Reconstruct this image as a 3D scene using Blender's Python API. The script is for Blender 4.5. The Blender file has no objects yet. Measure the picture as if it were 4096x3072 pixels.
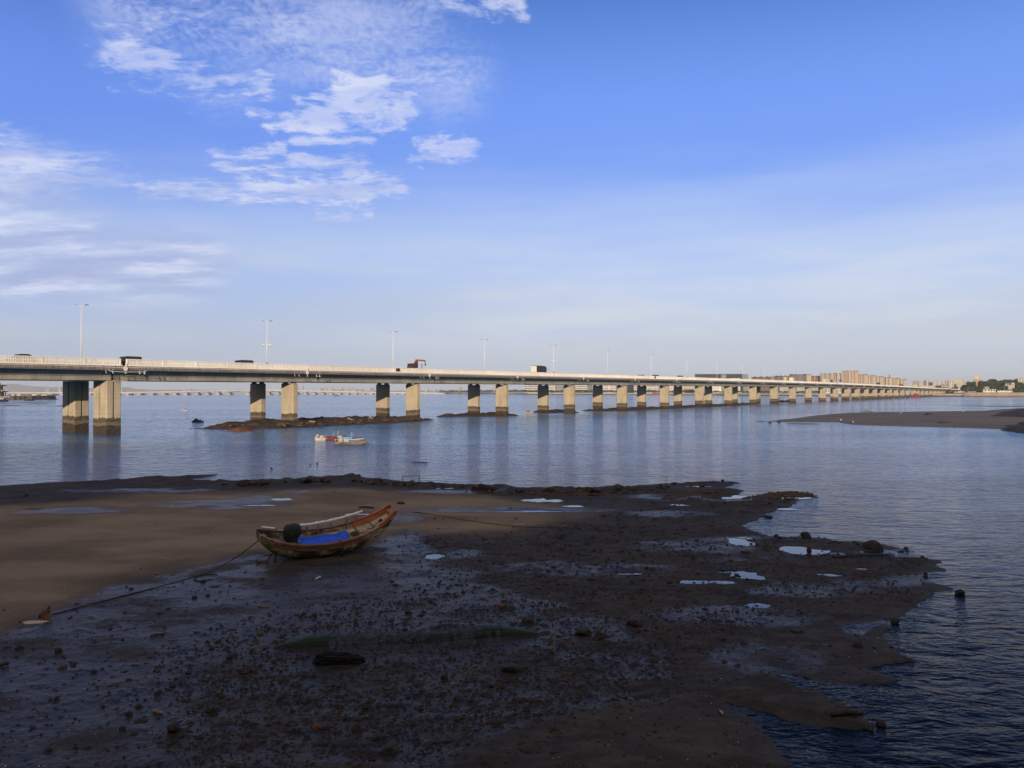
import bpy, math, random
import numpy as np
from mathutils import Vector, Matrix, noise as mnoise
R = math.radians
rng = random.Random(7)
sc = bpy.context.scene
COL = sc.collection
F, CX, CY = 3195.0, 2048.0, 1536.0
CAM_H = 8.4
PITCH = math.atan(28.0 / F)
SUN_EL, SUN_AZ = R(9.0), R(186.0)      # azimuth clockwise from +Y

# ------------------------------------------------------------------ helpers
def ray(px, py):
    x, y = (px - CX) / F, (CY - py) / F
    c, s = math.cos(PITCH), math.sin(PITCH)
    d = (x, c - y * s, s + y * c)
    return d[0] / d[1], d[2] / d[1]      # X and Z per unit of Y

def at(px, py, Y):
    a, b = ray(px, py)
    return Vector((a * Y, Y, CAM_H + b * Y))

def gnd(px, py, z=0.0):
    a, b = ray(px, py)
    Y = (z - CAM_H) / b
    return Vector((a * Y, Y, z))

def tag(o, label=None, cat=None, group=None, kind=None):
    if label: o['label'] = label
    if cat: o['category'] = cat
    if group: o['group'] = group
    if kind: o['kind'] = kind
    return o

def empty(name, loc=(0, 0, 0), rz=0.0):
    o = bpy.data.objects.new(name, None)
    o.location = loc
    o.rotation_euler = (0, 0, rz)
    o.empty_display_size = 0.3
    COL.objects.link(o)
    return o

def copy_tree(o, parent=None):
    c = o.copy()
    COL.objects.link(c)
    c.parent = parent
    for ch in list(o.children):
        copy_tree(ch, c)
    return c

class MB:
    def __init__(self):
        self.v, self.f, self.mi = [], [], []
    def add(self, vs, fs, mi=0):
        n = len(self.v)
        self.v.extend(tuple(p) for p in vs)
        self.f.extend(tuple(i + n for i in f) for f in fs)
        self.mi.extend([mi] * len(fs))
        return self
    def box(self, c, s, M=None, mi=0, taper=1.0):
        hx, hy, hz = s[0] / 2, s[1] / 2, s[2] / 2
        vs = [Vector((sx * hx * (taper if sz > 0 else 1), sy * hy * (taper if sz > 0 else 1), sz * hz))
              for sz in (-1, 1) for sy in (-1, 1) for sx in (-1, 1)]
        if M is not None:
            vs = [M @ p for p in vs]
        vs = [p + Vector(c) for p in vs]
        return self.add(vs, [(0, 2, 3, 1), (4, 5, 7, 6), (0, 1, 5, 4), (2, 6, 7, 3), (0, 4, 6, 2), (1, 3, 7, 5)], mi)
    def bar(self, a, b, w, h=None, mi=0):
        a, b = Vector(a), Vector(b)
        h = h or w
        d = (b - a)
        L = d.length
        q = d.to_track_quat('X', 'Z').to_matrix()
        return self.box((a + b) / 2, (L, w, h), q, mi)
    def tube(self, pts, r, n=6, mi=0, cap=True):
        pts = [Vector(p) for p in pts]
        rr = r if isinstance(r, (list, tuple)) else [r] * len(pts)
        vs, fs = [], []
        for i, p in enumerate(pts):
            d = (pts[min(i + 1, len(pts) - 1)] - pts[max(i - 1, 0)]).normalized()
            a = d.orthogonal().normalized() if abs(d.z) > 0.95 else d.cross(Vector((0, 0, 1))).normalized()
            b = d.cross(a).normalized()
            for k in range(n):
                t = 2 * math.pi * k / n
                vs.append(p + (a * math.cos(t) + b * math.sin(t)) * rr[i])
        for i in range(len(pts) - 1):
            for k in range(n):
                k2 = (k + 1) % n
                fs.append((i * n + k, i * n + k2, (i + 1) * n + k2, (i + 1) * n + k))
        if cap:
            fs.append(tuple(range(n))[::-1])
            fs.append(tuple((len(pts) - 1) * n + k for k in range(n)))
        return self.add(vs, fs, mi)
    def loft(self, secs, closed=True, caps=True, mi=0):
        n = len(secs[0])
        vs = [Vector(p) for s in secs for p in s]
        fs = []
        for i in range(len(secs) - 1):
            for k in range(n if closed else n - 1):
                k2 = (k + 1) % n
                fs.append((i * n + k, i * n + k2, (i + 1) * n + k2, (i + 1) * n + k))
        if caps and closed:
            fs.append(tuple(range(n))[::-1])
            fs.append(tuple((len(secs) - 1) * n + k for k in range(n)))
        return self.add(vs, fs, mi)
    def blob(self, c, s, seed=0, sub=2, amp=0.25, freq=1.2, mi=0, M=None):
        vs, fs = ico(sub)
        out = []
        for p in vs:
            k = 1 + amp * mnoise.fractal(p * freq + Vector((seed * 7.3, seed * 3.1, seed)), 0.8, 2.0, 3)
            q = Vector((p.x * s[0] * k, p.y * s[1] * k, p.z * s[2] * k))
            if M is not None: q = M @ q
            out.append(q + Vector(c))
        return self.add(out, fs, mi)
    def build(self, name, mats, parent=None, smooth=False, loc=None, rz=None):
        me = bpy.data.meshes.new(name)
        me.from_pydata(self.v, [], self.f)
        if not isinstance(mats, (list, tuple)): mats = [mats]
        for m in mats: me.materials.append(m)
        if len(mats) > 1: me.polygons.foreach_set('material_index', self.mi)
        if smooth: me.polygons.foreach_set('use_smooth', [True] * len(me.polygons))
        me.update()
        o = bpy.data.objects.new(name, me)
        COL.objects.link(o)
        if parent is not None: o.parent = parent
        if loc is not None: o.location = loc
        if rz is not None: o.rotation_euler = (0, 0, rz)
        return o

_ico = {}
def ico(sub):
    if sub not in _ico:
        import bmesh
        bm = bmesh.new()
        bmesh.ops.create_icosphere(bm, subdivisions=sub, radius=1.0)
        bm.verts.ensure_lookup_table()
        _ico[sub] = ([v.co.copy() for v in bm.verts], [tuple(v.index for v in f.verts) for f in bm.faces])
        bm.free()
    return _ico[sub]

def np_mesh(name, co, faces, mats, smooth=True, kind=None, parent=None):
    me = bpy.data.meshes.new(name)
    nv, nf, k = len(co), len(faces), faces.shape[1]
    me.vertices.add(nv); me.vertices.foreach_set('co', np.asarray(co, np.float32).ravel())
    me.loops.add(nf * k); me.loops.foreach_set('vertex_index', faces.astype(np.int32).ravel())
    me.polygons.add(nf)
    me.polygons.foreach_set('loop_start', np.arange(0, nf * k, k, dtype=np.int32))
    me.polygons.foreach_set('loop_total', np.full(nf, k, np.int32))
    me.polygons.foreach_set('use_smooth', np.full(nf, smooth))
    me.update(calc_edges=True); me.validate()
    for m in (mats if isinstance(mats, (list, tuple)) else [mats]): me.materials.append(m)
    o = bpy.data.objects.new(name, me)
    COL.objects.link(o)
    if kind: o['kind'] = kind
    if parent is not None: o.parent = parent
    return o

# numpy value noise
def _hash(ix, iy, seed):
    h = (ix.astype(np.int64) * 374761393 + iy.astype(np.int64) * 668265263 + seed * 1442695041) & 0xFFFFFFFF
    h = ((h ^ (h >> 13)) * 1274126177) & 0xFFFFFFFF
    return ((h ^ (h >> 16)) & 0xFFFFFF) / float(0xFFFFFF)
def vnoise(x, y, seed=0):
    ix, iy = np.floor(x), np.floor(y)
    fx, fy = x - ix, y - iy
    fx, fy = fx * fx * (3 - 2 * fx), fy * fy * (3 - 2 * fy)
    a, b = _hash(ix, iy, seed), _hash(ix + 1, iy, seed)
    c, d = _hash(ix, iy + 1, seed), _hash(ix + 1, iy + 1, seed)
    return (a * (1 - fx) + b * fx) * (1 - fy) + (c * (1 - fx) + d * fx) * fy
def fbm(x, y, seed=0, octs=4, gain=0.5):
    s, a, n = 0.0, 1.0, 0.0
    for o in range(octs):
        s = s + a * (vnoise(x * 2 ** o + 17.3 * o, y * 2 ** o - 9.1 * o, seed + o) - 0.5)
        n += a; a *= gain
    return s / n * 2
def poly_sd(x, y, poly):
    """signed distance, positive inside"""
    P = np.array([(p[0], p[1]) for p in poly])
    Q = np.roll(P, -1, axis=0)
    d2 = np.full(x.shape, 1e18); ins = np.zeros(x.shape, bool)
    for (ax, ay), (bx, by) in zip(P, Q):
        ex, ey = bx - ax, by - ay
        t = np.clip(((x - ax) * ex + (y - ay) * ey) / (ex * ex + ey * ey + 1e-12), 0, 1)
        d2 = np.minimum(d2, (x - ax - t * ex) ** 2 + (y - ay - t * ey) ** 2)
        c = (ay > y) != (by > y)
        ins ^= c & (x < (bx - ax) * (y - ay) / (by - ay + 1e-12) + ax)
    d = np.sqrt(d2)
    return np.where(ins, d, -d)
def sstep(a, b, x):
    t = np.clip((x - a) / (b - a), 0, 1)
    return t * t * (3 - 2 * t)

# ------------------------------------------------------------------ materials
class NT:
    def __init__(self, name):
        self.m = bpy.data.materials.new(name)
        self.m.use_nodes = True
        self.t = self.m.node_tree
        self.b = self.t.nodes['Principled BSDF']
        self.out = self.t.nodes['Material Output']
    def n(self, typ, **kw):
        nd = self.t.nodes.new(typ)
        for k, v in kw.items(): setattr(nd, k, v)
        return nd
    def put(self, sock, v):
        if hasattr(v, 'is_linked') or isinstance(v, bpy.types.NodeSocket): self.t.links.new(v, sock)
        else:
            if sock.type == 'RGBA' and len(v) == 3: v = (*v, 1)
            sock.default_value = v
    def math(self, op, a, b=None, c=None, clamp=False):
        nd = self.n('ShaderNodeMath', operation=op, use_clamp=clamp)
        self.put(nd.inputs[0], a)
        if b is not None: self.put(nd.inputs[1], b)
        if c is not None: self.put(nd.inputs[2], c)
        return nd.outputs[0]
    def map(self, x, a, b, c=0.0, d=1.0, smooth=True):
        nd = self.n('ShaderNodeMapRange', interpolation_type='SMOOTHSTEP' if smooth else 'LINEAR')
        for i, v in enumerate((x, a, b, c, d)): self.put(nd.inputs[i], v)
        return nd.outputs[0]
    def mix(self, f, a, b, mode='MIX'):
        nd = self.n('ShaderNodeMix', data_type='RGBA', blend_type=mode)
        self.put(nd.inputs[0], f); self.put(nd.inputs[6], a); self.put(nd.inputs[7], b)
        return nd.outputs[2]
    def coord(self, kind='Object', scale=(1, 1, 1), rot=(0, 0, 0), loc=(0, 0, 0)):
        if kind == 'Position': s = self.n('ShaderNodeNewGeometry').outputs['Position']
        else: s = self.n('ShaderNodeTexCoord').outputs[kind]
        mp = self.n('ShaderNodeMapping')
        self.t.links.new(s, mp.inputs['Vector'])
        mp.inputs['Scale'].default_value = scale
        mp.inputs['Rotation'].default_value = rot
        mp.inputs['Location'].default_value = loc
        return mp.outputs[0]
    def noise(self, vec, scale, detail=4, rough=0.55, dist=0.0, out='Fac'):
        nd = self.n('ShaderNodeTexNoise')
        self.t.links.new(vec, nd.inputs['Vector'])
        nd.inputs['Scale'].default_value = scale; nd.inputs['Detail'].default_value = detail
        nd.inputs['Roughness'].default_value = rough; nd.inputs['Distortion'].default_value = dist
        return nd.outputs[out]
    def bump(self, h, strength, dist, normal=None):
        nd = self.n('ShaderNodeBump')
        self.put(nd.inputs['Strength'], strength); nd.inputs['Distance'].default_value = dist
        self.t.links.new(h, nd.inputs['Height'])
        if normal is not None: self.t.links.new(normal, nd.inputs['Normal'])
        return nd.outputs[0]
    def xyz(self, vec):
        nd = self.n('ShaderNodeSeparateXYZ'); self.t.links.new(vec, nd.inputs[0]); return nd.outputs
    def set(self, **kw):
        for k, v in kw.items(): self.put(self.b.inputs[k.replace('_', ' ')], v)
        return self.m

def plain(name, c1, c2=None, scale=2.0, rough=0.7, bump=0.0, bscale=None, spec=0.3, metal=0.0, stretch=(1, 1, 1), detail=5, lo=0.35, hi=0.68):
    n = NT(name)
    c2 = c2 or tuple(x * 0.72 for x in c1)
    v = n.coord('Object', stretch)
    f = n.map(n.noise(v, scale, detail), lo, hi)
    n.set(Base_Color=n.mix(f, c2, c1), Roughness=rough, Metallic=metal)
    n.b.inputs['Specular IOR Level'].default_value = spec
    if bump: n.set(Normal=n.bump(n.noise(v, bscale or scale * 4, 4), bump, 0.05))
    return n.m

def windowed(name, wall, glass, cw, ch, fw=0.5, fh=0.5, wall2=None, band=None, off=(0.0, 0.0), gspec=0.5):
    """wall with rows of windows: the panes of a far facade are pattern in its material"""
    n = NT(name)
    o = n.xyz(n.coord('Object'))
    u = n.math('FRACT', n.math('ADD', n.math('DIVIDE', n.math('ADD', o[0], o[1]), cw), off[0] + 100))
    v = n.math('FRACT', n.math('ADD', n.math('DIVIDE', o[2], ch), off[1]))
    iu = n.math('LESS_THAN', n.math('ABSOLUTE', n.math('SUBTRACT', u, 0.5)), fw / 2)
    iv = n.math('LESS_THAN', n.math('ABSOLUTE', n.math('SUBTRACT', v, 0.5)), fh / 2)
    k = n.math('MULTIPLY', iu, iv)
    nz = n.xyz(n.n('ShaderNodeTexCoord').outputs['Normal'])
    k = n.math('MULTIPLY', k, n.math('LESS_THAN', n.math('ABSOLUTE', nz[2]), 0.5))
    w2 = wall2 or tuple(x * 0.75 for x in wall)
    dirt = n.map(n.noise(n.coord('Object', (1, 1, .4)), 0.22, 5), .35, .7)
    wc = n.mix(dirt, w2, wall)
    if band:      # alternate vertical bays of another colour
        ub = n.math('FRACT', n.math('ADD', n.math('DIVIDE', n.math('ADD', o[0], o[1]), band[1]), 100.3))
        wc = n.mix(n.math('LESS_THAN', ub, band[2]), wc, band[0])
    var = n.noise(n.coord('Object'), 0.9, 1)
    gc = n.mix(n.map(var, .35, .65), tuple(x * .6 for x in glass), tuple(x * 1.5 for x in glass))
    n.set(Base_Color=n.mix(k, wc, gc), Roughness=n.math('SUBTRACT', 0.8, n.math('MULTIPLY', k, 0.55)))
    n.b.inputs['Specular IOR Level'].default_value = gspec
    return n.m

M = {}
M['steel_white'] = plain('white_paint', (.74, .74, .72), (.58, .57, .54), 3, .4, spec=.4)
M['steel_grey'] = plain('grey_steel', (.30, .31, .32), (.2, .2, .2), 4, .45)
M['dark_metal'] = plain('dark_metal', (.04, .04, .045), (.025, .025, .028), 5, .5)
M['black_rubber'] = plain('black_rubber', (.016, .016, .017), (.01, .01, .01), 6, .75)
M['glass_dark'] = plain('dark_glass', (.018, .022, .028), (.012, .015, .02), 2, .08, spec=.6)
M['rust'] = plain('rusty_iron', (.20, .085, .04), (.09, .045, .03), 7, .85, bump=.4)
M['rope'] = plain('old_rope', (.055, .045, .035), (.03, .025, .02), 20, .95)
M['wood_dark'] = plain('wet_wood', (.05, .037, .028), (.022, .017, .014), 5, .7, bump=.5, stretch=(.3, 2, 2))
M['foam'] = plain('foam_white', (.6, .6, .57), (.42, .41, .38), 6, .8)
M['asphalt'] = plain('asphalt', (.055, .055, .056), (.04, .04, .04), 1.5, .9)

def concrete_deck():
    n = NT('bridge_concrete')
    v = n.coord('Object')
    big = n.map(n.noise(v, .22, 5), .32, .7)
    streak = n.map(n.noise(n.coord('Object', (1.6, 1.6, .10)), 1.3, 5, .6), .45, .72)
    c = n.mix(big, (.29, .27, .225), (.40, .375, .315))
    c = n.mix(n.math('MULTIPLY', streak, .5), c, (.17, .16, .145))
    n.set(Base_Color=c, Roughness=.85, Normal=n.bump(n.noise(v, 9, 5), .25, .03))
    n.b.inputs['Specular IOR Level'].default_value = .25
    return n.m
M['deck'] = concrete_deck()
def fascia_mat():
    n = NT('stained_fascia')
    streak = n.map(n.noise(n.coord('Object', (2.2, 2.2, .12)), 1.6, 6, .65), .36, .66)
    patch = n.map(n.noise(n.coord('Object'), .35, 4), .35, .65)
    c = n.mix(streak, (.30, .265, .235), (.13, .115, .105))
    c = n.mix(n.math('MULTIPLY', patch, .45), c, (.10, .09, .085))
    n.set(Base_Color=c, Roughness=.9)
    return n.m
M['fascia'] = fascia_mat()
def rail_mat():
    n = NT('balustrade_concrete')
    s = n.map(n.noise(n.coord('Object', (1, 1, .3)), 2.5, 5, .6), .42, .7)
    p = n.map(n.noise(n.coord('Object'), .08, 3), .35, .65)
    c = n.mix(p, (.78, .74, .69), (.88, .84, .78))
    n.set(Base_Color=n.mix(n.math('MULTIPLY', s, .35), c, (.42, .38, .33)), Roughness=.75)
    return n.m
M['rail'] = rail_mat()
def pier_mat():
    n = NT('pier_concrete')
    p = n.coord('Position')
    z = n.xyz(p)[2]
    wob = n.math('MULTIPLY', n.math('SUBTRACT', n.noise(n.coord('Position', (1, 1, .35)), 1.4, 5, .65), .5), 1.1)
    per = n.math('MULTIPLY', n.math('SUBTRACT', n.noise(n.coord('Position', (1, 1, 0)), .045, 1), .5), 2.2)
    zz = n.math('ADD', n.math('ADD', z, wob), per)
    big = n.map(n.noise(n.coord('Position', (1, 1, .5)), .5, 5), .3, .7)
    streak = n.map(n.noise(n.coord('Position', (1.8, 1.8, .07)), 1.2, 5, .65), .5, .75)
    c = n.mix(big, (.35, .305, .225), (.45, .395, .30))
    c = n.mix(n.math('MULTIPLY', streak, .45), c, (.22, .185, .14))
    seam = n.math('LESS_THAN', n.math('ABSOLUTE', n.math('SUBTRACT', n.math('FRACT', n.math('DIVIDE', n.math('ADD', z, .55), 3.0)), .5)), .012)
    c = n.mix(n.math('MULTIPLY', seam, .45), c, (.15, .12, .09))
    brown = n.mix(n.map(n.noise(n.coord('Position', (1, 1, 2)), 1.6, 5), .35, .68), (.058, .047, .036), (.125, .098, .070))
    tan = n.mix(n.map(n.noise(p, 2.2, 5), .35, .68), (.135, .112, .08), (.20, .165, .118))
    low = n.mix(n.map(n.noise(p, 2.6, 5), .35, .65), (.03, .026, .022), (.072, .056, .044))
    c = n.mix(n.map(zz, 3.3, 3.0), c, brown)
    c = n.mix(n.math('MULTIPLY', n.map(zz, 2.35, 2.2), .8), c, tan)
    c = n.mix(n.map(zz, 1.75, 1.55), c, low)
    n.set(Base_Color=c, Roughness=.86, Normal=n.bump(n.noise(p, 7, 5), .3, .04))
    n.b.inputs['Specular IOR Level'].default_value = .2
    return n.m
M['pier'] = pier_mat()
# sky tuning: radiances are those of the sky itself before SKY_STRENGTH
SKY_STRENGTH = .10
SKY_SAT, SKY_HUE = 1.0, .5
SKY_TINT = (.85, 1.12, 1.9)
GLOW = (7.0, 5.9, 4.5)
VEIL_TOP = (1.88, 3.62, 9.55)
VEIL_MID = (4.9, 6.35, 9.5)
VEIL_LOW = (5.9, 6.5, 7.4)
CLOUD_LIGHT, CLOUD_SHADE, CLOUD_GREY = (7.6, 8.0, 9.7), (5.2, 6.0, 9.2), (3.6, 4.3, 6.9)
EXPOSURE = 0.0
HAZE_COL, HAZE_D = (.80, .89, 1.0, 1), .75e-4
# ------------------------------------------------------------------ camera, sun, sky
cam = bpy.data.cameras.new('camera')
cam.sensor_width = 36.0; cam.sensor_fit = 'HORIZONTAL'
cam.lens = 36.0 * F / 4096.0
cam.clip_start = .1; cam.clip_end = 40000
co = bpy.data.objects.new('camera', cam); COL.objects.link(co)
co.location = (0, 0, CAM_H); co.rotation_euler = (math.pi / 2 + PITCH, 0, 0)
sc.camera = co

sl = bpy.data.lights.new('sun', 'SUN')
sl.energy = 5.0; sl.angle = R(.53); sl.color = (1.0, .80, .59)
so = bpy.data.objects.new('sun', sl); COL.objects.link(so)
sdir = Vector((math.sin(SUN_AZ) * math.cos(SUN_EL), math.cos(SUN_AZ) * math.cos(SUN_EL), math.sin(SUN_EL)))
so.rotation_euler = sdir.to_track_quat('Z', 'Y').to_euler()
so.location = sdir * 300

w = bpy.data.worlds.new('World'); sc.world = w; w.use_nodes = True
class WT(NT):
    def __init__(self):
        self.t = w.node_tree
W = WT()
bg = w.node_tree.nodes['Background']
sky = W.n('ShaderNodeTexSky', sky_type='NISHITA', sun_disc=False, sun_elevation=SUN_EL, sun_rotation=SUN_AZ,
          altitude=0, air_density=1.0, dust_density=1.2, ozone_density=3.5)
dirv = W.n('ShaderNodeTexCoord').outputs['Generated']
dx, dy, dz = W.xyz(dirv)
el = W.math('MULTIPLY', W.math('ARCSINE', dz), 57.29578)
az = W.math('MULTIPLY', W.math('ARCTAN2', dx, dy), 57.29578)
# the sky: Nishita, its blue deepened, with milky air towards the horizon
hs = W.n('ShaderNodeHueSaturation')
W.t.links.new(sky.outputs[0], hs.inputs['Color'])
hs.inputs['Saturation'].default_value = SKY_SAT; hs.inputs['Value'].default_value = 1.0; hs.inputs['Hue'].default_value = SKY_HUE
sk = W.mix(1.0, hs.outputs[0], SKY_TINT, 'MULTIPLY')
veiln = W.noise(W.coord('Generated', (1, 1, 9), (0, .12, 0)), 2.6, 5, .55)
elw = W.math('ADD', el, W.math('MULTIPLY', W.math('SUBTRACT', veiln, .5), 7.0))
sk = W.mix(W.map(el, 30, 17, 0.0, .95), sk, VEIL_TOP)
sk = W.mix(W.map(elw, 18.5, 8, 0.0, .95), sk, VEIL_MID)
sk = W.mix(W.map(elw, 9.0, 2.0, 0.0, .95), sk, VEIL_LOW)
v2 = W.noise(W.coord('Generated', (1, 1, 7), (.05, .16, .3)), 2.1, 6, .6)
v2m = W.math('MULTIPLY', W.map(el, 1.5, 5.0), W.map(el, 13.0, 7.0))
sk = W.mix(W.math('MULTIPLY', W.math('MULTIPLY', v2m, W.map(v2, .40, .66)), .68), sk, (7.1, 7.6, 8.4))
sk = W.mix(1.0, sk, W.mix(W.map(az, 12, -36), (1, 1, 1), (.80, .84, .92)), 'MULTIPLY')
# the half of the sky round the low sun, behind us, is milky and warm
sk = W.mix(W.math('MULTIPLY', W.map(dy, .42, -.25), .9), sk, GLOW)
# clouds, placed by azimuth and elevation, textured on a flat cloud layer
zc = W.math('ADD', W.math('MAXIMUM', dz, .0), .13)
cv = W.n('ShaderNodeCombineXYZ')
W.put(cv.inputs[0], W.math('DIVIDE', dx, zc)); W.put(cv.inputs[1], W.math('DIVIDE', dy, zc))
def cmap(scale=(1, 1, 1), rot=0.0):
    mp = W.n('ShaderNodeMapping'); W.t.links.new(cv.outputs[0], mp.inputs[0])
    mp.inputs['Scale'].default_value = scale; mp.inputs['Rotation'].default_value = (0, 0, rot)
    return mp.outputs[0]
def azel(px, py):
    a, b = ray(px, py)
    return math.degrees(math.atan2(a, 1)), math.degrees(math.atan2(b, math.hypot(a, 1)))
def blob_mask(x0, y0, x1, y1, wid, soft=1.0):
    """soft capsule between two points of the sky (photo pixels / 2212 wide -> azimuth, elevation), wid in degrees"""
    k = 4096 / 2212
    a, b = azel(x0 * k, y0 * k), azel(x1 * k, y1 * k)
    ex, ey = b[0] - a[0], b[1] - a[1]
    L2 = ex * ex + ey * ey + 1e-6
    px, py = W.math('SUBTRACT', az, a[0]), W.math('SUBTRACT', el, a[1])
    t = W.math('DIVIDE', W.math('ADD', W.math('MULTIPLY', px, ex), W.math('MULTIPLY', py, ey)), L2, clamp=True)
    qx = W.math('SUBTRACT', px, W.math('MULTIPLY', t, ex)); qy = W.math('SUBTRACT', py, W.math('MULTIPLY', t, ey))
    d = W.math('SQRT', W.math('ADD', W.math('MULTIPLY', qx, qx), W.math('MULTIPLY', qy, qy)))
    return W.map(d, wid, 0.0, 0.0, soft)
def union(ms):
    o = ms[0]
    for m_ in ms[1:]: o = W.math('MAXIMUM', o, m_)
    return o
warp = W.noise(cmap(), 3.0, 4, .6, out='Color')
wv = W.n('ShaderNodeVectorMath', operation='MULTIPLY_ADD')
W.t.links.new(warp, wv.inputs[0]); wv.inputs[1].default_value = (.16, .16, 0)
W.t.links.new(cv.outputs[0], wv.inputs[2])
def wmap(scale, rot=0.0):
    mp = W.n('ShaderNodeMapping'); W.t.links.new(wv.outputs[0], mp.inputs[0])
    mp.inputs['Scale'].default_value = scale; mp.inputs['Rotation'].default_value = (0, 0, rot)
    return mp.outputs[0]
puff = W.noise(wmap((1, 1.1, 1)), 8.0, 10, .66)
grain = W.noise(wmap((1.25, .9, 1), .5), 46, 4, .6)
wisp = W.noise(wmap((.6, 1.7, 1), -.22), 5.0, 10, .68)
fine = W.noise(wmap((1, 1.2, 1)), 21, 8, .66)
def dens(mask, tex, lo, hi, gain):
    k_ = W.map(W.math('ADD', W.math('MULTIPLY', mask, .6), W.math('MULTIPLY', W.math('SUBTRACT', tex, .5), 2.7)), lo, hi)
    return W.math('MULTIPLY', W.math('MULTIPLY', k_, W.map(mask, .03, .35)), gain)
def mult(mask, tex, lo, hi, gain):
    return W.math('MULTIPLY', W.math('MULTIPLY', mask, W.map(tex, lo, hi)), gain)
mA = union([blob_mask(380, -10, 640, 40, 6.5, 1.0), blob_mask(330, 10, 700, 60, 6.0), blob_mask(690, 40, 960, 150, 5.0), blob_mask(560, -30, 900, 60, 4.5, .9), blob_mask(400, 40, 480, 150, 4.0, .7)])
mA2 = union([blob_mask(700, 60, 960, 150, 4.5), blob_mask(340, 40, 640, 20, 3.0, .8)])
mB = union([blob_mask(265, 112, 420, 160, 3.6), blob_mask(400, 165, 560, 180, 2.6, .85)])
mC = union([blob_mask(690, 250, 850, 225, 3.3, 1.2), blob_mask(745, 190, 810, 205, 2.9, 1.15), blob_mask(590, 264, 720, 258, 1.8, 1.0), blob_mask(545, 243, 620, 246, 1.0, .8)])
mD = union([blob_mask(915, 328, 1000, 314, 2.0, 1.1), blob_mask(965, 300, 1015, 318, 1.8, 1.0)])
mE = union([blob_mask(310, 405, 560, 422, 1.5, .95), blob_mask(470, 345, 560, 395, 1.5, .85), blob_mask(540, 395, 780, 420, 2.3, 1.1), blob_mask(760, 385, 860, 402, 1.6, .95),
            blob_mask(640, 345, 780, 345, 1.5, .8), blob_mask(640, 302, 800, 300, 1.1, .8), blob_mask(500, 345, 610, 322, 1.1, .75), blob_mask(690, 470, 800, 468, .9, .75)])
mF = union([blob_mask(-40, 330, 120, 380, 3.4, 1.0), blob_mask(-60, 430, 40, 400, 3.6, 1.05), blob_mask(120, 360, 260, 378, 2.0, .75)])
mG = union([blob_mask(-60, 500, 160, 530, 4.2, 1.0), blob_mask(150, 570, 420, 560, 3.6, .95), blob_mask(-40, 605, 190, 600, 1.8, 1.2), blob_mask(200, 600, 420, 600, 2.2, .8)])
mG2 = union([blob_mask(-40, 605, 190, 600, 1.3, 1.1), blob_mask(-40, 480, 120, 470, 2.0, .8), blob_mask(230, 560, 400, 556, 1.6, .8)])
mH = union([blob_mask(940, 0, 1120, 15, 1.8, .95), blob_mask(1050, -10, 1130, 25, 1.6, .9)])
gw = W.math('ADD', W.math('MULTIPLY', grain, .30), W.math('MULTIPLY', wisp, .70))
pf = W.math('ADD', W.math('MULTIPLY', puff, .55), W.math('MULTIPLY', fine, .45))
wf = W.math('ADD', W.math('MULTIPLY', wisp, .6), W.math('MULTIPLY', fine, .4))
d = union([mult(mA, gw, .36, .64, .74), dens(mA2, gw, .30, .80, .55), dens(mB, wf, .26, .72, .75), dens(mC, pf, .27, .74, .86), dens(mD, pf, .30, .76, .8), dens(mE, wf, .26, .72, .80),
           dens(mF, wf, .10, .85, .78), mult(mG, wf, .25, .54, .85), dens(mG2, pf, .20, .75, .85), dens(mH, pf, .28, .75, .7)])
tone = W.map(W.noise(wmap((.7, 1.6, 1)), 3.0, 5, .6), .38, .66)
ccol = W.mix(tone, CLOUD_SHADE, CLOUD_LIGHT)
low = W.map(el, 17, 9)      # the low bank at the left is greyer
ccol = W.mix(W.math('MULTIPLY', low, W.math('MULTIPLY', W.math('SUBTRACT', 1.0, tone), .75)), ccol, CLOUD_GREY)
sk = W.mix(d, sk, ccol)
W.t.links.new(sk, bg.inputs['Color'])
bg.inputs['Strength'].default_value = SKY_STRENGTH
w.cycles.sampling_method = 'MANUAL'; w.cycles.sample_map_resolution = 512

sc.view_settings.view_transform = 'Standard'; sc.view_settings.look = 'None'
sc.view_settings.exposure = EXPOSURE; sc.view_settings.gamma = 1.0; sc.view_settings.use_curve_mapping = False
sc.render.engine = 'CYCLES'
sc.cycles.use_denoising = True
sc.cycles.max_bounces = 6; sc.cycles.diffuse_bounces = 3; sc.cycles.glossy_bounces = 3; sc.cycles.transparent_max_bounces = 8; sc.cycles.volume_bounces = 0
sc.cycles.caustics_reflective = False; sc.cycles.caustics_refractive = False
sc.cycles.sample_clamp_indirect = 4.0
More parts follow.
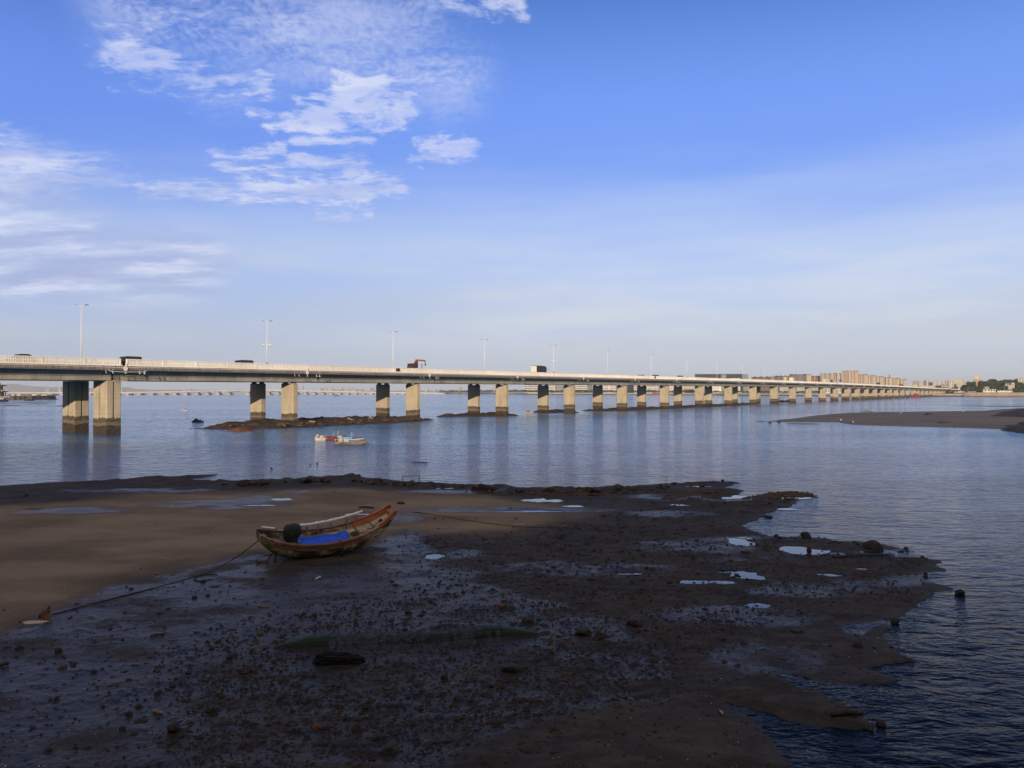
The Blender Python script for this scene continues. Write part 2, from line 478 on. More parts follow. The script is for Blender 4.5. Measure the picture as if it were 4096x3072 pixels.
# ------------------------------------------------------------------ water
def water_mat():
    n = NT('estuary_water')
    p = n.coord('Position')
    y = n.xyz(p)[1]
    slick = n.map(n.noise(n.coord('Position', (.35, 1, 1)), .018, 4, .6, .6), .40, .62)       # calmer and rougher patches of the estuary
    chop = n.mix(slick, (.55, .55, .55), (1, 1, 1))
    def waves(scale, rot, st, det, dist=.6):
        return n.noise(n.coord('Position', (st, 1, 1), (0, 0, rot)), scale, det, .55, dist)
    w1 = waves(.9, R(24), .48, 3)
    w2 = waves(2.1, R(-36), .5, 4)
    w3 = waves(4.4, R(24), .5, 3)
    h = n.math('ADD', n.math('MULTIPLY', w1, 1.0), n.math('ADD', n.math('MULTIPLY', w2, .55), n.math('MULTIPLY', w3, .17)))
    st = n.math('ADD', .55, n.math('MULTIPLY', slick, .45))
    nrm = n.bump(h, st, WATER_BUMP)
    # the small chop tilts the surface everywhere, however far away
    c1 = n.noise(n.coord('Position', (.45, 1, 1), (0, 0, R(8))), 1.1, 3, .6, .3, 'Color')
    c2 = n.noise(n.coord('Position', (.6, 1, 1), (0, 0, R(-25))), 4.2, 2, .5, 0, 'Color')
    va = n.n('ShaderNodeVectorMath', operation='ADD'); n.t.links.new(c1, va.inputs[0]); n.t.links.new(c2, va.inputs[1])
    vb = n.n('ShaderNodeVectorMath', operation='SUBTRACT'); n.t.links.new(va.outputs[0], vb.inputs[0]); vb.inputs[1].default_value = (1.0, 1.0, 1.0)
    amp = n.math('MULTIPLY', n.map(y, 20, 200, .30, 1.0), n.math('MULTIPLY', n.math('ADD', .45, n.math('MULTIPLY', slick, .55)), CHOP))
    vs_ = n.n('ShaderNodeVectorMath', operation='SCALE'); n.t.links.new(vb.outputs[0], vs_.inputs[0]); n.put(vs_.inputs['Scale'], amp)
    vm = n.n('ShaderNodeVectorMath', operation='MULTIPLY'); n.t.links.new(vs_.outputs[0], vm.inputs[0]); vm.inputs[1].default_value = (.7, 1, 0)
    lean = n.n('ShaderNodeCombineXYZ'); n.put(lean.inputs[1], n.map(y, 25, 110, 0.0, LEAN))      # the wind waves run at us, their faces lean this way
    vl = n.n('ShaderNodeVectorMath', operation='ADD'); n.t.links.new(vm.outputs[0], vl.inputs[0]); n.t.links.new(lean.outputs[0], vl.inputs[1]); vm = vl
    vc = n.n('ShaderNodeVectorMath', operation='ADD'); n.t.links.new(nrm, vc.inputs[0]); n.t.links.new(vm.outputs[0], vc.inputs[1])
    vn = n.n('ShaderNodeVectorMath', operation='NORMALIZE'); n.t.links.new(vc.outputs[0], vn.inputs[0])
    nrm = vn.outputs[0]
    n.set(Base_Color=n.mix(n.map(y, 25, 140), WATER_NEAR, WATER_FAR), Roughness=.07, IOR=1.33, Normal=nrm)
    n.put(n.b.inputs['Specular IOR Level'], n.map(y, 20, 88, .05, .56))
    return n.m
WATER_BUMP = .22
CHOP = .9
LEAN = -.028
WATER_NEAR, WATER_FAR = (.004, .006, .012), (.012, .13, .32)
mb = MB()
mb.add([(-14900, -60, 0), (14900, -60, 0), (14900, 16900, 0), (-14900, 16900, 0)], [(0, 1, 2, 3)])
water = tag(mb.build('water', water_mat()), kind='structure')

# ------------------------------------------------------------------ mudflat in front
K2 = 4096 / 2212.0
def G2(x, y, z=0.0): return gnd(x * K2, y * K2, z)          # pixel of the 2212 wide view
def Z4(x, y): return gnd(2000 + x / 1.58, 1800 + y / 1.58)
def Z2(x, y): return gnd(2400 + x / 1.3042, 2000 + y / 1.3042)
shore = [G2(-260, 1062), G2(-60, 1053), G2(0, 1050), G2(100, 1043), G2(200, 1040), G2(300, 1034), G2(400, 1029), G2(465, 1025), G2(440, 1030), G2(395, 1036), G2(440, 1040),
         G2(520, 1041), G2(560, 1042), G2(640, 1036), G2(665, 1033), G2(700, 1033), G2(745, 1030), G2(775, 1030), G2(800, 1036), G2(870, 1041), G2(950, 1046), G2(1050, 1051), G2(1110, 1056)]
shore += [Z4(*q) for q in [(120, 245), (430, 243), (520, 252), (650, 243), (770, 243), (900, 227), (1050, 216), (1200, 208), (1330, 200), (1400, 200), (1460, 203), (1512, 207), (1480, 216), (1440, 226),
                           (1400, 238), (1470, 244), (1528, 254), (1490, 275), (1440, 300), (1395, 332), (1480, 325), (1600, 297), (1700, 275), (1790, 268), (1860, 263), (1920, 272), (2010, 300), (1950, 306), (1900, 311),
                           (1845, 350), (1780, 376), (1700, 408), (1650, 431), (1555, 466), (1548, 500), (1600, 512), (1650, 530), (1700, 543), (1800, 546), (1900, 548), (2062, 556), (2090, 574), (2160, 580)]]
shore += [Z2(*q) for q in [(1270, 217), (1380, 220), (1480, 232), (1570, 250), (1632, 266), (1545, 290), (1680, 297), (1792, 308), (1790, 342), (1815, 390), (1760, 402), (1690, 412), (1740, 430), (1850, 464), (1760, 482),
                           (1690, 520), (1620, 572), (1560, 642), (1500, 690), (1490, 730), (1530, 772), (1570, 815), (1642, 842), (1560, 842), (1460, 852), (1360, 882), (1420, 892), (1545, 942), (1450, 957), (1200, 953), (1000, 932),
                           (890, 903), (960, 947), (1040, 987), (1150, 1002), (1240, 1050), (1290, 1090), (1390, 1125), (1442, 1192), (1250, 1192), (1060, 1172), (950, 1132), (860, 1102), (700, 1067), (575, 1030), (700, 1097), (790, 1147),
                           (840, 1202), (900, 1262), (960, 1332), (985, 1400), (1010, 1500)]]
shore += [Vector((4.0, 9.0, 0)), Vector((-26, 9.0, 0)), Vector((-95, 60, 0))]

NU, NV = 820, 640
ys = 11.0 * (112.0 / 11.0) ** (np.linspace(0, 1, NV) ** 1.0)
# rows get denser away from the camera as the ground foreshortens
inv = np.linspace(1 / 11.0, 1 / 112.0, NV)
ys = .45 * ys + .55 / inv
us = np.linspace(-.80, .72, NU)
U, Yg = np.meshgrid(us, ys)
Xg = U * Yg
wx = Xg + .18 * fbm(Xg * .9, Yg * .9, 3, 3) + .12 * fbm(Xg * 4, Yg * 4, 5, 2)
wy = Yg + (.30 * fbm(Xg * .9, Yg * .7, 9, 3) + .18 * fbm(Xg * 3.5, Yg * 3.5, 11, 2)) * np.clip(Yg / 45, .35, 1.6)
sd = poly_sd(wx, wy, [(p.x, p.y) for p in shore])
H = np.where(sd > 0, .014 + .11 * (1 - np.exp(-sd / 3.2)), np.clip(sd * .12, -.6, 0))

def ell(px, py, rx, ry, pw=1.0, view=2212):
    """soft ellipse mask on the ground from a pixel ellipse (1 in the middle, 0 at the rim)"""
    k = 4096 / view
    c = gnd(px * k, py * k, .1)
    a = rx * k / F * c.y
    b = ry * k * c.y ** 2 / (F * (CAM_H - .1))
    return np.clip(1 - ((wx - c.x) / a) ** 2 - ((wy - c.y) / b) ** 2, 0, 1) ** pw
def reg(pts, soft):
    q = [G2(*p, .1) for p in pts]
    return sstep(-soft, soft, poly_sd(wx, wy, [(p.x, p.y) for p in q]) + .8 * soft * fbm(Xg * .35, Yg * .25, 21, 3))

sand = reg([(-160, 1105), (60, 1090), (330, 1068), (430, 1062), (560, 1064), (640, 1055), (800, 1058), (980, 1068), (1180, 1085), (1250, 1100), (1240, 1120), (1130, 1150), (1000, 1160), (860, 1150), (800, 1190), (640, 1200),
            (560, 1190), (450, 1213), (250, 1258), (120, 1312), (-160, 1420)], 2.2)
wetpoly = reg([(-160, 1425), (120, 1318), (250, 1264), (450, 1218), (560, 1194), (640, 1216), (800, 1203), (850, 1152), (900, 1140), (960, 1180), (1000, 1240), (1150, 1285), (1330, 1330), (1480, 1420), (1380, 1540), (1050, 1620), (900, 1700), (-160, 1700)], 1.0)
wet = np.maximum(wetpoly * .80, 0)
for e in [(470, 1090, 170, 13), (150, 1103, 150, 9), (560, 1078, 70, 9), (870, 1118, 60, 16), (1100, 1101, 270, 7), (1000, 1062, 160, 6), (860, 1170, 70, 18), (300, 1060, 200, 6), (930, 1240, 130, 30),
          (1580, 1330, 240, 26), (1250, 1230, 260, 22), (1750, 1275, 180, 22), (1000, 1195, 60, 12), (1500, 1180, 160, 20), (1450, 1110, 120, 9), (1650, 1420, 140, 40), (1330, 1500, 140, 30), (1500, 1075, 180, 9), (640, 1063, 50, 5)]:
    wet = np.maximum(wet, ell(*e, .5) * .9)
rough = np.clip(reg([(830, 1110), (1250, 1120), (1500, 1085), (1700, 1080), (1650, 1130), (1760, 1160), (2000, 1200), (1960, 1300), (1700, 1320), (1500, 1420), (1400, 1500), (900, 1640), (300, 1640), (420, 1400), (700, 1300), (980, 1260), (860, 1180)], 1.5), 0, 1)
ridge = np.exp(-((sd - 1.6) / 1.5) ** 2) * (Yg > 58) * sstep(-62, -20, Xg) * sstep(24, 12, Xg)
# channels and ripple bars at the right, raised mud between them
bars = sstep(1.0, 9.0, Xg - 4) * sstep(62, 45, Yg)
WV = np.sin(Yg * 1.15 - Xg * .30 + 2.2 * fbm(Xg * .15, Yg * .15, 51, 3))
H = H + np.where(sd > 0, 1, 0) * (.06 * fbm(Xg * .25, Yg * .22, 31, 4) + .035 * fbm(Xg * .9, Yg * .9, 37, 3))
H = H + np.clip(sd, 0, 1) * bars * .05 * WV
clod = np.clip(fbm(Xg * 2.6, Yg * 2.6, 41, 4), 0, 1) ** 1.3
fine = fbm(Xg * 9, Yg * 9, 43, 3)
H = H + np.clip(sd * 2, 0, 1) * (rough * (.105 * clod + .02 * fine) + (1 - rough) * wet * (.05 * clod + .014 * fine) + (1 - rough) * (1 - wet) * .006 * fine)
H = H + ridge * (.22 + .30 * np.clip(fbm(Xg * .8, Yg * .8, 61, 4) + .1, 0, 1))
mound = reg([(1010, 1630), (1200, 1545), (1330, 1525), (1480, 1535), (1600, 1560), (1700, 1720), (980, 1720)], .5)
H = H + mound * (.10 + .05 * fbm(Xg * 1.6, Yg * 1.6, 71, 4))
mound2 = reg([(1530, 1490), (1640, 1445), (1780, 1480), (1880, 1560), (1700, 1540)], .4)
H = H + np.where(sd > 0, 1, 0) * mound2 * (.12 + .04 * fbm(Xg * 1.6, Yg * 1.6, 73, 4))
# pools
pools = [(1174, 1079, 44, 3.4), (1237, 1091, 26, 2.6), (940, 1199, 24, 5), (1603, 1169, 26, 9), (1725, 1184, 36, 8), (1612, 1239, 38, 14), (1632, 1301, 26, 8), (1500, 1049, 36, 1.6), (1560, 1073, 30, 2.6), (1470, 1089, 24, 1.8),
         (610, 1076, 26, 3), (1530, 1255, 70, 4), (1860, 1225, 26, 3), (1790, 1238, 24, 4), (1700, 1075, 30, 2.2), (1275, 1068, 28, 1.8), (1700, 1100, 12, 1.2), (800, 1109, 60, 1.6), (1150, 1103, 90, 1.4), (960, 1053, 26, 1.6),
         (790, 1638, 18, 5), (1360, 1236, 26, 3), (80, 1097, 24, 2), (560, 1090, 40, 1.6), (1560, 1230, 22, 3)]
pool = np.zeros_like(H)
pn = .55 * fbm(Xg * 1.5, Yg * 1.1, 101, 4)
lowered = np.zeros_like(H)
for e in pools:
    pool = np.maximum(pool, np.clip(ell(e[0], e[1], e[2] * 1.35, e[3] * 1.35) * 1.5 + 1.9 * pn - .66, 0, 1))
    lowered = np.maximum(lowered, ell(e[0], e[1], e[2] * 2.6 + 14, e[3] * 2.6 + 3))
H = np.where(sd > 0, np.minimum(H, H * (1 - .8 * lowered) + .012), H)
H = np.where(pool > 0, H * (1 - sstep(0, .35, pool)) - .03 * sstep(0, .35, pool), H)
wet = np.maximum(wet, .30 * (1 - sand))
wet = wet * (1 - .6 * sstep(.26, .6, clod * (.5 + .5 * np.maximum(rough, wetpoly))))
wet = wet * np.clip(.85 + .7 * fbm(Xg * .5, Yg * .8, 91, 4), 0, 1.1)
wet = np.maximum(wet, bars * sstep(.35, .95, -WV) * .75 * np.clip(.6 + fbm(Xg * .4, Yg * .4, 93, 3), 0, 1))
wet = np.clip(np.maximum(wet, sstep(.07, .035, H) * .35), 0, 1)
wet = np.clip(wet * (1 - .75 * mound) * (1 - .5 * mound2), 0, 1)
H = np.where(sd < -3, -.7, H)
co_ = np.stack([Xg, Yg, H], -1).reshape(-1, 3)
idx = np.arange(NU * NV).reshape(NV, NU)
fc = np.stack([idx[:-1, :-1], idx[:-1, 1:], idx[1:, 1:], idx[1:, :-1]], -1).reshape(-1, 4)
sdm = sd.reshape(-1)[fc].max(axis=1)
fc = fc[sdm > -2.5]
used = np.unique(fc); remap = np.zeros(NU * NV, np.int64); remap[used] = np.arange(len(used))

def mud_mat():
    n = NT('tidal_mud')
    at_ = n.n('ShaderNodeAttribute', attribute_name='cover')
    rgb = n.n('ShaderNodeSeparateColor'); n.t.links.new(at_.outputs['Color'], rgb.inputs[0])
    sandk, wetk, roughk = rgb.outputs[0], rgb.outputs[1], rgb.outputs[2]
    p = n.coord('Position')
    p2 = n.coord('Position', (.55, 1, 1), (0, 0, .15))
    big = n.map(n.noise(p2, .28, 5), .34, .66)
    med = n.noise(p2, 1.7, 6, .62)
    fin = n.noise(p, 9.0, 6, .68)
    grit = n.noise(p, 34.0, 3, .6)
    mud = n.mix(big, MUD_A, MUD_B)
    mud = n.mix(n.map(med, .42, .66), mud, MUD_C)
    rust = n.map(n.noise(n.coord('Position', (.6, 1, 1), (0, 0, 0), (31, 7, 0)), .55, 5, .6), .56, .70)
    mud = n.mix(n.math('MULTIPLY', rust, .55), mud, (.085, .05, .032))
    sd_ = n.mix(n.map(n.noise(p2, .22, 7, .62), .34, .66), SAND_A, SAND_B)
    sd_ = n.mix(n.math('MULTIPLY', n.map(n.noise(n.coord('Position', (.5, 1, 1), (0, 0, .1)), 14, 3, .6), .58, .72), .45), sd_, (.06, .046, .034))
    c = n.mix(sandk, mud, sd_)
    c = n.mix(n.math('MULTIPLY', n.map(fin, .50, .66), n.math('MULTIPLY', n.math('SUBTRACT', 1.0, n.math('MULTIPLY', sandk, .75)), n.math('ADD', .35, n.math('MULTIPLY', roughk, .3)))), c, (.022, .018, .015))
    shell = n.map(n.noise(p, 46, 1, .5), .765, .80)
    c = n.mix(n.math('MULTIPLY', shell, .6), c, (.34, .31, .27))
    c = n.mix(n.math('MULTIPLY', wetk, .75), c, n.mix(.75, c, (.010, .010, .012)))
    k = n.math('ADD', wetk, n.math('MULTIPLY', n.math('SUBTRACT', n.noise(p2, 5.5, 6, .7), .5), .75))
    k = n.math('SUBTRACT', k, n.math('MULTIPLY', n.map(fin, .52, .70), .45))
    ro = n.map(k, .10, .75, .85, .30)
    h = n.math('ADD', n.math('MULTIPLY', fin, .6), n.math('MULTIPLY', grit, .3))
    n.set(Base_Color=c, Roughness=ro, Normal=n.bump(h, n.math('ADD', .30, n.math('MULTIPLY', roughk, .4)), .05))
    n.put(n.b.inputs['Specular IOR Level'], n.map(k, .0, .7, .03, .05))
    return n.m
MUD_A, MUD_B, MUD_C = (.058, .050, .044), (.034, .031, .029), (.074, .062, .052)
SAND_A, SAND_B = (.245, .182, .118), (.145, .107, .070)
mudflat = np_mesh('mudflat', co_[used], remap[fc], mud_mat(), kind='structure')
ca = mudflat.data.color_attributes.new('cover', 'FLOAT_COLOR', 'POINT')
rgba = np.stack([sand * (1 - .8 * np.clip(wet - .3, 0, 1)), wet, rough, np.ones_like(H)], -1).reshape(-1, 4)[used]
ca.data.foreach_set('color', rgba.astype(np.float32).ravel())

# still water standing in the hollows
def still_mat():
    n = NT('still_water'); p = n.coord('Position')
    n.set(Base_Color=(.012, .013, .016), Roughness=.03, IOR=1.33, Normal=n.bump(n.noise(p, 3.0, 3), .04, .05)); return n.m
M['still'] = still_mat()
for e in pools:
    c = G2(e[0], e[1], .02); a = e[2] * K2 / F * c.y * 1.75; b = e[3] * K2 * c.y ** 2 / (F * CAM_H) * 1.75
    vs = [Vector((c.x, c.y, .022))] + [Vector((c.x + a * math.cos(t), c.y + b * math.sin(t), .022)) for t in np.linspace(0, 2 * math.pi, 25)[:-1]]
    tag(MB().add(vs, [(0, i, i % 24 + 1) for i in range(1, 25)]).build('puddle', M['still']), kind='structure')

# height of the mud under any point
def mud_z(x, y):
    u = x / y
    iu = min(max((u + .80) / 1.52 * (NU - 1), 0), NU - 1.001)
    iv = min(max(np.searchsorted(ys, y) - 1, 0), NV - 2)
    i0 = int(iu)
    return float(max(H[iv:iv + 2, i0:i0 + 2].mean(), 0.0))

# ------------------------------------------------------------------ the bank underfoot, and an unseen hill added behind it to shade the flat
hx = np.linspace(-420, 420, 120); hy_ = np.array([3.6, 2.2, 1.2, -1, -3, -5, -7, -9, -12, -15, -20, -30, -50, -90, -160.])
hz_ = np.array([-.6, 3.5, 6.75, 6.8, 6.8, 9, 13, 17, 20.5, 22.3, 22.8, 23.0, 22, 20, 18.])
HX, HY = np.meshgrid(hx, hy_)
HZ = np.repeat(hz_[:, None], len(hx), 1)
amp = np.clip((HZ - 6.9) / 12, 0, 1)
HZ = HZ + amp * (1.6 * fbm(HX * .03, HY * .03, 81, 3) + 1.2 * fbm(HX * .15, HY * .12, 83, 3))
i2 = np.arange(HX.size).reshape(HX.shape)
hf = np.stack([i2[:-1, :-1], i2[1:, :-1], i2[1:, 1:], i2[:-1, 1:]], -1).reshape(-1, 4)
M['hill_green'] = plain('hill_scrub', (.06, .075, .035), (.03, .045, .022), .35, .95, bump=.6)
np_mesh('hill', np.stack([HX, HY, HZ], -1).reshape(-1, 3), hf, M['hill_green'], kind='structure')  # invented ridge out of view, shaped to block low sun and sky light

# ------------------------------------------------------------------ rubble bars under the bridge, mudbank at the right
def bank(name, poly, height, mat, res=.9, rise=6.0, seed=5, lump=.5, lfreq=.5, lumpy_edge=.6):
    P = np.array([(p[0], p[1]) for p in poly])
    x0, y0 = P.min(0) - 4; x1, y1 = P.max(0) + 4
    nx, ny = int((x1 - x0) / res) + 2, int((y1 - y0) / res) + 2
    X, Y = np.meshgrid(np.linspace(x0, x1, nx), np.linspace(y0, y1, ny))
    wX = X + lumpy_edge * fbm(X * .3, Y * .3, seed, 3); wY = Y + lumpy_edge * 1.6 * fbm(X * .3, Y * .3, seed + 7, 3)
    s = poly_sd(wX, wY, poly)
    Hh = np.where(s > 0, height * (1 - np.exp(-s / rise)) + .04, np.clip(s * .2, -.8, 0))
    Hh = Hh + np.clip(s * .5, 0, 1) * lump * np.clip(fbm(X * lfreq, Y * lfreq, seed + 3, 4) + .12, -.1, 1)
    i = np.arange(nx * ny).reshape(ny, nx)
    f_ = np.stack([i[:-1, :-1], i[:-1, 1:], i[1:, 1:], i[1:, :-1]], -1).reshape(-1, 4)
    f_ = f_[s.reshape(-1)[f_].max(1) > -2 * res]
    u_ = np.unique(f_); rm = np.zeros(nx * ny, np.int64); rm[u_] = np.arange(len(u_))
    return np_mesh(name, np.stack([X, Y, Hh], -1).reshape(-1, 3)[u_], rm[f_], mat, kind='structure')
M['rubble'] = plain('rubble_mud', (.078, .053, .042), (.036, .026, .022), .7, .9, bump=.9, bscale=1.6)
M['redsoil'] = plain('red_soil', (.19, .075, .045), (.11, .052, .035), .8, .95, bump=.7, bscale=2)
M['bankmud'] = plain('bank_mud', (.125, .105, .085), (.085, .070, .058), .12, .85, bump=.3, bscale=.9, stretch=(.4, 1, 1))
M['darkrock'] = plain('dark_rubble', (.035, .033, .032), (.018, .018, .019), .6, .9, bump=.9, bscale=1.5)
def GP(*pts, z=0.0): return [tuple(gnd(*p, z)[:2]) for p in pts]
bar1 = GP((745, 1713), (850, 1716.5), (940, 1719), (1074, 1716), (1248, 1708), (1397, 1701), (1546, 1694), (1676, 1687.5), (1738, 1679.5)) + GP((1690, 1672), (1621, 1670), (1422, 1672), (1268, 1677), (1069, 1683), (900, 1692), (796, 1706), z=.55)
bank('rubble_bar', bar1, .95, M['rubble'], .55, 3.5, 5, .9, .45)
bar2 = GP((1742, 1667), (1800, 1667.5), (1983, 1666), (2060, 1664), (2078, 1662)) + GP((2030, 1656), (1983, 1654.5), (1870, 1656.5), (1780, 1660), z=.4)
bank('rubble_bar', bar2, .75, M['rubble'], .6, 3, 15, .9, .4)
bar3 = GP((2125, 1648.5), (2170, 1653), (2240, 1652), (2318, 1650.5)) + GP((2270, 1642), (2200, 1643), (2150, 1645), z=.3)
bank('rubble_bar', bar3, .6, M['rubble'], .7, 3, 25, .8, .4)
bar4 = GP((2326, 1643), (2400, 1645.5), (2470, 1644.5), (2540, 1643), (2640, 1637), (2780, 1631), (2900, 1626), (3006, 1619)) + GP((3010, 1612), (2900, 1617), (2780, 1622), (2640, 1627), (2540, 1632), (2440, 1636), z=.4)
bank('rubble_bar', bar4, .8, M['rubble'], .9, 4, 35, .9, .3)
rs = GP((900, 1717.5), (960, 1718.5), (1020, 1716.5), (1010, 1709), (940, 1708), z=.45)
bank('red_soil_heap', rs, .75, M['redsoil'], .35, 2, 45, .4, .9)
mbk = GP((3062, 1685.5), (3143, 1688.5), (3240, 1688.5), (3349, 1689), (3380, 1694), (3408, 1699), (3549, 1704), (3819, 1711), (4014, 1717), (4057, 1724), (4130, 1727), (4300, 1738)) + \
      GP((4300, 1628), (4096, 1632), (4014, 1637), (3927, 1643), (3787, 1645.5), (3700, 1647), (3603, 1648), (3395, 1651.5), (3273, 1661), (3192, 1672), (3120, 1680))
bank('mudbank', mbk, .45, M['bankmud'], 1.1, 12, 55, .16, .12)
dk1 = GP((3930, 1664), (3990, 1665), (4096, 1667), (4350, 1670), (4350, 1632), (4096, 1635), (4040, 1641), (3990, 1651), z=.5)
bank('rock_slope', dk1, 1.9, M['darkrock'], 1.1, 12, 65, 1.0, .22, 1.2)
dk2 = GP((4000, 1713), (4045, 1719), (4096, 1725), (4350, 1738), (4350, 1672), (4096, 1684), (4050, 1695), z=.45)
bank('rock_slope', dk2, 1.3, M['darkrock'], .9, 6, 75, 1.0, .25, 1.2)
for i_, q in enumerate([((3018, 1685), (3062, 1686.5), (3050, 1683.6)), ((3135, 1695), (3200, 1697), (3275, 1697), (3276, 1695.6), (3200, 1694.4)),
                       ((0, 1622), (60, 1622.5), (85, 1621.5), (40, 1619.8)), ((220, 1624.5), (262, 1626), (330, 1625), (330, 1619.5), (255, 1621)),
                       ((0, 1613.5), (120, 1612.5), (215, 1610), (120, 1611)), ((100, 1617.5), (170, 1616.5), (200, 1615.2), (150, 1615.6)), ((3800, 1624.5), (4096, 1627), (4096, 1625)), ((1640, 1851), (1710, 1850), (1716, 1848), (1650, 1849))]):
    bank('mud_spit', GP(*q), .22, M['bankmud'] if i_ < 7 else M['rubble'], .5, 1.5, 85 + i_, .1, .4, .2)
# ------------------------------------------------------------------ the road bridge
TH = R(34.134)
BD = Vector((math.sin(TH), math.cos(TH), 0))      # along the bridge, away from us
BM = Vector((-math.cos(TH), math.sin(TH), 0))     # across it, towards the far side
B0 = Vector((-79.09, 156.02, 0))
SPAN, ROWW = 45.0, 11.75
GS = [-400, -60, 0, 125, 379, 550, 704, 900, 1100, 1300, 1500, 1700, 1800]
GR = [5.2, 6.0, 6.14, 6.44, 7.0, 7.05, 6.85, 6.2, 5.5, 4.75, 4.1, 3.6, 3.3]
_gk = np.linspace(-400, 1800, 441); _gv = np.interp(_gk, GS, GR)
_gv = np.convolve(np.pad(_gv, 20, 'edge'), np.ones(41) / 41, 'valid')
def rail_top(s): return CAM_H + float(np.interp(s, _gk, _gv))
def BP(s, t, dz):         # dz is measured from the top of the railing
    p = B0 + BD * s + BM * t
    return Vector((p.x, p.y, rail_top(s) + dz))
S0, S1 = -75.0, 1690.0
T_NEAR, T_FAR = -5.9, ROWW + 5.9
ROAD = -1.30
bridge = tag(empty('road_bridge', B0), 'long concrete road bridge on paired grey piers with a pale balustrade', 'bridge')
def bpart(mb, name, mat, smooth=False, parent=bridge):
    o = mb.build(name, mat, parent, smooth)
    o.location = -Vector(B0)
    return o
def sweep(prof, s0, s1, step=15.0):
    k = max(2, int(round((s1 - s0) / step)) + 1)
    mb = MB()
    mb.loft([[BP(s, t, z) for t, z in prof] for s in np.linspace(s0, s1, k)])
    return mb
for t0 in (0.0, ROWW):
    bpart(sweep([(t0 - 2.85, -2.0), (t0 - 2.62, -4.08), (t0 + 2.62, -4.08), (t0 + 2.85, -2.0)], S0, S1), 'box_girder', M['deck'])
slab = sweep([(T_NEAR, -1.36), (T_NEAR, -2.02), (T_NEAR + .25, -2.10), (-2.9, -2.42), (-2.86, -1.99), (2.86, -1.99), (2.9, -2.42), (ROWW / 2, -2.1), (ROWW - 2.9, -2.42), (ROWW - 2.86, -1.99), (ROWW + 2.86, -1.99), (ROWW + 2.9, -2.42),
              (T_FAR - .25, -2.10), (T_FAR, -2.02), (T_FAR, -1.36)], S0, S1)
bpart(slab, 'deck_slab', M['fascia'])
for a, b in ((T_NEAR + .5, ROWW / 2 - .7), (ROWW / 2 + .7, T_FAR - .5)):
    bpart(sweep([(a, -1.355), (b, -1.355), (b, ROAD), (a, ROAD)], S0, S1), 'carriageway', M['asphalt'])
bpart(sweep([(ROWW / 2 - .68, -1.355), (ROWW / 2 + .68, -1.355), (ROWW / 2 + .6, -1.08), (ROWW / 2 - .6, -1.08)], S0, S1), 'median_kerb', M['fascia'])

# balustrades, one length per expansion unit
units = [(S0, -.55), (.55, 449.4), (450.5, 899.4), (900.5, 1349.4), (1350.5, S1)]
for side, T in ((-1, T_NEAR + .16), (1, T_FAR - .16)):
    for u0, u1 in units:
        mb = MB()
        k = max(2, int((u1 - u0) / 15) + 1)
        ss = np.linspace(u0, u1, k)
        for prof in ([(T - .14, -.15), (T + .14, -.15), (T + .14, 0), (T - .14, 0)], [(T - .16, -1.352), (T + .16, -1.352), (T + .16, -1.14), (T - .16, -1.14)], [(T - .05, -.66), (T + .05, -.66), (T + .05, -.56), (T - .05, -.56)]):
            mb.loft([[BP(s, t, z) for t, z in prof] for s in ss])
        step = .27 if (side < 0 and u0 < 440) else (.4 if side < 0 else .8)
        wd = step * .56
        ns = int((u1 - u0) / step)
        dirm = Matrix((( BD.x, BM.x, 0), (BD.y, BM.y, 0), (0, 0, 1)))
        for i in range(ns):
            s = u0 + (i + .5) * step
            p = BP(s, T, -.645)
            mb.box(p, (wd, .12, 1.0), dirm)
        for s in np.arange(u0 + .12, u1, 7.5):
            mb.box(BP(s, T, -.66), (.26, .26, 1.3), dirm)
        mb.box(BP(u1 - .12, T, -.64), (.24, .27, 1.34), dirm)
        bpart(mb, 'balustrade', M['rail'])
# crash beams between carriageways
for T in (ROWW / 2 - .35, ROWW / 2 + .35):
    bpart(sweep([(T - .06, -.72), (T + .06, -.72), (T + .06, -.45), (T - .06, -.45)], S0, S1, 30), 'guard_rail', M['steel_grey'])
# pipes along the fascia
mb = MB(); pts = []
for i, s in enumerate(np.arange(S0, 700, 3.0)):
    sag = -.06 * abs(math.sin(i * .32)) - (.12 * math.exp(-(s / 4.0) ** 2))
    pts.append(BP(s, T_NEAR - .09, -1.52 + sag))
mb.tube(pts, .055, 6); bpart(mb, 'conduit', M['steel_white'])
mb = MB(); mb.tube([BP(s, T_NEAR - .05, -2.13 - .03 * abs(math.sin(s * .13))) for s in np.arange(S0, 700, 5.0)], .05, 6); bpart(mb, 'conduit', M['steel_grey'])
mb = MB(); mb.tube([BP(-3.2, T_NEAR - .1, -2.15), BP(-2.6, T_NEAR - .1, -2.42), BP(0, T_NEAR - .1, -2.5), BP(3.4, T_NEAR - .1, -2.44), BP(4.6, T_NEAR - .1, -2.3)], .06, 6); bpart(mb, 'conduit', M['steel_white'])
for s, z in ((-4.2, 0), (-1.8, 0), (9.5, 0), (21.2, 0), (33.5, 0)):
    mb = MB(); mb.box(BP(s, T_NEAR - .05, -1.75), (.1, .1, .95), dirm); bpart(mb, 'downpipe', M['fascia'])
# cabinets hung on the rail and the dark box plates at the joints
for s, dz, sz in ((77.0, -.55, 1.25), (246, -.62, 1.3), (609, -.62, 1.3), (833, -.62, 1.3)):
    mb = MB(); mb.box(BP(s, T_NEAR - .10, dz), (sz, .22, .8), dirm).box(BP(s, T_NEAR - .22, dz + .05), (sz * .7, .03, .45), dirm)
    bpart(mb, 'meter_box', M['rust'] if s > 100 else M['dark_metal'])
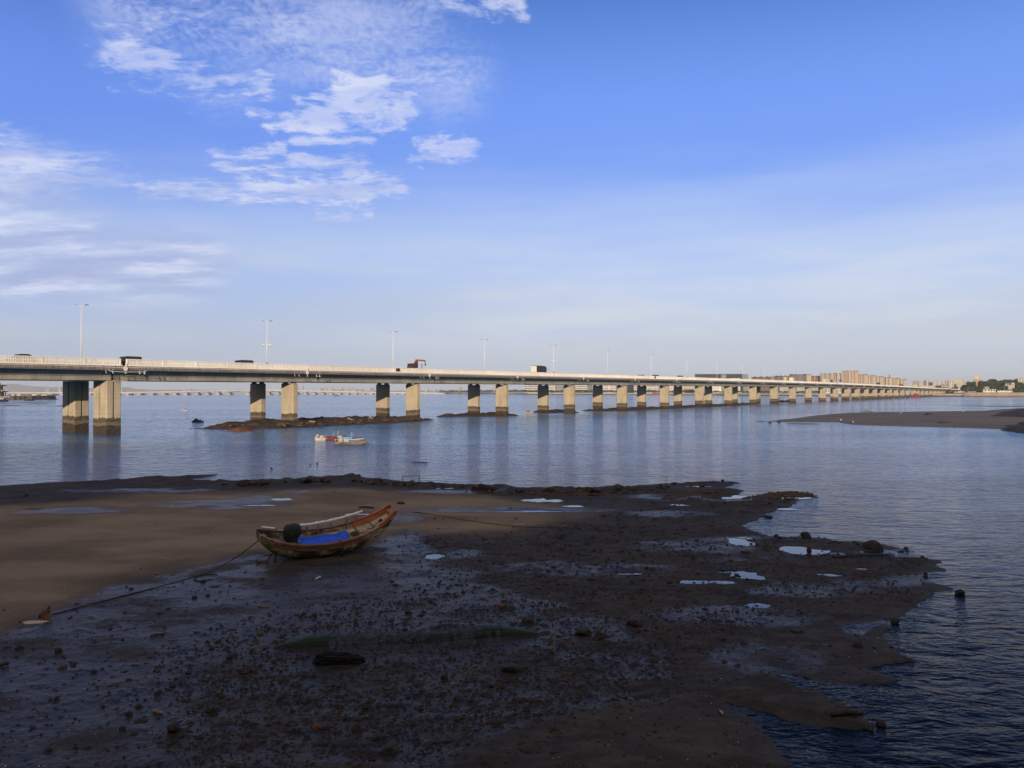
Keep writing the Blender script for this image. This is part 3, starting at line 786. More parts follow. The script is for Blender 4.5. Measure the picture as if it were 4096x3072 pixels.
# floodlights under the edge and a hexagonal plate at every pier
plate0 = lamp0 = None
for k in range(0, 20):
    s = SPAN * k + .2
    # hexagon plate
    if plate0 is None:
        mb = MB()
        hexa = [(-.42, .05), (-.30, .38), (0, .62), (.30, .38), (.42, .05), (.30, -.42), (-.30, -.42)]
        mb.loft([[Vector((x, y, z)) for x, z in hexa] for y in (-.05, .05)])
        mb.box((0, .0, .75), (.1, .08, .5))
        plate0 = mb.build('hexagon_plate', M['steel_white'], bridge)
        o = plate0
    else:
        o = plate0.copy(); COL.objects.link(o); o.parent = bridge
    o.location = BP(s, T_NEAR - .22, -1.85) - B0
    o.rotation_euler = (0, 0, math.pi / 2 - TH)
    for ds, tl in ((-3.8, .5), (-2.5, .2), (0, 0), (2.9, -.4), (3.9, -.6)):
        if lamp0 is None:
            mb = MB()
            mb.tube([(0, 0, .38), (0, -.02, 0)], .035, 6).box((0, .06, .38), (.14, .2, .07))
            prof = [(.05, .1), (.13, .04), (.17, -.10), (.15, -.17)]
            mb.loft([[Vector((r * math.cos(a), -.06 + z * .5 - .02, r * math.sin(a) * .95 - .1 + .3 * z)) for a in np.linspace(0, 2 * math.pi, 11)[:-1]] for r, z in prof])
            lamp0 = mb.build('floodlight', M['foam'], bridge)
            o = lamp0
        else:
            o = lamp0.copy(); COL.objects.link(o); o.parent = bridge
        o.location = BP(s + ds, T_NEAR - .12, -2.55) - B0
        o.rotation_euler = (0, 0, math.pi / 2 - TH + tl)
# expansion joint at the first pier
mb = MB(); mb.box(BP(-.55, -2.76, -3.1), (.35, .12, 1.9), dirm); bpart(mb, 'joint_gap', M['dark_metal'])
mb = MB(); mb.box(BP(.3, -2.75, -3.45), (1.2, .06, 1.15), dirm)
for i in range(5): mb.box(BP(-.1 + i * .22, -2.80, -3.4), (.07, .06, 1.0), dirm)
bpart(mb, 'joint_patch', M['fascia'])
mb = MB(); mb.box(BP(1.1, -2.6, -4.2), (2.6, .6, .1), dirm); bpart(mb, 'joint_ledge', M['rail'])

# piers
def pier_mesh(a, b, h, groove):
    mb = MB()
    c = .12
    if groove:      # wide joint pier: a shallow groove down every broad face
        g = .28
        pr = [(-b/2, -a/2 + c), (-b/2 + c, -a/2), (-.22, -a/2), (-.22, -a/2 + g), (.22, -a/2 + g), (.22, -a/2), (b/2 - c, -a/2), (b/2, -a/2 + c), (b/2, -.35), (b/2 - g, -.35), (b/2 - g, .35), (b/2, .35),
              (b/2, a/2 - c), (b/2 - c, a/2), (.22, a/2), (.22, a/2 - g), (-.22, a/2 - g), (-.22, a/2), (-b/2 + c, a/2), (-b/2, a/2 - c), (-b/2, .35), (-b/2 + g, .35), (-b/2 + g, -.35), (-b/2, -.35)]
    else:
        pr = [(-b/2, -a/2 + c), (-b/2 + c, -a/2), (b/2 - c, -a/2), (b/2, -a/2 + c), (b/2, a/2 - c), (b/2 - c, a/2), (-b/2 + c, a/2), (-b/2, a/2 - c)]
    zs = [-2.0, 3.2, h] if not groove else [-2.0, 3.0, h]
    secs = []
    for i, z in enumerate(zs): secs.append([Vector((x, y, z)) for x, y in pr])
    if groove:
        lowpr = []
        for x, y in pr:
            lowpr.append((x if abs(x) > b/2 - .3 else x, y))
        n_ = len(pr)
    mb.loft(secs)
    return mb
bearing_me = None
for k in range(0, 38):
    joint = (k % 10 == 0)
    for t0 in (0.0, ROWW):
        s = SPAN * k
        p = BP(s, t0, 0)
        top = p.z - 4.08 - (.06 if joint else .36)
        a, b = (4.85, 2.9) if joint else (4.33, 1.5)
        mb = pier_mesh(a, b, top, joint)
        if joint and k == 0:
            mb.box((0, 0, .6), (b - .02, a - .02, 5.0))       # the footing fills the groove below the tide line
        o = mb.build('pier', M['pier'], bridge)
        o.location = Vector((p.x, p.y, 0)) - B0
        o.rotation_euler = (0, 0, math.pi / 2 - TH)
        if not joint:
            for ty in (-1.45, 1.45):
                if bearing_me is None:
                    mb = MB(); mb.box((0, 0, .07), (1.0, .95, .14)).box((0, 0, .21), (.75, .72, .14)).box((0, 0, .32), (.95, .9, .09))
                    q = mb.build('bearing', M['fascia'], o); bearing_me = q
                else:
                    q = bearing_me.copy(); COL.objects.link(q); q.parent = o
                q.location = (0, ty, top)

# ------------------------------------------------------------------ lamps on the median
def make_lamp(camera_arm):
    t = empty('street_lamp')
    mb = MB(); mb.tube([(0, 0, 0), (0, 0, 5), (0, 0, 11.9)], [.11, .09, .055], 8).box((0, 0, .1), (.42, .42, .2))
    mb.build('pole', M['steel_white'], t, True)
    for sg in (-1, 1):
        mb = MB(); mb.tube([(0, 0, 11.6), (sg * .3, 0, 11.78), (sg * .62, 0, 11.9)], [.045, .04, .035], 6)
        mb.build('arm', M['steel_white'], t, True)
        mb = MB(); Mx = Matrix.Rotation(-sg * R(9), 3, 'Y')
        mb.box((sg * .92, 0, 11.96), (.72, .28, .10), Mx).box((sg * .88, 0, 12.03), (.4, .18, .06), Mx)
        mb.build('lamp_head', M['dark_metal'] if sg > 0 else M['steel_grey'], t)
    if camera_arm:
        mb = MB(); mb.bar((-.8, 0, 6.25), (.8, 0, 6.25), .07)
        mb.build('camera_bar', M['steel_white'], t)
        for sg in (-1, 1):
            mb = MB(); mb.box((sg * .8, 0, 6.18), (.24, .24, .3)).blob((sg * .8, 0, 5.93), (.19, .19, .19), 1, 2, 0)
            q = mb.build('camera', M['steel_white'], t, True)
            mb = MB(); mb.blob((sg * .8, 0, 5.80), (.15, .15, .13), 1, 2, 0); mb.build('dome', M['glass_dark'], q, True)
        mb = MB(); mb.box((0, -.28, 1.15), (.62, .4, 1.05)).box((0, -.28, 1.70), (.7, .48, .06))
        mb.build('control_box', M['dark_metal'], t)
    return t
lampA = lampB = None
where = ['over the first pair of piers', 'over the second pair of piers', 'between the silver van and the crane truck', 'over the fourth pair of piers', 'just beyond the canvas covered truck', 'over the sixth pair of piers', 'over the seventh pair of piers',
         'over the eighth pair of piers', 'in front of the long dark glass hall', 'rising by the end of the dark glass hall', 'just past the dark glass hall', 'in front of the low brown roofed flats', 'in front of the rounded cream gable', 'before the orange brown flats', 'before the long brown row of flats',
         'beside the blue road sign', 'before the tallest cream flats']
for k in range(-1, 22):
    s = -2.0 + 45 * k
    cam_arm = k in (1, 4, 7)
    if cam_arm:
        if lampB is None: lampB = make_lamp(True); o = lampB
        else: o = copy_tree(lampB)
    else:
        if lampA is None: lampA = make_lamp(False); o = lampA
        else: o = copy_tree(lampA)
    p = BP(s, ROWW / 2, -1.08)
    o.location = p; o.rotation_euler = (0, 0, math.pi / 2 - TH - R(90) + R(52))
    if cam_arm:
        lab = 'white double arm lamp carrying two dome cameras, ' + where[k]
    elif 0 <= k < len(where): lab = 'slim white double arm street lamp ' + where[k]
    elif k < 0: lab = 'slim white street lamp before the first pier pair'
    else: lab = 'tiny far street lamp in front of the cream flats'
    tag(o, lab, 'street lamp', 'street lamps along the bridge')
# ------------------------------------------------------------------ traffic on the bridge
def paint(name, c, rough=.25):
    n = NT(name); n.set(Base_Color=c, Roughness=rough); n.b.inputs['Coat Weight'].default_value = .5
    v = n.map(n.noise(n.coord('Object'), 1.3, 3), .3, .7)
    n.set(Base_Color=n.mix(v, tuple(x * .82 for x in c), c))
    return n.m
M['car_black'] = paint('black_car_paint', (.014, .014, .016))
M['car_blue'] = paint('slate_blue_paint', (.10, .13, .18))
M['car_white'] = paint('white_car_paint', (.72, .72, .70))
M['car_silver'] = paint('silver_car_paint', (.42, .44, .46))
M['car_red'] = paint('red_car_paint', (.28, .022, .03))
M['car_beige'] = paint('beige_car_paint', (.60, .53, .40))
M['car_purple'] = paint('dark_purple_paint', (.06, .03, .06))
M['crane_orange'] = paint('crane_orange_paint', (.42, .10, .04), .45)
M['crane_maroon'] = paint('crane_maroon_paint', (.055, .018, .022), .6)
M['canvas'] = plain('navy_canvas', (.045, .048, .065), (.03, .032, .045), 2, .85, bump=.3)
M['van_panel'] = plain('cream_box_panel', (.70, .64, .55), (.6, .54, .46), 1.5, .5)
def wheel_mesh(r, wd):
    mb = MB()
    prof = [(r * .55, -wd / 2), (r * .95, -wd / 2), (r, -wd * .3), (r, wd * .3), (r * .95, wd / 2), (r * .55, wd / 2)]
    mb.loft([[Vector((rr * math.cos(a), y, rr * math.sin(a))) for a in np.linspace(0, 2 * math.pi, 17)[:-1]] for rr, y in prof])
    return mb
def add_wheels(t, xs, hw, r=.33, wd=.22):
    for x in xs:
        for sg in (-1, 1):
            q = wheel_mesh(r, wd).build('wheel', M['black_rubber'], t, False)
            q.location = (x, sg * hw, r)
def make_car(body, L=4.6, Wd=1.8, Hh=1.5, van=False):
    t = empty('car')
    h = Hh
    if van: prof = [(-L/2, .45), (-L/2 + .05, .95), (-L/2 + .15, h - .12), (-L/2 + .5, h), (L*.18, h), (L*.30, h - .12), (L*.40, .98), (L/2 - .05, .80), (L/2, .45)]
    else: prof = [(-L/2, .45), (-L/2 + .05, .92), (-L*.36, 1.0), (-L*.28, h - .10), (-L*.17, h), (L*.08, h), (L*.15, h - .08), (L*.30, .98), (L*.47, .80), (L/2, .45)]
    lower = [(x, min(z, 1.0)) for x, z in prof]
    mb = MB()
    def sect(pr, y, ins=0): return [Vector((x, y, z)) for x, z in [(pr[0][0], .28)] + pr + [(pr[-1][0], .28)]]
    mb.loft([sect([(x * .97, z - .03) for x, z in lower], -Wd/2), sect(lower, -Wd/2 + .1), sect(lower, Wd/2 - .1), sect([(x * .97, z - .03) for x, z in lower], Wd/2)])
    mb.build('body', body, t)
    up = [(x, z) for x, z in prof if z > .97]
    x0, x1 = up[0][0], up[-1][0]
    mb = MB()
    mb.loft([[Vector((x, sg * (Wd/2 - .06 - .18 * (z - .95)), z)) for x, z in [(x0 - .02, .96)] + up + [(x1 + .02, .96)]] for sg in (-1, 1)])
    mb.build('cabin', M['glass_dark'], t)
    mb = MB()
    rt = [(x, z) for x, z in up if z > h - .2]
    mb.loft([[Vector((x * .99, sg * (Wd/2 - .16), z + .012)) for x, z in rt] + [Vector((x * .99, sg * (Wd/2 - .16), z - .03)) for x, z in rt[::-1]] for sg in (-1, 1)])
    mb.build('roof', body, t)
    add_wheels(t, (-L*.31, L*.31), Wd/2 - .1)
    for sg in (-1, 1):
        mb = MB(); mb.box((L/2 - .06, sg * (Wd/2 - .28), .72), (.1, .36, .14)); mb.build('headlight', M['foam'], t)
    return t
def make_truck(boxmat, cabmat, L=7.0, H=3.2, Wd=2.3, rounded=False, frontmat=None):
    """box lorry driving along +x; its tail faces -x"""
    t = empty('truck')
    mb = MB(); mb.box((0, 0, .75), (L, .9, .25)); mb.build('chassis', M['dark_metal'], t)
    mb = MB()
    x0, x1 = -L/2, L/2 - 1.9
    sec = [(-Wd/2, .95), (-Wd/2, H - .35), (-Wd/2 + .25, H - .05), (0, H + .03), (Wd/2 - .25, H - .05), (Wd/2, H - .35), (Wd/2, .95)] if rounded else [(-Wd/2, .95), (-Wd/2, H), (Wd/2, H), (Wd/2, .95)]
    n_ = 7
    secs = []
    for i in range(n_):
        x = x0 + (x1 - x0) * i / (n_ - 1)
        dz = (.05 * math.sin(i * 2.1) if rounded else 0) - (.22 if rounded and i == n_ - 1 else 0)
        secs.append([Vector((x, y, z + (dz if z > 1.5 else 0))) for y, z in sec])
    mb.loft(secs); mb.build('cargo_box', boxmat, t)
    if frontmat:
        mb = MB(); mb.box((x0 - .03, -.58, (H + .75) / 2), (.05, Wd/2 - .06, H - 1.05)).box((x0 - .03, .58, (H + .75) / 2), (.05, Wd/2 - .06, H - 1.05))
        mb.build('rear_door', frontmat, t)
    mb = MB()
    pr = [(L/2 - 1.75, .7), (L/2 - 1.75, 2.35), (L/2 - .5, 2.35), (L/2 - .05, 1.5), (L/2, .7)]
    mb.loft([[Vector((x, sg * (Wd/2 - .1), z)) for x, z in pr] for sg in (-1, 1)]); mb.build('cab', cabmat, t)
    mb = MB(); mb.box((L/2 - .27, 0, 1.92), (.05, Wd - .5, .7), Matrix.Rotation(R(-28), 3, 'Y')); mb.build('windscreen', M['glass_dark'], t)
    add_wheels(t, (-L*.32, -L*.2, L*.34), Wd/2 - .15, .48, .28)
    return t
def s_at(px, t):
    u = ray(px, 1536)[0]
    P = B0 + BM * t
    return (u * P.y - P.x) / (BD.x - u * BD.y)
def put(o, px, t, flip=False, dz=0):
    s = s_at(px, t)
    p = BP(s, t, ROAD + dz)
    o.location = p
    o.rotation_euler = (0, 0, math.pi / 2 - TH + (math.pi if flip else 0))
    return s
c = make_car(M['car_black'], 4.6, 1.82, 1.68); put(c, 84, -3.2, True); tag(c, 'black car whose roof just tops the railing before the first lamp', 'car', 'vehicles crossing the bridge')
c = make_car(M['car_black'], 4.7, 1.85, 1.92, True); put(c, 516, -3.2, True); tag(c, 'black estate car passing the gap in the railing', 'car', 'vehicles crossing the bridge')
c = make_car(M['car_blue'], 4.9, 1.8, 1.98, True); put(c, 971, -3.2, True); tag(c, 'slate blue minivan just before the lamp with two cameras', 'van', 'vehicles crossing the bridge')
for px, m_, hh, lab in ((2565, 'car_white', 1.75, 'small white car roof showing between the sixth and seventh piers'), (2624, 'car_black', 1.95, 'dark car passing the rusty box on the railing'), (2722, 'car_black', 1.95, 'dark car just before the third camera lamp'),
                        (3222, 'car_white', 2.3, 'white coach roof before the rounded cream gable'), (3612, 'car_white', 2.2, 'white van behind the far red bus'), (3675, 'car_black', 2.4, 'black van near the far end of the bridge')):
    c = make_car(M[m_], 4.8, 1.85, hh, True); put(c, px, -3.2, False); tag(c, lab, 'car', 'vehicles crossing the bridge')
# crane truck
t = empty('crane_truck')
mb = MB(); mb.box((0, 0, .95), (8.2, 2.2, .3)); mb.build('flatbed', M['steel_grey'], t)
mb = MB()
mb.loft([[Vector((x, sg * 1.1, z)) for x, z in [(-4.3, .7), (-4.3, 1.4), (-3.9, 2.25), (-2.5, 2.3), (-2.5, .7)]] for sg in (-1, 1)]); mb.build('cab', M['crane_maroon'], t)
mb = MB(); mb.box((-3.95, 0, 2.42), (.6, 1.8, .35)).box((-3.0, 0, 2.5), (2.0, 1.6, .32)).bar((-4.35, -.6, 2.2), (-3.3, -.6, 2.72), .14).bar((-4.35, .6, 2.2), (-3.3, .6, 2.72), .14).box((-1.9, 0, 2.2), (1.0, 1.7, .8)); mb.build('roof_gear', M['crane_maroon'], t)
mb = MB(); mb.box((-1.0, 0, 2.2), (.9, 1.0, 1.9)).box((-.85, 0, 3.3), (.75, .75, .9)); mb.build('crane_column', M['crane_maroon'], t)
mb = MB(); mb.box((-1.1, -.1, 3.55), (.7, .55, .5), Matrix.Rotation(R(-12), 3, 'Y')); mb.build('crane_pivot', M['crane_orange'], t)
mb = MB(); mb.bar((-1.15, 0, 3.85), (3.3, 0, 3.82), .42, .52).bar((-.3, 0, 3.86), (3.55, 0, 3.72), .34, .42).bar((3.4, 0, 3.8), (3.75, 0, 3.3), .3, .34); mb.build('boom', M['crane_orange'], t)
mb = MB(); mb.tube([(3.68, 0, 3.3), (3.68, 0, 2.9)], .03, 5).box((3.68, 0, 2.65), (.34, .26, .6)).box((3.68, 0, 2.2), (.18, .12, .4)); mb.build('hook', M['dark_metal'], t)
mb = MB(); mb.bar((.6, -.9, 1.1), (.6, -.9, 2.55), .09).bar((1.15, -.9, 1.1), (1.15, -.9, 2.7), .09).bar((.1, -.9, 2.35), (1.15, -.9, 2.35), .08).bar((.2, .9, 1.1), (.2, .9, 2.5), .09); mb.build('stake_frame', M['rust'], t)
add_wheels(t, (-3.3, 1.8, 3.1), .95, .48, .28)
t.scale = (.86, .86, .86); put(t, 1672, -3.0, False, .42); tag(t, 'lorry with an orange folding crane boom and dangling hook', 'crane truck', 'vehicles crossing the bridge')
t = make_truck(M['canvas'], M['car_white'], 8.4, 3.7, 2.45, True, M['van_panel']); put(t, 2161, -3.0)
mb = MB(); mb.bar((2.6, -1.0, 2.45), (3.9, -1.0, 2.45), .06).bar((3.9, -1.0, 2.0), (3.9, -1.0, 3.0), .06).bar((2.6, 1.0, 2.9), (3.9, 1.0, 2.6), .06); mb.build('roof_rack', M['dark_metal'], t)
tag(t, 'lorry with rounded navy canvas cover and cream rear doors', 'truck', 'vehicles crossing the bridge')
for px, bm, cm, L, hh, lab in ((3169, 'van_panel', 'car_beige', 6, 3.6, 'small cream box lorry before the brown roofed flats'), (3301, 'car_beige', 'car_beige', 6.5, 4.0, 'beige lorry heading the queue before the long brown flats'), (3314, 'car_silver', 'car_blue', 6.5, 3.8, 'pale blue lorry behind the beige lorry'),
                               (3326, 'car_purple', 'car_purple', 6.5, 3.4, 'dark purple van between two pale blue lorries'), (3337, 'car_silver', 'car_silver', 6.5, 3.2, 'grey blue lorry at the tail of the far queue'), (3514, 'canvas', 'car_white', 9, 3.6, 'dark topped lorry before the cream gables'),
                               (3604, 'car_red', 'car_red', 14, 3.5, 'dark red bus near the end of the cream flats')):
    t = make_truck(M[bm], M[cm], L, hh, 2.3); put(t, px, -2.8); tag(t, lab, 'bus' if 'bus' in lab else 'truck', 'vehicles crossing the bridge')
# blue sign over the far carriageway
sgn = empty('road_sign'); s = s_at(3358, T_FAR - .8); p = BP(s, T_FAR - .8, -1.3); sgn.location = p; sgn.rotation_euler = (0, 0, math.pi / 2 - TH)
mb = MB(); mb.tube([(0, 0, 0), (0, 0, 9.5)], .14, 6).bar((0, 0, 5.2), (0, -2.2, 5.2), .12); mb.build('post', M['steel_white'], sgn)
M['sign_blue'] = plain('sign_blue', (.04, .12, .45), (.03, .1, .38), 1, .5)
mb = MB(); mb.box((-.12, -.7, 4.6), (.1, 3.0, 2.4)); mb.build('panel', M['sign_blue'], sgn)
tag(sgn, 'blue road sign on a pale post above the far railing', 'road sign')
# ------------------------------------------------------------------ the beached boat
def boat_paint():
    n = NT('weathered_hull')
    o = n.coord('Object')
    z = n.xyz(o)[2]
    nz = n.noise(n.coord('Object', (.6, 1, 1.4)), 1.7, 6, .65)
    st = n.noise(n.coord('Object', (2.5, 2.5, .5)), 2.2, 5, .65)
    cream = n.mix(n.map(st, .4, .65), (.52, .44, .28), (.30, .22, .13))
    brown = n.mix(n.map(nz, .35, .65), (.13, .075, .045), (.055, .04, .03))
    c = n.mix(n.map(nz, .46, .56), cream, brown)
    c = n.mix(n.map(n.math('ADD', z, n.math('MULTIPLY', n.math('SUBTRACT', nz, .5), .25)), .22, .12), c, (.05, .045, .035))
    n.set(Base_Color=c, Roughness=.75, Normal=n.bump(st, .5, .02))
    return n.m
M['hull_paint'] = boat_paint()
M['padded'] = plain('white_padding', (.92, .92, .90), (.74, .74, .72), 8, .7)
M['gunwale_red'] = plain('worn_red_brown_paint', (.26, .085, .058), (.13, .075, .052), 2.6, .65, bump=.5, stretch=(.5, 2, 2), lo=.4, hi=.62)
M['gunwale_wood'] = plain('weathered_timber', (.36, .26, .17), (.17, .115, .08), 3.5, .8, bump=.6, stretch=(.4, 3, 3))
M['bow_orange'] = plain('faded_orange_paint', (.44, .145, .075), (.30, .12, .075), 3.0, .7, bump=.4, stretch=(.5, 2, 2), lo=.35, hi=.62)
M['deck_board'] = plain('grey_deck_boards', (.50, .43, .33), (.29, .235, .175), 2.2, .85, bump=.5, stretch=(.5, 2.5, 1))
M['inner_side'] = plain('grey_inner_planks', (.25, .23, .195), (.12, .105, .09), 2.0, .85, bump=.4, stretch=(.4, 2, 3))
M['tarp_blue'] = plain('blue_tarpaulin', (.03, .12, .85), (.022, .085, .65), 1.6, .5, spec=.4)
M['motor_cover'] = plain('dark_green_canvas', (.030, .036, .032), (.017, .021, .020), 5, .9, bump=.5)
ST = [  # x, half breadth, keel, sheer
    (-3.65, .50, .98, 1.40), (-3.3, .64, .62, 1.26), (-2.8, .78, .26, 1.10), (-2.2, .89, .08, .98), (-1.4, .97, .01, .88), (-.5, 1.01, 0, .84), (.4, 1.0, .0, .88), (1.2, .96, .03, .98), (1.9, .88, .12, 1.13), (2.5, .77, .32, 1.32), (3.0, .65, .62, 1.55), (3.4, .53, 1.02, 1.80), (3.68, .45, 1.42, 2.02)]
def st_at(x):
    xs = [s[0] for s in ST]
    return [float(np.interp(x, xs, [s[i] for s in ST])) for i in (1, 2, 3)]
def section(x, inset=0.0, lift=0.0):
    hb, zk, zs = st_at(x); hb -= inset; zk += lift
    d = zs - zk
    half = [(hb, zs), (hb * .985, zk + d * .74), (hb * .93, zk + d * .50), (hb * .80, zk + d * .24), (hb * .55, zk + d * .07), (hb * .22, zk + d * .01)]
    return [Vector((x, y, z)) for y, z in half] + [Vector((x, -y, z)) for y, z in half[::-1]]
xs_ = np.concatenate([np.linspace(-3.65, 3.68, 34)])
boat = empty('wooden_boat')
mb = MB(); mb.loft([section(x) for x in xs_], closed=False)
inn = [section(x, .045, .05) for x in xs_]
mb.loft([list(reversed(s)) for s in inn], closed=False)
n_ = len(inn[0])
mb.add(section(-3.65), [tuple(range(n_))], 0); mb.add(section(3.68), [tuple(range(n_))[::-1]], 0)
mb.add([p + Vector((.05, 0, 0)) for p in section(-3.65)], [tuple(range(n_))[::-1]], 0)
hull = mb.build('hull', M['hull_paint'], boat, True)
mb = MB(); mb.loft([[Vector((x, y, z)) for y, z in ((-.04, st_at(x)[1] - .10), (.04, st_at(x)[1] - .10), (.05, st_at(x)[1] + .03), (-.05, st_at(x)[1] + .03))] for x in np.linspace(-2.6, 3.5, 20)])
mb.build('keel', M['wood_dark'], boat)
# gunwales: broad worn planks along either edge, orange at the bow
def gunwale(sg, x0, x1, out, mat, name, hi=.05, lo=.20, wide=.13, n_=22, drop=0.0):
    mb = MB(); secs = []
    for x in np.linspace(x0, x1, n_):
        hb, zk, zs = st_at(x); zs -= drop
        secs.append([Vector((x, sg * (hb + out), zs + hi)), Vector((x, sg * (hb + out - .02), zs - lo)), Vector((x, sg * (hb - .005), zs - lo)), Vector((x, sg * (hb - wide + .03), zs - .01)), Vector((x, sg * (hb - wide), zs + hi))])
    mb.loft(secs if sg > 0 else [list(reversed(s)) for s in secs]); return mb.build(name, mat, boat)
gunwale(-1, -2.75, 1.6, .07, M['gunwale_red'], 'gunwale', .05, .13)
gunwale(-1, -3.72, -2.75, .07, M['gunwale_wood'], 'gunwale', .06, .15)
gunwale(-1, 1.6, 2.75, .06, M['gunwale_wood'], 'gunwale', .05, .10)
gunwale(-1, -3.3, 2.6, .045, M['gunwale_wood'], 'rub_strake', -.19, .26, .05, 24)
gunwale(1, -3.4, 1.75, .06, M['gunwale_wood'], 'gunwale', .05, .16)
for sg in (-1, 1):
    x0 = 2.75 if sg < 0 else 1.75
    gunwale(sg, x0, 3.86, .04, M['bow_orange'], 'bow_plank', .10, .18, .13)
    mb = MB(); secs = []
    for x in np.linspace(x0 + .1, 3.80, 14):      # painted planking inside the bow
        hb, zk, zs = st_at(x)
        secs.append([Vector((x, sg * (hb - .05), zs + .03)), Vector((x, sg * (hb * .86 - .05), zs - .30)), Vector((x, sg * (hb * .86 - .09), zs - .30)), Vector((x, sg * (hb - .09), zs + .03))])
    mb.loft(secs if sg > 0 else [list(reversed(s)) for s in secs]); mb.build('bow_lining', M['bow_orange'], boat)
mb = MB()
mb.box((3.62, 0, 1.80), (.10, .86, .26), Matrix.Rotation(R(-20), 3, 'Y')); mb.build('bow_beam', M['bow_orange'], boat)
# decks
def deck(x0, x1, drop, mat, name, n_=14, w_=.93):
    mb = MB(); secs = []
    for x in np.linspace(x0, x1, n_):
        hb, zk, zs = st_at(x); z = zs - drop; h = hb * w_ - .03
        secs.append([Vector((x, -h, z)), Vector((x, h, z)), Vector((x, h, z - .04)), Vector((x, -h, z - .04))])
    mb.loft(secs); return mb.build(name, mat, boat)
deck(.25, 3.6, .27, M['deck_board'], 'foredeck')
deck(-2.0, .25, .26, M['inner_side'], 'well_cover')
deck(-3.6, -2.0, .33, M['inner_side'], 'stern_deck')
mb = MB()
for x in (.28, 1.05, 1.9, 2.7):
    hb, zk, zs = st_at(x); mb.bar((x, -hb * .9, zs - .245), (x, hb * .9, zs - .245), .07, .05)
mb.build('deck_beam', M['inner_side'], boat)
mb = MB(); mb.blob((1.95, -.1, st_at(1.95)[2] - .262), (.55, .34, .012), 3, 3, .35, 1.5); mb.build('damp_patch', M['wood_dark'], boat, True)
mb = MB(); mb.box((2.2, -.42, st_at(2.2)[2] - .18), (.55, .22, .14), Matrix.Rotation(.15, 3, 'Z')); mb.build('hatch_board', M['gunwale_wood'], boat)
# frames standing up the far side and the white wrapped rail along it
for x in (-2.5, -1.9, -1.35, -.75, -.1, .6, 1.5):
    hb, zk, zs = st_at(x)
    mb = MB(); mb.bar((x, hb - .12, zs - .25), (x, hb - .02, zs + .22 + .02 * x), .06, .10); mb.build('rail_post', M['gunwale_wood'], boat)
mb = MB(); pts, rr = [], []
for i, x in enumerate(np.linspace(-1.9, 2.35, 58)):
    hb, zk, zs = st_at(x)
    pts.append((x, hb + .0, zs + .33 + .05 * x + .012 * math.sin(i * 1.7))); rr.append(.068 * (1 + .22 * math.sin(i * .9) * math.sin(i * .37)) * (1 if 1 < i < 56 else .6))
mb.tube(pts, rr, 8); mb.build('padded_rail', M['padded'], boat, True)
mb = MB(); mb.tube([(x, st_at(x)[0] - .02, st_at(x)[2] + .13) for x in np.linspace(-3.3, -2.55, 8)], .045, 7); mb.build('padded_rail', M['padded'], boat, True)
for x, sg in ((-1.75, -1), (.42, -1), (2.0, 1)):
    hb, zk, zs = st_at(x); mb = MB(); mb.box((x, sg * (hb - .07), zs + .10), (.09, .09, .24)); mb.build('cleat', M['gunwale_wood'], boat)
# covered motor at the stern
mb = MB()
vs, fs = ico(4); out = []
for p in vs:
    k = 1 + .10 * mnoise.fractal(p * 1.6 + Vector((3, 9, 2)), .8, 2, 3)
    fl = .90 + .16 * max(0, p.z) - .10 * max(0, -p.z)
    q = Vector((math.copysign(abs(p.x) ** .8, p.x) * .50 * k * fl, math.copysign(abs(p.y) ** .8, p.y) * .40 * k * fl, math.copysign(abs(p.z) ** .72, p.z) * .44 * k))
    q.x += .10 * q.z
    out.append(q + Vector((-1.86, .12, 1.16)))
mb.add(out, fs); mb.build('covered_motor', M['motor_cover'], boat, True)
mb = MB(); mb.bar((-2.9, .15, .95), (-3.5, .12, 1.42), .05).bar((-2.9, .35, .9), (-3.35, .3, 1.32), .04); mb.build('tiller', M['dark_metal'], boat)
mb = MB()
for j in range(3): mb.tube([(-3.05 + .15 * math.cos(a) + .05 * j, .15 + .14 * math.sin(a), 1.02 + .03 * j) for a in np.linspace(0, 6.0, 14)], .022, 5)
mb.build('rope_coil', M['rope'], boat)
# rusted propeller bracket and hanging weed under the stern
mb = MB(); mb.bar((-2.9, -.25, .42), (-3.25, -.42, .02), .07).bar((-3.25, -.42, .02), (-3.75, -.5, .10), .08).bar((-3.2, -.42, .10), (-3.5, -.55, -.14), .06).bar((-2.95, -.3, .3), (-3.4, -.35, .3), .05)
for a in range(3):
    b_ = a * 2.09; mb.box((-3.78, -.5 + .13 * math.cos(b_), .10 + .13 * math.sin(b_)), (.04, .12, .12), Matrix.Rotation(b_, 3, 'X'))
mb.build('propeller_shaft', M['rust'], boat)
mb = MB()
for j in range(4): mb.tube([(-2.95 + .03 * j, -.62 - .02 * j, .62), (-2.97 + .05 * j, -.66, .3), (-2.95 + .02 * j, -.70, .0 - .04 * j)], .016, 5)
mb.build('hanging_line', M['rope'], boat)
mb = MB(); mb.tube([(3.15, .0, 1.42), (3.05, .1, 1.33), (2.6, -.15, 1.12), (2.4, .05, 1.06)], .02, 5).blob((3.15, .02, 1.42), (.13, .10, .10), 5, 2, .3); mb.build('mooring_line', M['rope'], boat)
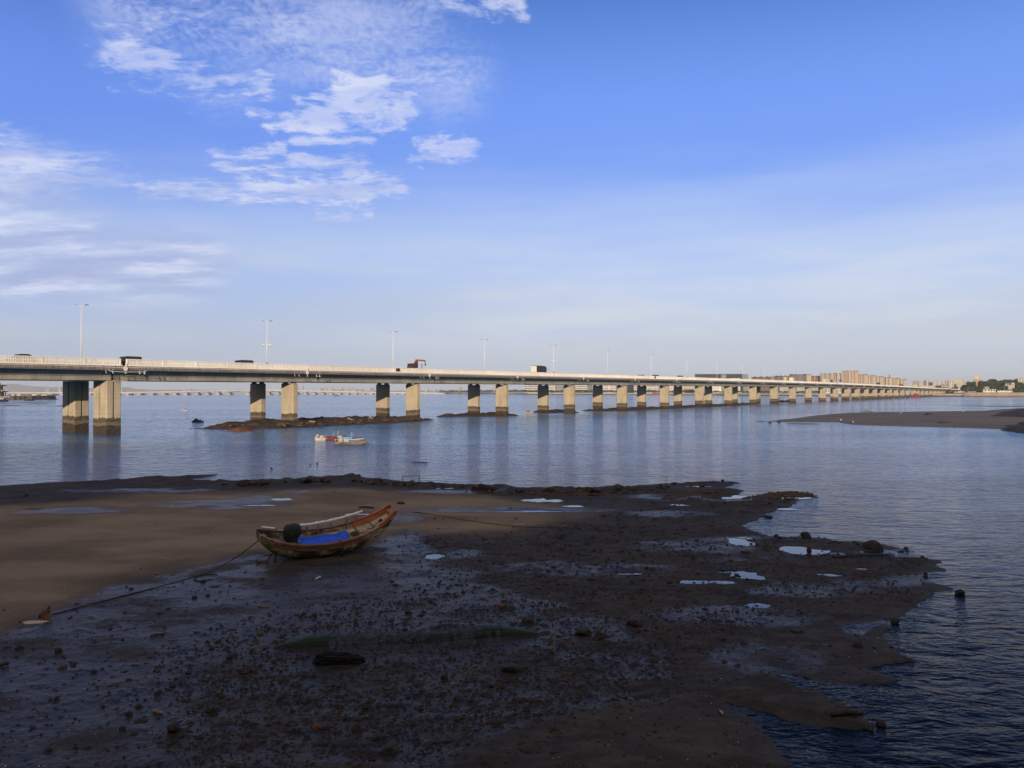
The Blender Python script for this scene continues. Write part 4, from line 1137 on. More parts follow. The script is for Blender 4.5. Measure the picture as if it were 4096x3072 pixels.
# tyre fender on the near side
tyre = empty('tyre'); mb = MB(); prof = [(.115, -.045), (.165, -.055), (.185, 0), (.165, .055), (.115, .045)]
mb.loft([[Vector((r * math.cos(a), y, r * math.sin(a))) for r, y in prof] for a in np.linspace(0, 2 * math.pi, 25)], closed=True, caps=False)
bx, by_ = None, None
heading, roll = R(32), R(14)
boat.rotation_mode = 'QUATERNION'
boat.rotation_quaternion = Matrix.Rotation(heading, 3, 'Z').to_quaternion() @ Matrix.Rotation(roll, 3, 'X').to_quaternion()
BC = Vector((-9.52, 40.62, 0)); BC.z = mud_z(BC.x, BC.y) + .10
boat.location = BC
boat.scale = (.925, 1, 1)
BQ = boat.rotation_quaternion.to_matrix()
def BW(x, y, z): return BC + BQ @ Vector((x * .925, y, z))
tag(boat, 'weathered wooden boat with an orange bow lying aground on the mud', 'boat')
tm = mb.build('rubber', M['black_rubber'], tyre, True)
mb = MB(); mb.tube([(0, 0, .17), (0, .03, .45)], .014, 5); mb.build('lanyard', M['rope'], tyre)
hb, zk, zs = st_at(.62)
tyre.location = BW(.62, -hb - .13, zs - .52); tyre.rotation_euler = (R(8), 0, heading)
tag(tyre, 'small black tyre hung as a fender on the side of the grounded boat', 'tyre')
# blue tarpaulin spread over the well
NX, NY = 40, 24
ii = np.arange(NX * NY).reshape(NX, NY); cs = []
for a in np.linspace(-1.6, 1.32, NX):
    hb, zk, zs = st_at(a)
    for b in np.linspace(-1, 1, NY):
        e = 1 - abs(b) ** 6
        lim = hb * (.92 if b < 0 else .66)
        z = zs - .235 + .055 * e + .035 * mnoise.fractal(Vector((a * 1.6, b * 1.8, .3)), .8, 2, 4) + .018 * math.sin(a * 5 + b * 2.2)
        z -= .05 * (1 - sstep(0, .12, min(a + 1.6, 1.32 - a)))
        cs.append((a + .12 * b * (a > -.8) * 1.0 + .02 * math.sin(b * 9), b * lim + .02 * math.sin(a * 7), z))
fcs = np.stack([ii[:-1, :-1], ii[1:, :-1], ii[1:, 1:], ii[:-1, 1:]], -1).reshape(-1, 4)
tarp = np_mesh('tarpaulin', np.array(cs), fcs, M['tarp_blue'])
md = tarp.modifiers.new('thick', 'SOLIDIFY'); md.thickness = .012
tarp.rotation_mode = 'QUATERNION'; tarp.rotation_quaternion = boat.rotation_quaternion; tarp.location = BC; tarp.scale = (.925, 1, 1)
tag(tarp, 'bright blue tarpaulin spread over the middle of the grounded boat', 'tarpaulin')
# mooring rope from the stern to the rusty anchor, a second thin one from the bow
def lay(px, py, dz=.02):
    p = gnd(px, py, .12); z = mud_z(p.x, p.y); p = gnd(px, py, z); p.z = z + dz; return p
a0 = BW(-3.62, -.35, 1.22)
pts = [a0]
for px, py, t in ((950, 2226, .62), (845, 2284, .30), (720, 2324, .10), (597, 2357, 0), (420, 2402, 0), (249, 2447, 0), (196, 2460, 0)):
    p = lay(px, py, .03); q = gnd(px, py, p.z + t); pts.append(q)
def smooth_pts(P, n=8):
    out = []
    for i in range(len(P) - 1):
        p0, p1, p2, p3 = P[max(i - 1, 0)], P[i], P[i + 1], P[min(i + 2, len(P) - 1)]
        for k in range(n):
            t = k / n
            out.append(.5 * ((2 * p1) + (p2 - p0) * t + (2 * p0 - 5 * p1 + 4 * p2 - p3) * t * t + (3 * p1 - p0 - 3 * p2 + p3) * t ** 3))
    return out + [P[-1]]
mb = MB(); mb.tube(smooth_pts(pts), .026, 6)
tag(mb.build('mooring_rope', M['rope'], None, True), 'dark mooring rope running from the boat stern to a rusty anchor', 'rope')
mb = MB(); mb.tube(smooth_pts([lay(870, 2302), lay(840, 2298), lay(800, 2306), lay(775, 2318), lay(800, 2326), lay(850, 2318)]), .022, 5)
tag(mb.build('rope_end', M['rope'], None, True), 'loose looped rope end lying beside the taut mooring rope', 'rope')
b0 = BW(3.4, .0, 1.75)
mb = MB(); mb.tube(smooth_pts([lay(1640, 2048), lay(1709, 2056), lay(1900, 2087), lay(2107, 2109), lay(2329, 2113)]), .02, 5)
tag(mb.build('thin_line', M['rope'], None, True), 'thin dark line lying across the mud beyond the boat bow', 'rope')
anchor = empty('anchor'); p = lay(182, 2470, 0); anchor.location = p; anchor.rotation_euler = (R(12), R(-24), R(35))
mb = MB(); mb.bar((-.1, 0, .02), (.30, 0, .34), .08); mb.build('shank', M['rust'], anchor)
mb = MB(); mb.box((-.02, .08, .13), (.44, .10, .24), Matrix.Rotation(.5, 3, 'X') @ Matrix.Rotation(-.35, 3, 'Y'), taper=.5); mb.build('fluke', M['rust'], anchor)
mb = MB(); mb.box((.02, -.10, .12), (.40, .09, .26), Matrix.Rotation(-.4, 3, 'X') @ Matrix.Rotation(-.2, 3, 'Y'), taper=.5); mb.build('fluke', M['rust'], anchor)
tag(anchor, 'rusty broken anchor half sunk at the end of the mooring rope', 'anchor')

# ------------------------------------------------------------------ small boats on the water
M['boat_white'] = plain('white_boat_paint', (.50, .47, .42), (.34, .32, .28), 2, .5)
M['boat_red'] = plain('red_boat_paint', (.22, .05, .04), (.15, .04, .035), 2, .55)
M['boat_navy'] = plain('navy_boat_paint', (.03, .045, .16), (.02, .03, .11), 2, .5)
M['boat_sky'] = plain('sky_blue_paint', (.09, .30, .52), (.07, .23, .42), 2, .5)
M['boat_grey'] = plain('grey_boat_wood', (.20, .185, .15), (.11, .10, .085), 2, .8, bump=.4)
M['boat_dark'] = plain('dark_boat_wood', (.028, .025, .024), (.015, .014, .014), 2, .8, bump=.4)
M['boat_yellow'] = plain('yellow_boat_paint', (.50, .36, .14), (.32, .22, .09), 2, .6)
M['sheet_grey'] = plain('grey_plastic_sheet', (.40, .42, .40), (.28, .3, .28), 3, .6)
def skiff(t, L, B, H, hullmat, rimmat, bowlift=.35, flat=False, innermat=None):
    xs = np.linspace(-L / 2, L / 2, 13); secs, ins, rim = [], [], []
    for x in xs:
        k = (x + L / 2) / L
        hb = B / 2 * (.78 + .22 * math.sin(min(k * 1.9, 1.0) * math.pi / 2)) * (1 - max(0, (k - .62) / .38) ** (2.0 if not flat else 3.2) * (.86 if not flat else .55))
        zs = H * (.72 + bowlift * max(0, (k - .45) / .55) ** 2 + .06 * (1 - k)); zk = -H * .25 + H * .55 * max(0, (k - .75) / .25) ** 2
        half = [(hb, zs), (hb * .96, zk + (zs - zk) * .5), (hb * .72, zk + (zs - zk) * .12), (0.001, zk)]
        secs.append([Vector((x, y, z)) for y, z in half] + [Vector((x, -y, z)) for y, z in half[::-1]])
        hi = max(hb - .05, .02)
        ins.append([Vector((x, hi, zs)), Vector((x, hi * .8, H * .25)), Vector((x, -hi * .8, H * .25)), Vector((x, -hi, zs))])
        rim.append((x, hb, zs))
    mb = MB(); mb.loft(secs, closed=False); n_ = len(secs[0])
    mb.add(secs[0], [tuple(range(n_))]); mb.add(secs[-1], [tuple(range(n_))[::-1]])
    mb.build('hull', hullmat, t, False)
    mb = MB(); mb.loft(ins, closed=False); mb.build('interior', innermat or hullmat, t)
    mb = MB()
    for sg in (-1, 1): mb.tube([(x, sg * hb, z + .02) for x, hb, z in rim], .05, 5)
    mb.build('gunwale', rimmat, t)
def outboard(t, x, z, cov=None, tilt=.3):
    q = MB(); q.box((x, 0, z), (.34, .32, .42), Matrix.Rotation(tilt, 3, 'Y')).box((x + .05, 0, z + .24), (.3, .3, .12)); e = q.build('outboard_motor', cov or M['dark_metal'], t)
    q = MB(); q.bar((x - .05, 0, z - .2), (x - .4, 0, z - .75), .12, .1); q.build('leg', M['dark_metal'], e)
def place_boat(t, px, py, rz, z=0.0):
    p = gnd(px, py, 0); t.location = (p.x, p.y, z); t.rotation_euler = (0, 0, rz)
# white stern, red bow
t = empty('fishing_boat'); skiff(t, 5.0, 1.6, .72, M['boat_red'], M['boat_red'], .75, False, M['boat_dark'])
mb = MB(); mb.box((-1.75, 0, .30), (1.7, 1.62, .70)).box((-1.45, -.1, .85), (.7, 1.2, .5)).box((-2.45, .1, .72), (.25, .9, .35)); mb.build('white_stern', M['boat_white'], t)
mb = MB(); mb.box((-.9, -.5, .78), (.9, .5, .3)).box((-.2, .2, .72), (.8, .5, .35)).box((.7, 0, .8), (.9, .7, .2)); mb.build('red_cargo', M['boat_red'], t)
outboard(t, -2.2, 1.1, M['sheet_grey']); mb = MB(); mb.bar((1.2, 0, .7), (1.3, 0, 2.2), .05).bar((.4, .3, .7), (.6, .3, 1.8), .04); mb.build('pole', M['foam'], t)
place_boat(t, 1322, 1760, R(17)); t.scale = (1, 1, 0.72); tag(t, 'open boat with white stern and red bow moored behind the blue one', 'boat', 'boats moored off the mud')
# blue
t = empty('fishing_boat'); skiff(t, 4.9, 1.5, .55, M['boat_white'], M['boat_navy'], .65, True, M['boat_navy'])
mb = MB(); mb.box((-.55, -.55, .70), (1.9, .1, .62)).box((-.55, .55, .70), (1.9, .1, .62)).box((.38, 0, .70), (.08, 1.1, .62)); mb.build('blue_side_board', M['boat_sky'], t)
mb = MB(); mb.box((-.5, 0, .95), (1.5, .9, .22)); mb.build('navy_cover', M['boat_navy'], t)
outboard(t, -1.85, .95, M['sheet_grey']); mb = MB(); mb.blob((-1.45, 0, 1.0), (.34, .4, .36), 4, 2, .25); mb.build('motor_sheet', M['sheet_grey'], t, True)
mb = MB(); mb.box((-2.1, 0, .55), (.5, 1.3, .25)); mb.build('stern_bench', M['boat_dark'], t)
mb = MB(); mb.bar((.42, .2, .5), (.40, .2, 2.3), .05); mb.build('pole', M['foam'], t)
place_boat(t, 1398, 1760.5, R(14)); t.scale = (1, 1, 0.58); tag(t, 'low white boat with sky blue side boards and navy bow', 'boat', 'boats moored off the mud')
# grey
t = empty('fishing_boat'); skiff(t, 5.0, 1.45, .55, M['boat_grey'], M['gunwale_wood'], .55, True, M['boat_dark'])
mb = MB(); mb.blob((-1.55, 0, .92), (.40, .42, .55), 9, 3, .2); mb.build('motor_sheet', M['sheet_grey'], t, True)
mb = MB(); mb.box((-.75, .2, .85), (.75, .08, .65)).box((-.4, -.1, .85), (.08, .6, .62)); mb.build('clear_panel', M['sheet_grey'], t)
mb = MB(); mb.box((.55, 0, .48), (.9, 1.1, .12)).box((1.5, 0, .62), (.9, .9, .16)); mb.build('deck_board', M['gunwale_wood'], t)
mb = MB(); mb.bar((-2.3, -.6, .5), (-1.2, -.72, .62), .06).bar((-2.3, .6, .5), (-1.2, .72, .62), .06).bar((-2.35, -.6, .8), (-2.35, .6, .8), .06); mb.build('stern_rail', M['boat_white'], t)
outboard(t, -2.2, .75)
mb = MB(); mb.bar((-.3, -.66, .3), (-.3, -.66, .62), .09).bar((.25, -.66, .3), (.25, -.66, .62), .09); mb.build('rib', M['boat_white'], t)
place_boat(t, 1404, 1779, R(9)); t.scale = (1, 1, 0.80); tag(t, 'grey wooden boat with a sheeted motor, nearest moored of three', 'boat', 'boats moored off the mud')
mb = MB(); p = gnd(1459, 1770); mb.tube([p + Vector((-.2, 0, .45)), gnd(1470, 1774, .1), gnd(1484, 1777, 0)], .03, 5); tag(mb.build('anchor_line', M['rope']), 'short anchor line from the grey boat bow into the water', 'rope')
# motorboat under way
t = empty('motorboat'); skiff(t, 6.2, 1.9, 1.0, M['boat_white'], M['boat_dark'], .25)
outboard(t, -2.9, .9)
t.scale = (.55, .55, .55); place_boat(t, 736, 1643, R(183)); tag(t, 'small white motorboat heading away with a helmsman in the stern', 'boat')
def person(name, label, x, y, z, rz, shirt, trousers, seated=True, s=1.0):
    """one skinned figure: seated or standing, arms forward"""
    pts = {'pelvis': (0, 0, .0), 'chest': (0.02, 0, .36), 'neck': (.03, 0, .54), 'head': (.05, 0, .66), 'top': (.05, 0, .79)}
    lst, ed, rad = [], [], []
    def add(p, r): lst.append(p); rad.append(r); return len(lst) - 1
    pe = add((0, 0, 0), .15); ch = add((.02, 0, .34), .17); nk = add((.03, 0, .52), .06); hd = add((.05, 0, .64), .10); tp = add((.05, 0, .74), .085)
    ed += [(pe, ch), (ch, nk), (nk, hd), (hd, tp)]
    for sg in (-1, 1):
        sh = add((.02, sg * .2, .46), .07); elb = add((.16, sg * .24, .22), .05); ha = add((.36, sg * .16, .22), .04); fi = add((.45, sg * .15, .21), .025); ed += [(ch, sh), (sh, elb), (elb, ha), (ha, fi)]
        hp = add((.02, sg * .1, -.04), .11)
        if seated: kn = add((.42, sg * .12, .02), .075); an = add((.42, sg * .12, -.40), .05); ft = add((.58, sg * .12, -.42), .04)
        else: kn = add((.04, sg * .11, -.44), .075); an = add((.0, sg * .11, -.84), .05); ft = add((.16, sg * .12, -.88), .04)
        ed += [(pe, hp), (hp, kn), (kn, an), (an, ft)]
    me = bpy.data.meshes.new(name); me.from_pydata(lst, ed, []); me.materials.append(shirt)
    o = bpy.data.objects.new(name, me); COL.objects.link(o)
    sk = o.modifiers.new('skin', 'SKIN')
    for i, v in enumerate(me.skin_vertices[0].data): v.radius = (rad[i], rad[i]); v.use_root = (i == 0)
    o.modifiers.new('sub', 'SUBSURF').levels = 1; o.modifiers['sub'].render_levels = 1
    o.location = (x, y, z); o.rotation_euler = (0, 0, rz); o.scale = (s, s, s)
    mb = MB(); mb.blob((.04, 0, .75), (.115, .11, .09), 2, 2, .1); mb.build('hair', M['boat_dark'], o, True)
    tag(o, label, 'person'); return o
M['cloth_dark'] = plain('dark_clothes', (.035, .035, .045), (.02, .02, .025), 5, .9)
p = gnd(744, 1643); person('person', 'person in dark clothes sitting at the stern of the small motorboat', p.x, p.y, .50, R(183), M['cloth_dark'], M['cloth_dark'], True, .9)
# its wake is a line of disturbed water
M['wake'] = plain('wake_foam', (.16, .19, .25), (.05, .06, .09), .7, .4, stretch=(.15, 2, 1))
# dark work raft with poles and two people
t = empty('work_raft')
mb = MB(); mb.box((0, 0, .35), (5.2, 2.4, .9), taper=.9).box((-2.55, 0, .15), (.7, 1.8, .5)).box((2.4, 0, .25), (.8, 2.0, .65)).box((.3, 0, .95), (3.6, 1.8, .5), taper=.8); mb.build('hull', M['boat_dark'], t)
mb = MB(); mb.blob((.7, 0, 1.45), (.75, .6, .5), 3, 2, .3); mb.build('net_pile', M['boat_dark'], t, True)
mb = MB(); mb.bar((-1.6, 0, 1.0), (-1.9, 0, 2.6), .12).bar((-1.55, .2, 1.5), (-.9, .2, 2.35), .1); mb.build('pole', M['boat_dark'], t)
mb = MB(); mb.bar((1.6, 0, 1.0), (1.7, 0, 2.2), .12).bar((1.6, 0, 1.75), (3.0, 0, 2.7), .09); mb.build('derrick', M['boat_dark'], t)
t.scale = (.52, .52, .52); place_boat(t, 791, 1689, R(176)); tag(t, 'dark work raft with slanting poles floating near the rubble bar', 'raft')
# yellow boat by the rubble bar
t = empty('moored_boat'); skiff(t, 7.2, 2.0, 1.1, M['boat_yellow'], M['boat_white'], .2, True)
mb = MB(); mb.box((-.6, 0, 1.15), (3.2, 1.6, .9)); mb.build('cabin', M['boat_dark'], t); mb = MB(); mb.box((-.6, 0, 1.66), (3.6, 1.8, .12)); mb.build('cabin_roof', M['boat_yellow'], t)
mb = MB(); mb.box((1.9, 0, .9), (.5, 1.2, .9)); mb.build('foredeck_locker', M['boat_white'], t)
t.scale = (.46, .46, .5); place_boat(t, 2116, 1652, R(4)); tag(t, 'yellow and cream boat with a low cabin beside the third rubble bar', 'boat')
# dark boat with canopy seen between far piers
t = empty('canopy_boat'); skiff(t, 11, 2.4, 1.5, M['boat_dark'], M['boat_dark'], .9)
mb = MB(); mb.box((-2.4, 0, 3.0), (6.0, 2.4, .15)); mb.build('canopy', M['boat_dark'], t)
mb = MB()
for x in (-5.2, -2.4, .4):
    for y in (-1.05, 1.05): mb.bar((x, y, 1), (x, y, 3), .1)
mb.build('canopy_frame', M['boat_white'], t)
mb = MB(); mb.box((-.6, -.8, 1.35), (2.8, .5, .8)); mb.build('cargo', M['boat_yellow'], t)
place_boat(t, 3134, 1608.5, R(5)); tag(t, 'dark boat with a flat canopy and turned up bow behind the piers', 'boat')
# boat drawn up on the far mudbank
t = empty('beached_skiff'); skiff(t, 7.5, 2.0, 1.0, M['car_blue'], M['foam'], .3); mb = MB(); mb.box((-1, 0, 1.0), (3, 1.5, .7)); mb.build('cabin', M['boat_navy'], t)
mb = MB(); mb.box((2.6, 0, .75), (1.6, 1.4, .3)); mb.build('foredeck', M['foam'], t)
t.scale = (.5, .5, .55); p = gnd(3474, 1651); t.location = (p.x, p.y, .45); t.rotation_euler = (0, 0, R(-6)); tag(t, 'pale blue skiff drawn up along the far mudbank edge', 'boat')
# red work barge under the far spans, red ships by the seawall
t = empty('work_barge'); M['barge_red'] = plain('barge_red', (.30, .075, .06), (.2, .05, .045), .3, .7)
mb = MB(); mb.box((0, 0, 1.3), (9.5, 6, 3.2), taper=.96).box((-.3, 0, 3.4), (8, 4.5, 1.4), taper=.9).box((-.3, 0, 4.6), (6, 3, .9)); mb.build('hull', M['barge_red'], t)
mb = MB(); mb.box((0, -3.02, 1.9), (8.4, .1, .3)).box((0, -2.3, 3.4), (7, .1, .25)); mb.build('rubbing_strip', M['boat_dark'], t)
q = B0 + BD * 1040 + BM * -8.5
place_boat(t, 3652, 1588.5, R(40)); t.location = (q.x, q.y, 0); tag(t, 'rust red work barge tied under the far bridge spans', 'barge')
for px, L, lab in ((2622, 15, 'red barge moored at the seawall between far piers'), (2677, 8, 'smaller red barge beside the seawall crane')):
    t = empty('harbour_barge'); skiff(t, L, 4, 3.0, M['barge_red'], M['barge_red'], .15, True)
    mb = MB(); mb.box((-L * .12, 0, 4.2), (L * .5, 3.2, 4.2)).box((L * .3, 0, 3), (L * .22, 2.6, 2.2)); mb.build('deckhouse', M['barge_red'], t)
    mb = MB(); mb.bar((L * .1, 0, 4), (L * .3, 0, 11), .25).bar((L * .3, 0, 11), (L * .45, 0, 6), .15); mb.build('derrick', M['crane_orange'], t)
    p = gnd(px, 1580.5); t.location = (p.x, p.y, 0); tag(t, lab, 'barge', 'red barges by the seawall')
# distant boat dots
for px, py, L, lab in ((118, 1602.5, 9, 'dark flat boat lying off the old quay'), (1346, 1584, 8, 'tiny boat far out before the second bridge')):
    t = empty('flat_boat'); skiff(t, L, 2.2, 1.2, M['boat_dark'], M['boat_grey'], .3); mb = MB(); mb.box((-1, 0, 1.2), (2.5, 1.5, 1.1)); mb.build('cabin', M['boat_grey'], t)
    place_boat(t, px, py, R(3)); tag(t, lab, 'boat')
# ------------------------------------------------------------------ the far shores
M['shore_earth'] = plain('shore_earth', (.20, .17, .13), (.12, .10, .08), .05, .9)
M['seawall'] = plain('pale_seawall', (.36, .33, .29), (.26, .235, .20), .3, .85, stretch=(1, 1, 3))
M['tidal_stone'] = plain('dark_tidal_stone', (.075, .066, .058), (.045, .04, .036), .4, .9, bump=.5)
M['beach_sand'] = plain('beach_tan', (.30, .235, .165), (.21, .165, .12), .08, .9)
SH = [(2050, 1577.6), (2100, 1578.9), (2250, 1579.2), (2400, 1580), (2600, 1580.3), (2800, 1581.2), (3100, 1583.3), (3400, 1585), (3700, 1586), (3900, 1586.8), (4096, 1587.2), (4500, 1588)]
line = [gnd(px, py) for px, py in SH]
line = [line[0] + Vector((-40, 60, 0))] + line
def strip(a0, z0, a1, z1):     # a sheet between two offsets inland from the shore line
    vs, fs = [], []
    for i, p in enumerate(line):
        d = (line[min(i + 1, len(line) - 1)] - line[max(i - 1, 0)]); d.z = 0; d.normalize()
        nrm = Vector((-d.y, d.x, 0))
        if nrm.y < 0: nrm = -nrm
        for a, z in ((a0, z0), (a1, z1)): vs.append(p + nrm * a + Vector((0, 0, z)))
    for i in range(len(line) - 1): fs.append((2 * i, 2 * i + 2, 2 * i + 3, 2 * i + 1))
    return MB().add(vs, fs)
tag(strip(0, -.3, 7, 1.6).build('shore_stone', M['tidal_stone']), kind='structure')
sw = tag(strip(7, 1.6, 8.2, 4.2).build('seawall', M['seawall']), 'long pale stone seawall edging the far shore under the trees', 'seawall')
par = strip(8.2, 4.2, 9.0, 4.2); par.build('coping', M['seawall'], sw)
tag(strip(9.0, 4.19, 420, 4.6).build('shore_ground', M['shore_earth']), kind='structure')
# promenade in two tan steps right of the bridge end
def shore_at(px, off=0.0):
    for i in range(len(SH) - 1):
        if SH[i][0] <= px <= SH[i + 1][0]:
            t = (px - SH[i][0]) / (SH[i + 1][0] - SH[i][0]); p = line[i + 1].lerp(line[i + 2], t)
            d = line[i + 2] - line[i + 1]; d.z = 0; d.normalize(); n_ = Vector((-d.y, d.x, 0)); n_ = n_ if n_.y > 0 else -n_
            return p + n_ * off, d, n_
mb = MB(); A, dd, nn_ = shore_at(3855); Bq, _, _ = shore_at(4495)
for o0, z0, o1, z1 in ((-1, .6, 2, 3.2), (2, 3.2, 6.5, 3.4), (6.5, 3.4, 7.0, 6.2), (7.0, 6.2, 30, 6.4)):
    vs = [A + nn_ * o0 + Vector((0, 0, z0)), Bq + nn_ * o0 + Vector((0, 0, z0)), Bq + nn_ * o1 + Vector((0, 0, z1)), A + nn_ * o1 + Vector((0, 0, z1))]; mb.add(vs, [(0, 1, 2, 3)])
prom = tag(mb.build('promenade', M['beach_sand']), kind='structure')

# ---- buildings ------------------------------------------------------
def block(name, label, cat, px0, pxf, px1, ytop, Y, mats, alpha=37, group=None, roof=None, zb=4.2, rmax=60, roofh=.7, over=.5, gable=False, extras=None):
    """a block whose near corner stands on pixel column pxf at distance Y: its long front runs back to the left as far as px0, its end wall to the right as far as px1"""
    c0 = at(pxf, 1564, Y); h = at(pxf, ytop, Y).z - zb
    a = R(alpha)
    e1 = Vector((-math.cos(a), math.sin(a), 0)); e2 = Vector((math.sin(a), math.cos(a), 0))
    def reach(e, px):
        u = ray(px, 1564)[0]; den = e.x - u * e.y
        return min(max((u * c0.y - c0.x) / den, 4.0), rmax) if abs(den) > 1e-3 else 10.0
    L = reach(e1, px0) if px0 < pxf - .5 else 12.0
    W_ = reach(e2, px1) if px1 > pxf + .5 else 12.0
    t = empty(name, (c0.x, c0.y, zb), -a)
    fm, em = mats if isinstance(mats, tuple) else (mats, mats)
    mb = MB()
    vs = [Vector(p) for p in ((-L, 0, 0), (0, 0, 0), (0, W_, 0), (-L, W_, 0), (-L, 0, h), (0, 0, h), (0, W_, h), (-L, W_, h))]
    mb.add(vs, [(0, 1, 5, 4), (2, 3, 7, 6), (3, 0, 4, 7), (4, 5, 6, 7), (3, 2, 1, 0)], 0)
    mb.add(vs, [(1, 2, 6, 5)], 1)
    mb.build('wall', [fm, em], t)
    if roof is not None:
        mb = MB()
        if gable:
            r_ = h + roofh * 3
            vs = [Vector(p) for p in ((-L - over, -over, h + .02), (over, -over, h + .02), (over, W_ + over, h + .02), (-L - over, W_ + over, h + .02), (-L * .85, W_ / 2, r_), (-L * .15, W_ / 2, r_))]
            mb.add(vs, [(0, 1, 5, 4), (1, 2, 5), (2, 3, 4, 5), (3, 0, 4), (3, 2, 1, 0)])
        else: mb.box((-L / 2, W_ / 2, h + roofh / 2), (L + 2 * over, W_ + 2 * over, roofh))
        mb.build('roof', roof, t)
    if extras: extras(t, L, W_, h)
    if label: tag(t, label, cat, group)
    return t
W_ = lambda *a, **k: windowed(*a, **k)
M['f_white'] = windowed('white_band_office', (.62, .62, .60), (.07, .085, .11), 40, 4.2, 1.01, .56)
M['f_white2'] = windowed('white_band_office_b', (.66, .65, .62), (.06, .075, .10), 15, 3.9, .82, .5)
M['f_greyband'] = windowed('grey_band_office', (.30, .31, .33), (.09, .105, .13), 50, 3.6, 1.01, .5)
M['f_glass'] = windowed('dark_glass_wall', (.03, .038, .055), (.022, .03, .05), 3.2, 3.4, .86, .8, gspec=.04)
M['f_glassgrey'] = windowed('grey_glass_wall', (.20, .23, .235), (.12, .15, .16), 2.6, 3.2, .8, .75, gspec=.1)
M['f_hall'] = windowed('beige_hall', (.42, .38, .33), (.06, .06, .06), 60, 9, 1.01, .10)
M['f_colon'] = windowed('white_colonnade', (.62, .60, .56), (.05, .055, .07), 4.2, 30, .55, .86)
M['f_brown'] = windowed('brown_flats', (.21, .175, .165), (.045, .045, .05), 3.4, 3.1, .46, .48, band=((.14, .115, .115), 10.5, .42))
M['f_brown2'] = windowed('grey_brown_flats', (.27, .235, .215), (.05, .05, .055), 3.1, 3.1, .44, .46, band=((.36, .31, .265), 9.3, .36))
M['f_orange'] = windowed('orange_brown_flats', (.30, .19, .13), (.05, .045, .045), 3.2, 3.1, .42, .46)
M['f_pink'] = windowed('pink_flats', (.52, .31, .25), (.07, .06, .06), 3.4, 3.1, .45, .5)
M['f_cream'] = windowed('cream_flats', (.44, .385, .31), (.055, .055, .06), 3.3, 3.1, .46, .5, band=((.46, .30, .24), 13.2, .34))
M['f_pale'] = windowed('pale_town', (.52, .49, .43), (.10, .10, .105), 3.6, 3.4, .45, .45)
M['f_pale2'] = windowed('grey_town', (.33, .34, .34), (.10, .11, .12), 3.2, 3.3, .5, .5)
M['f_yellowish'] = windowed('cream_town', (.58, .51, .39), (.11, .10, .09), 4.2, 3.4, .42, .45)
M['cream_wall'] = plain('cream_end_wall', (.62, .52, .38), (.52, .43, .31), .2, .85, stretch=(1, 1, .3))
M['beige_wall'] = plain('beige_end_wall', (.48, .41, .33), (.38, .32, .26), .2, .85, stretch=(1, 1, .3))
M['roof_dark'] = plain('dark_roof', (.075, .065, .065), (.05, .045, .045), .5, .85)
M['roof_brown'] = plain('brown_tile_roof', (.15, .085, .07), (.10, .06, .05), .5, .85)
M['roof_pale'] = plain('pale_roof', (.48, .46, .42), (.38, .36, .33), .3, .8)
# white banded offices behind the bridge piers
off = [('slender white banded tower far along the shore', 1973, 1984, 1985, 1539, 2150, 'f_white'), ('dark distant tower above the shore trees', 1835, 1846, 1848, 1549, 2600, 'f_pale2'),
       ('white banded office with wavy balconies between fourth piers', 2099, 2151, 2153, 1531, 1930, 'f_white'), ('white framed office right of the fourth far pier', 2196, 2219, 2222, 1530, 1920, 'f_white2'), ('grey banded office beside the white framed one', 2223, 2251, 2254, 1531, 1950, 'f_greyband'),
       ('white office with tall glass strip before the fifth piers', 2300, 2350, 2352, 1531, 1900, 'f_white'), ('blue grey glass block beside the fifth far pier', 2352, 2365, 2368, 1533, 1930, 'f_glassgrey'), ('white banded office between the fifth piers', 2412, 2462, 2466, 1531, 1880, 'f_white2'),
       ('dark glass block between fifth and sixth piers', 2509, 2532, 2535, 1533, 1860, 'f_glass'), ('long white banded office between the sixth piers', 2536, 2634, 2638, 1529, 1840, 'f_white'), ('low white pavilion office beside the red crane', 2676, 2694, 2697, 1537, 1800, 'f_white2'),
       ('broad beige hall with dark strips beyond the seventh piers', 2722, 2776, 2782, 1530, 1760, 'f_hall')]
for lab, a, b, c_, y, Y, m in off:
    block('office_building', lab, 'office building', a, b, c_, y, Y, (M[m], M[m]), 12, 'offices along the far shore', M['roof_pale'])
# long dark glass hall rising above the deck
def hall_extras(t, L, Wd, h):
    mb = MB(); mb.box((-L * .40, -.35, h * .5), (L * .10, .7, h * .97)); mb.build('glass_bay', M['f_glassgrey'], t)
    mb = MB(); mb.box((-L * .16, -1.0, h * .40), (L * .20, 2.0, h * .78)); mb.build('colonnade', M['f_colon'], t)
    mb = MB(); mb.box((-L * .85, -.8, h * .40), (L * .28, 1.6, h * .75)).box((-L * .55, -.6, h * .3), (L * .2, 1.2, h * .55)); mb.build('white_storey', M['f_white2'], t)
    mb = MB(); mb.box((-L * .5, -1.6, 1.8), (L * .96, 2.6, 3.2)); mb.build('arcade', M['f_colon'], t)
block('glass_hall', 'long dark glass hall rising above the bridge railing', 'glass building', 2780, 2972, 2974, 1497, 1560, (M['f_glass'], M['f_glass']), 9, None, M['roof_dark'], 4.2, 130, extras=hall_extras)
block('glass_hall', 'grey green glass cube at the end of the dark hall', 'glass building', 2974, 2993, 2995, 1496.5, 1550, (M['f_glassgrey'], M['f_glassgrey']), 9, None, None)
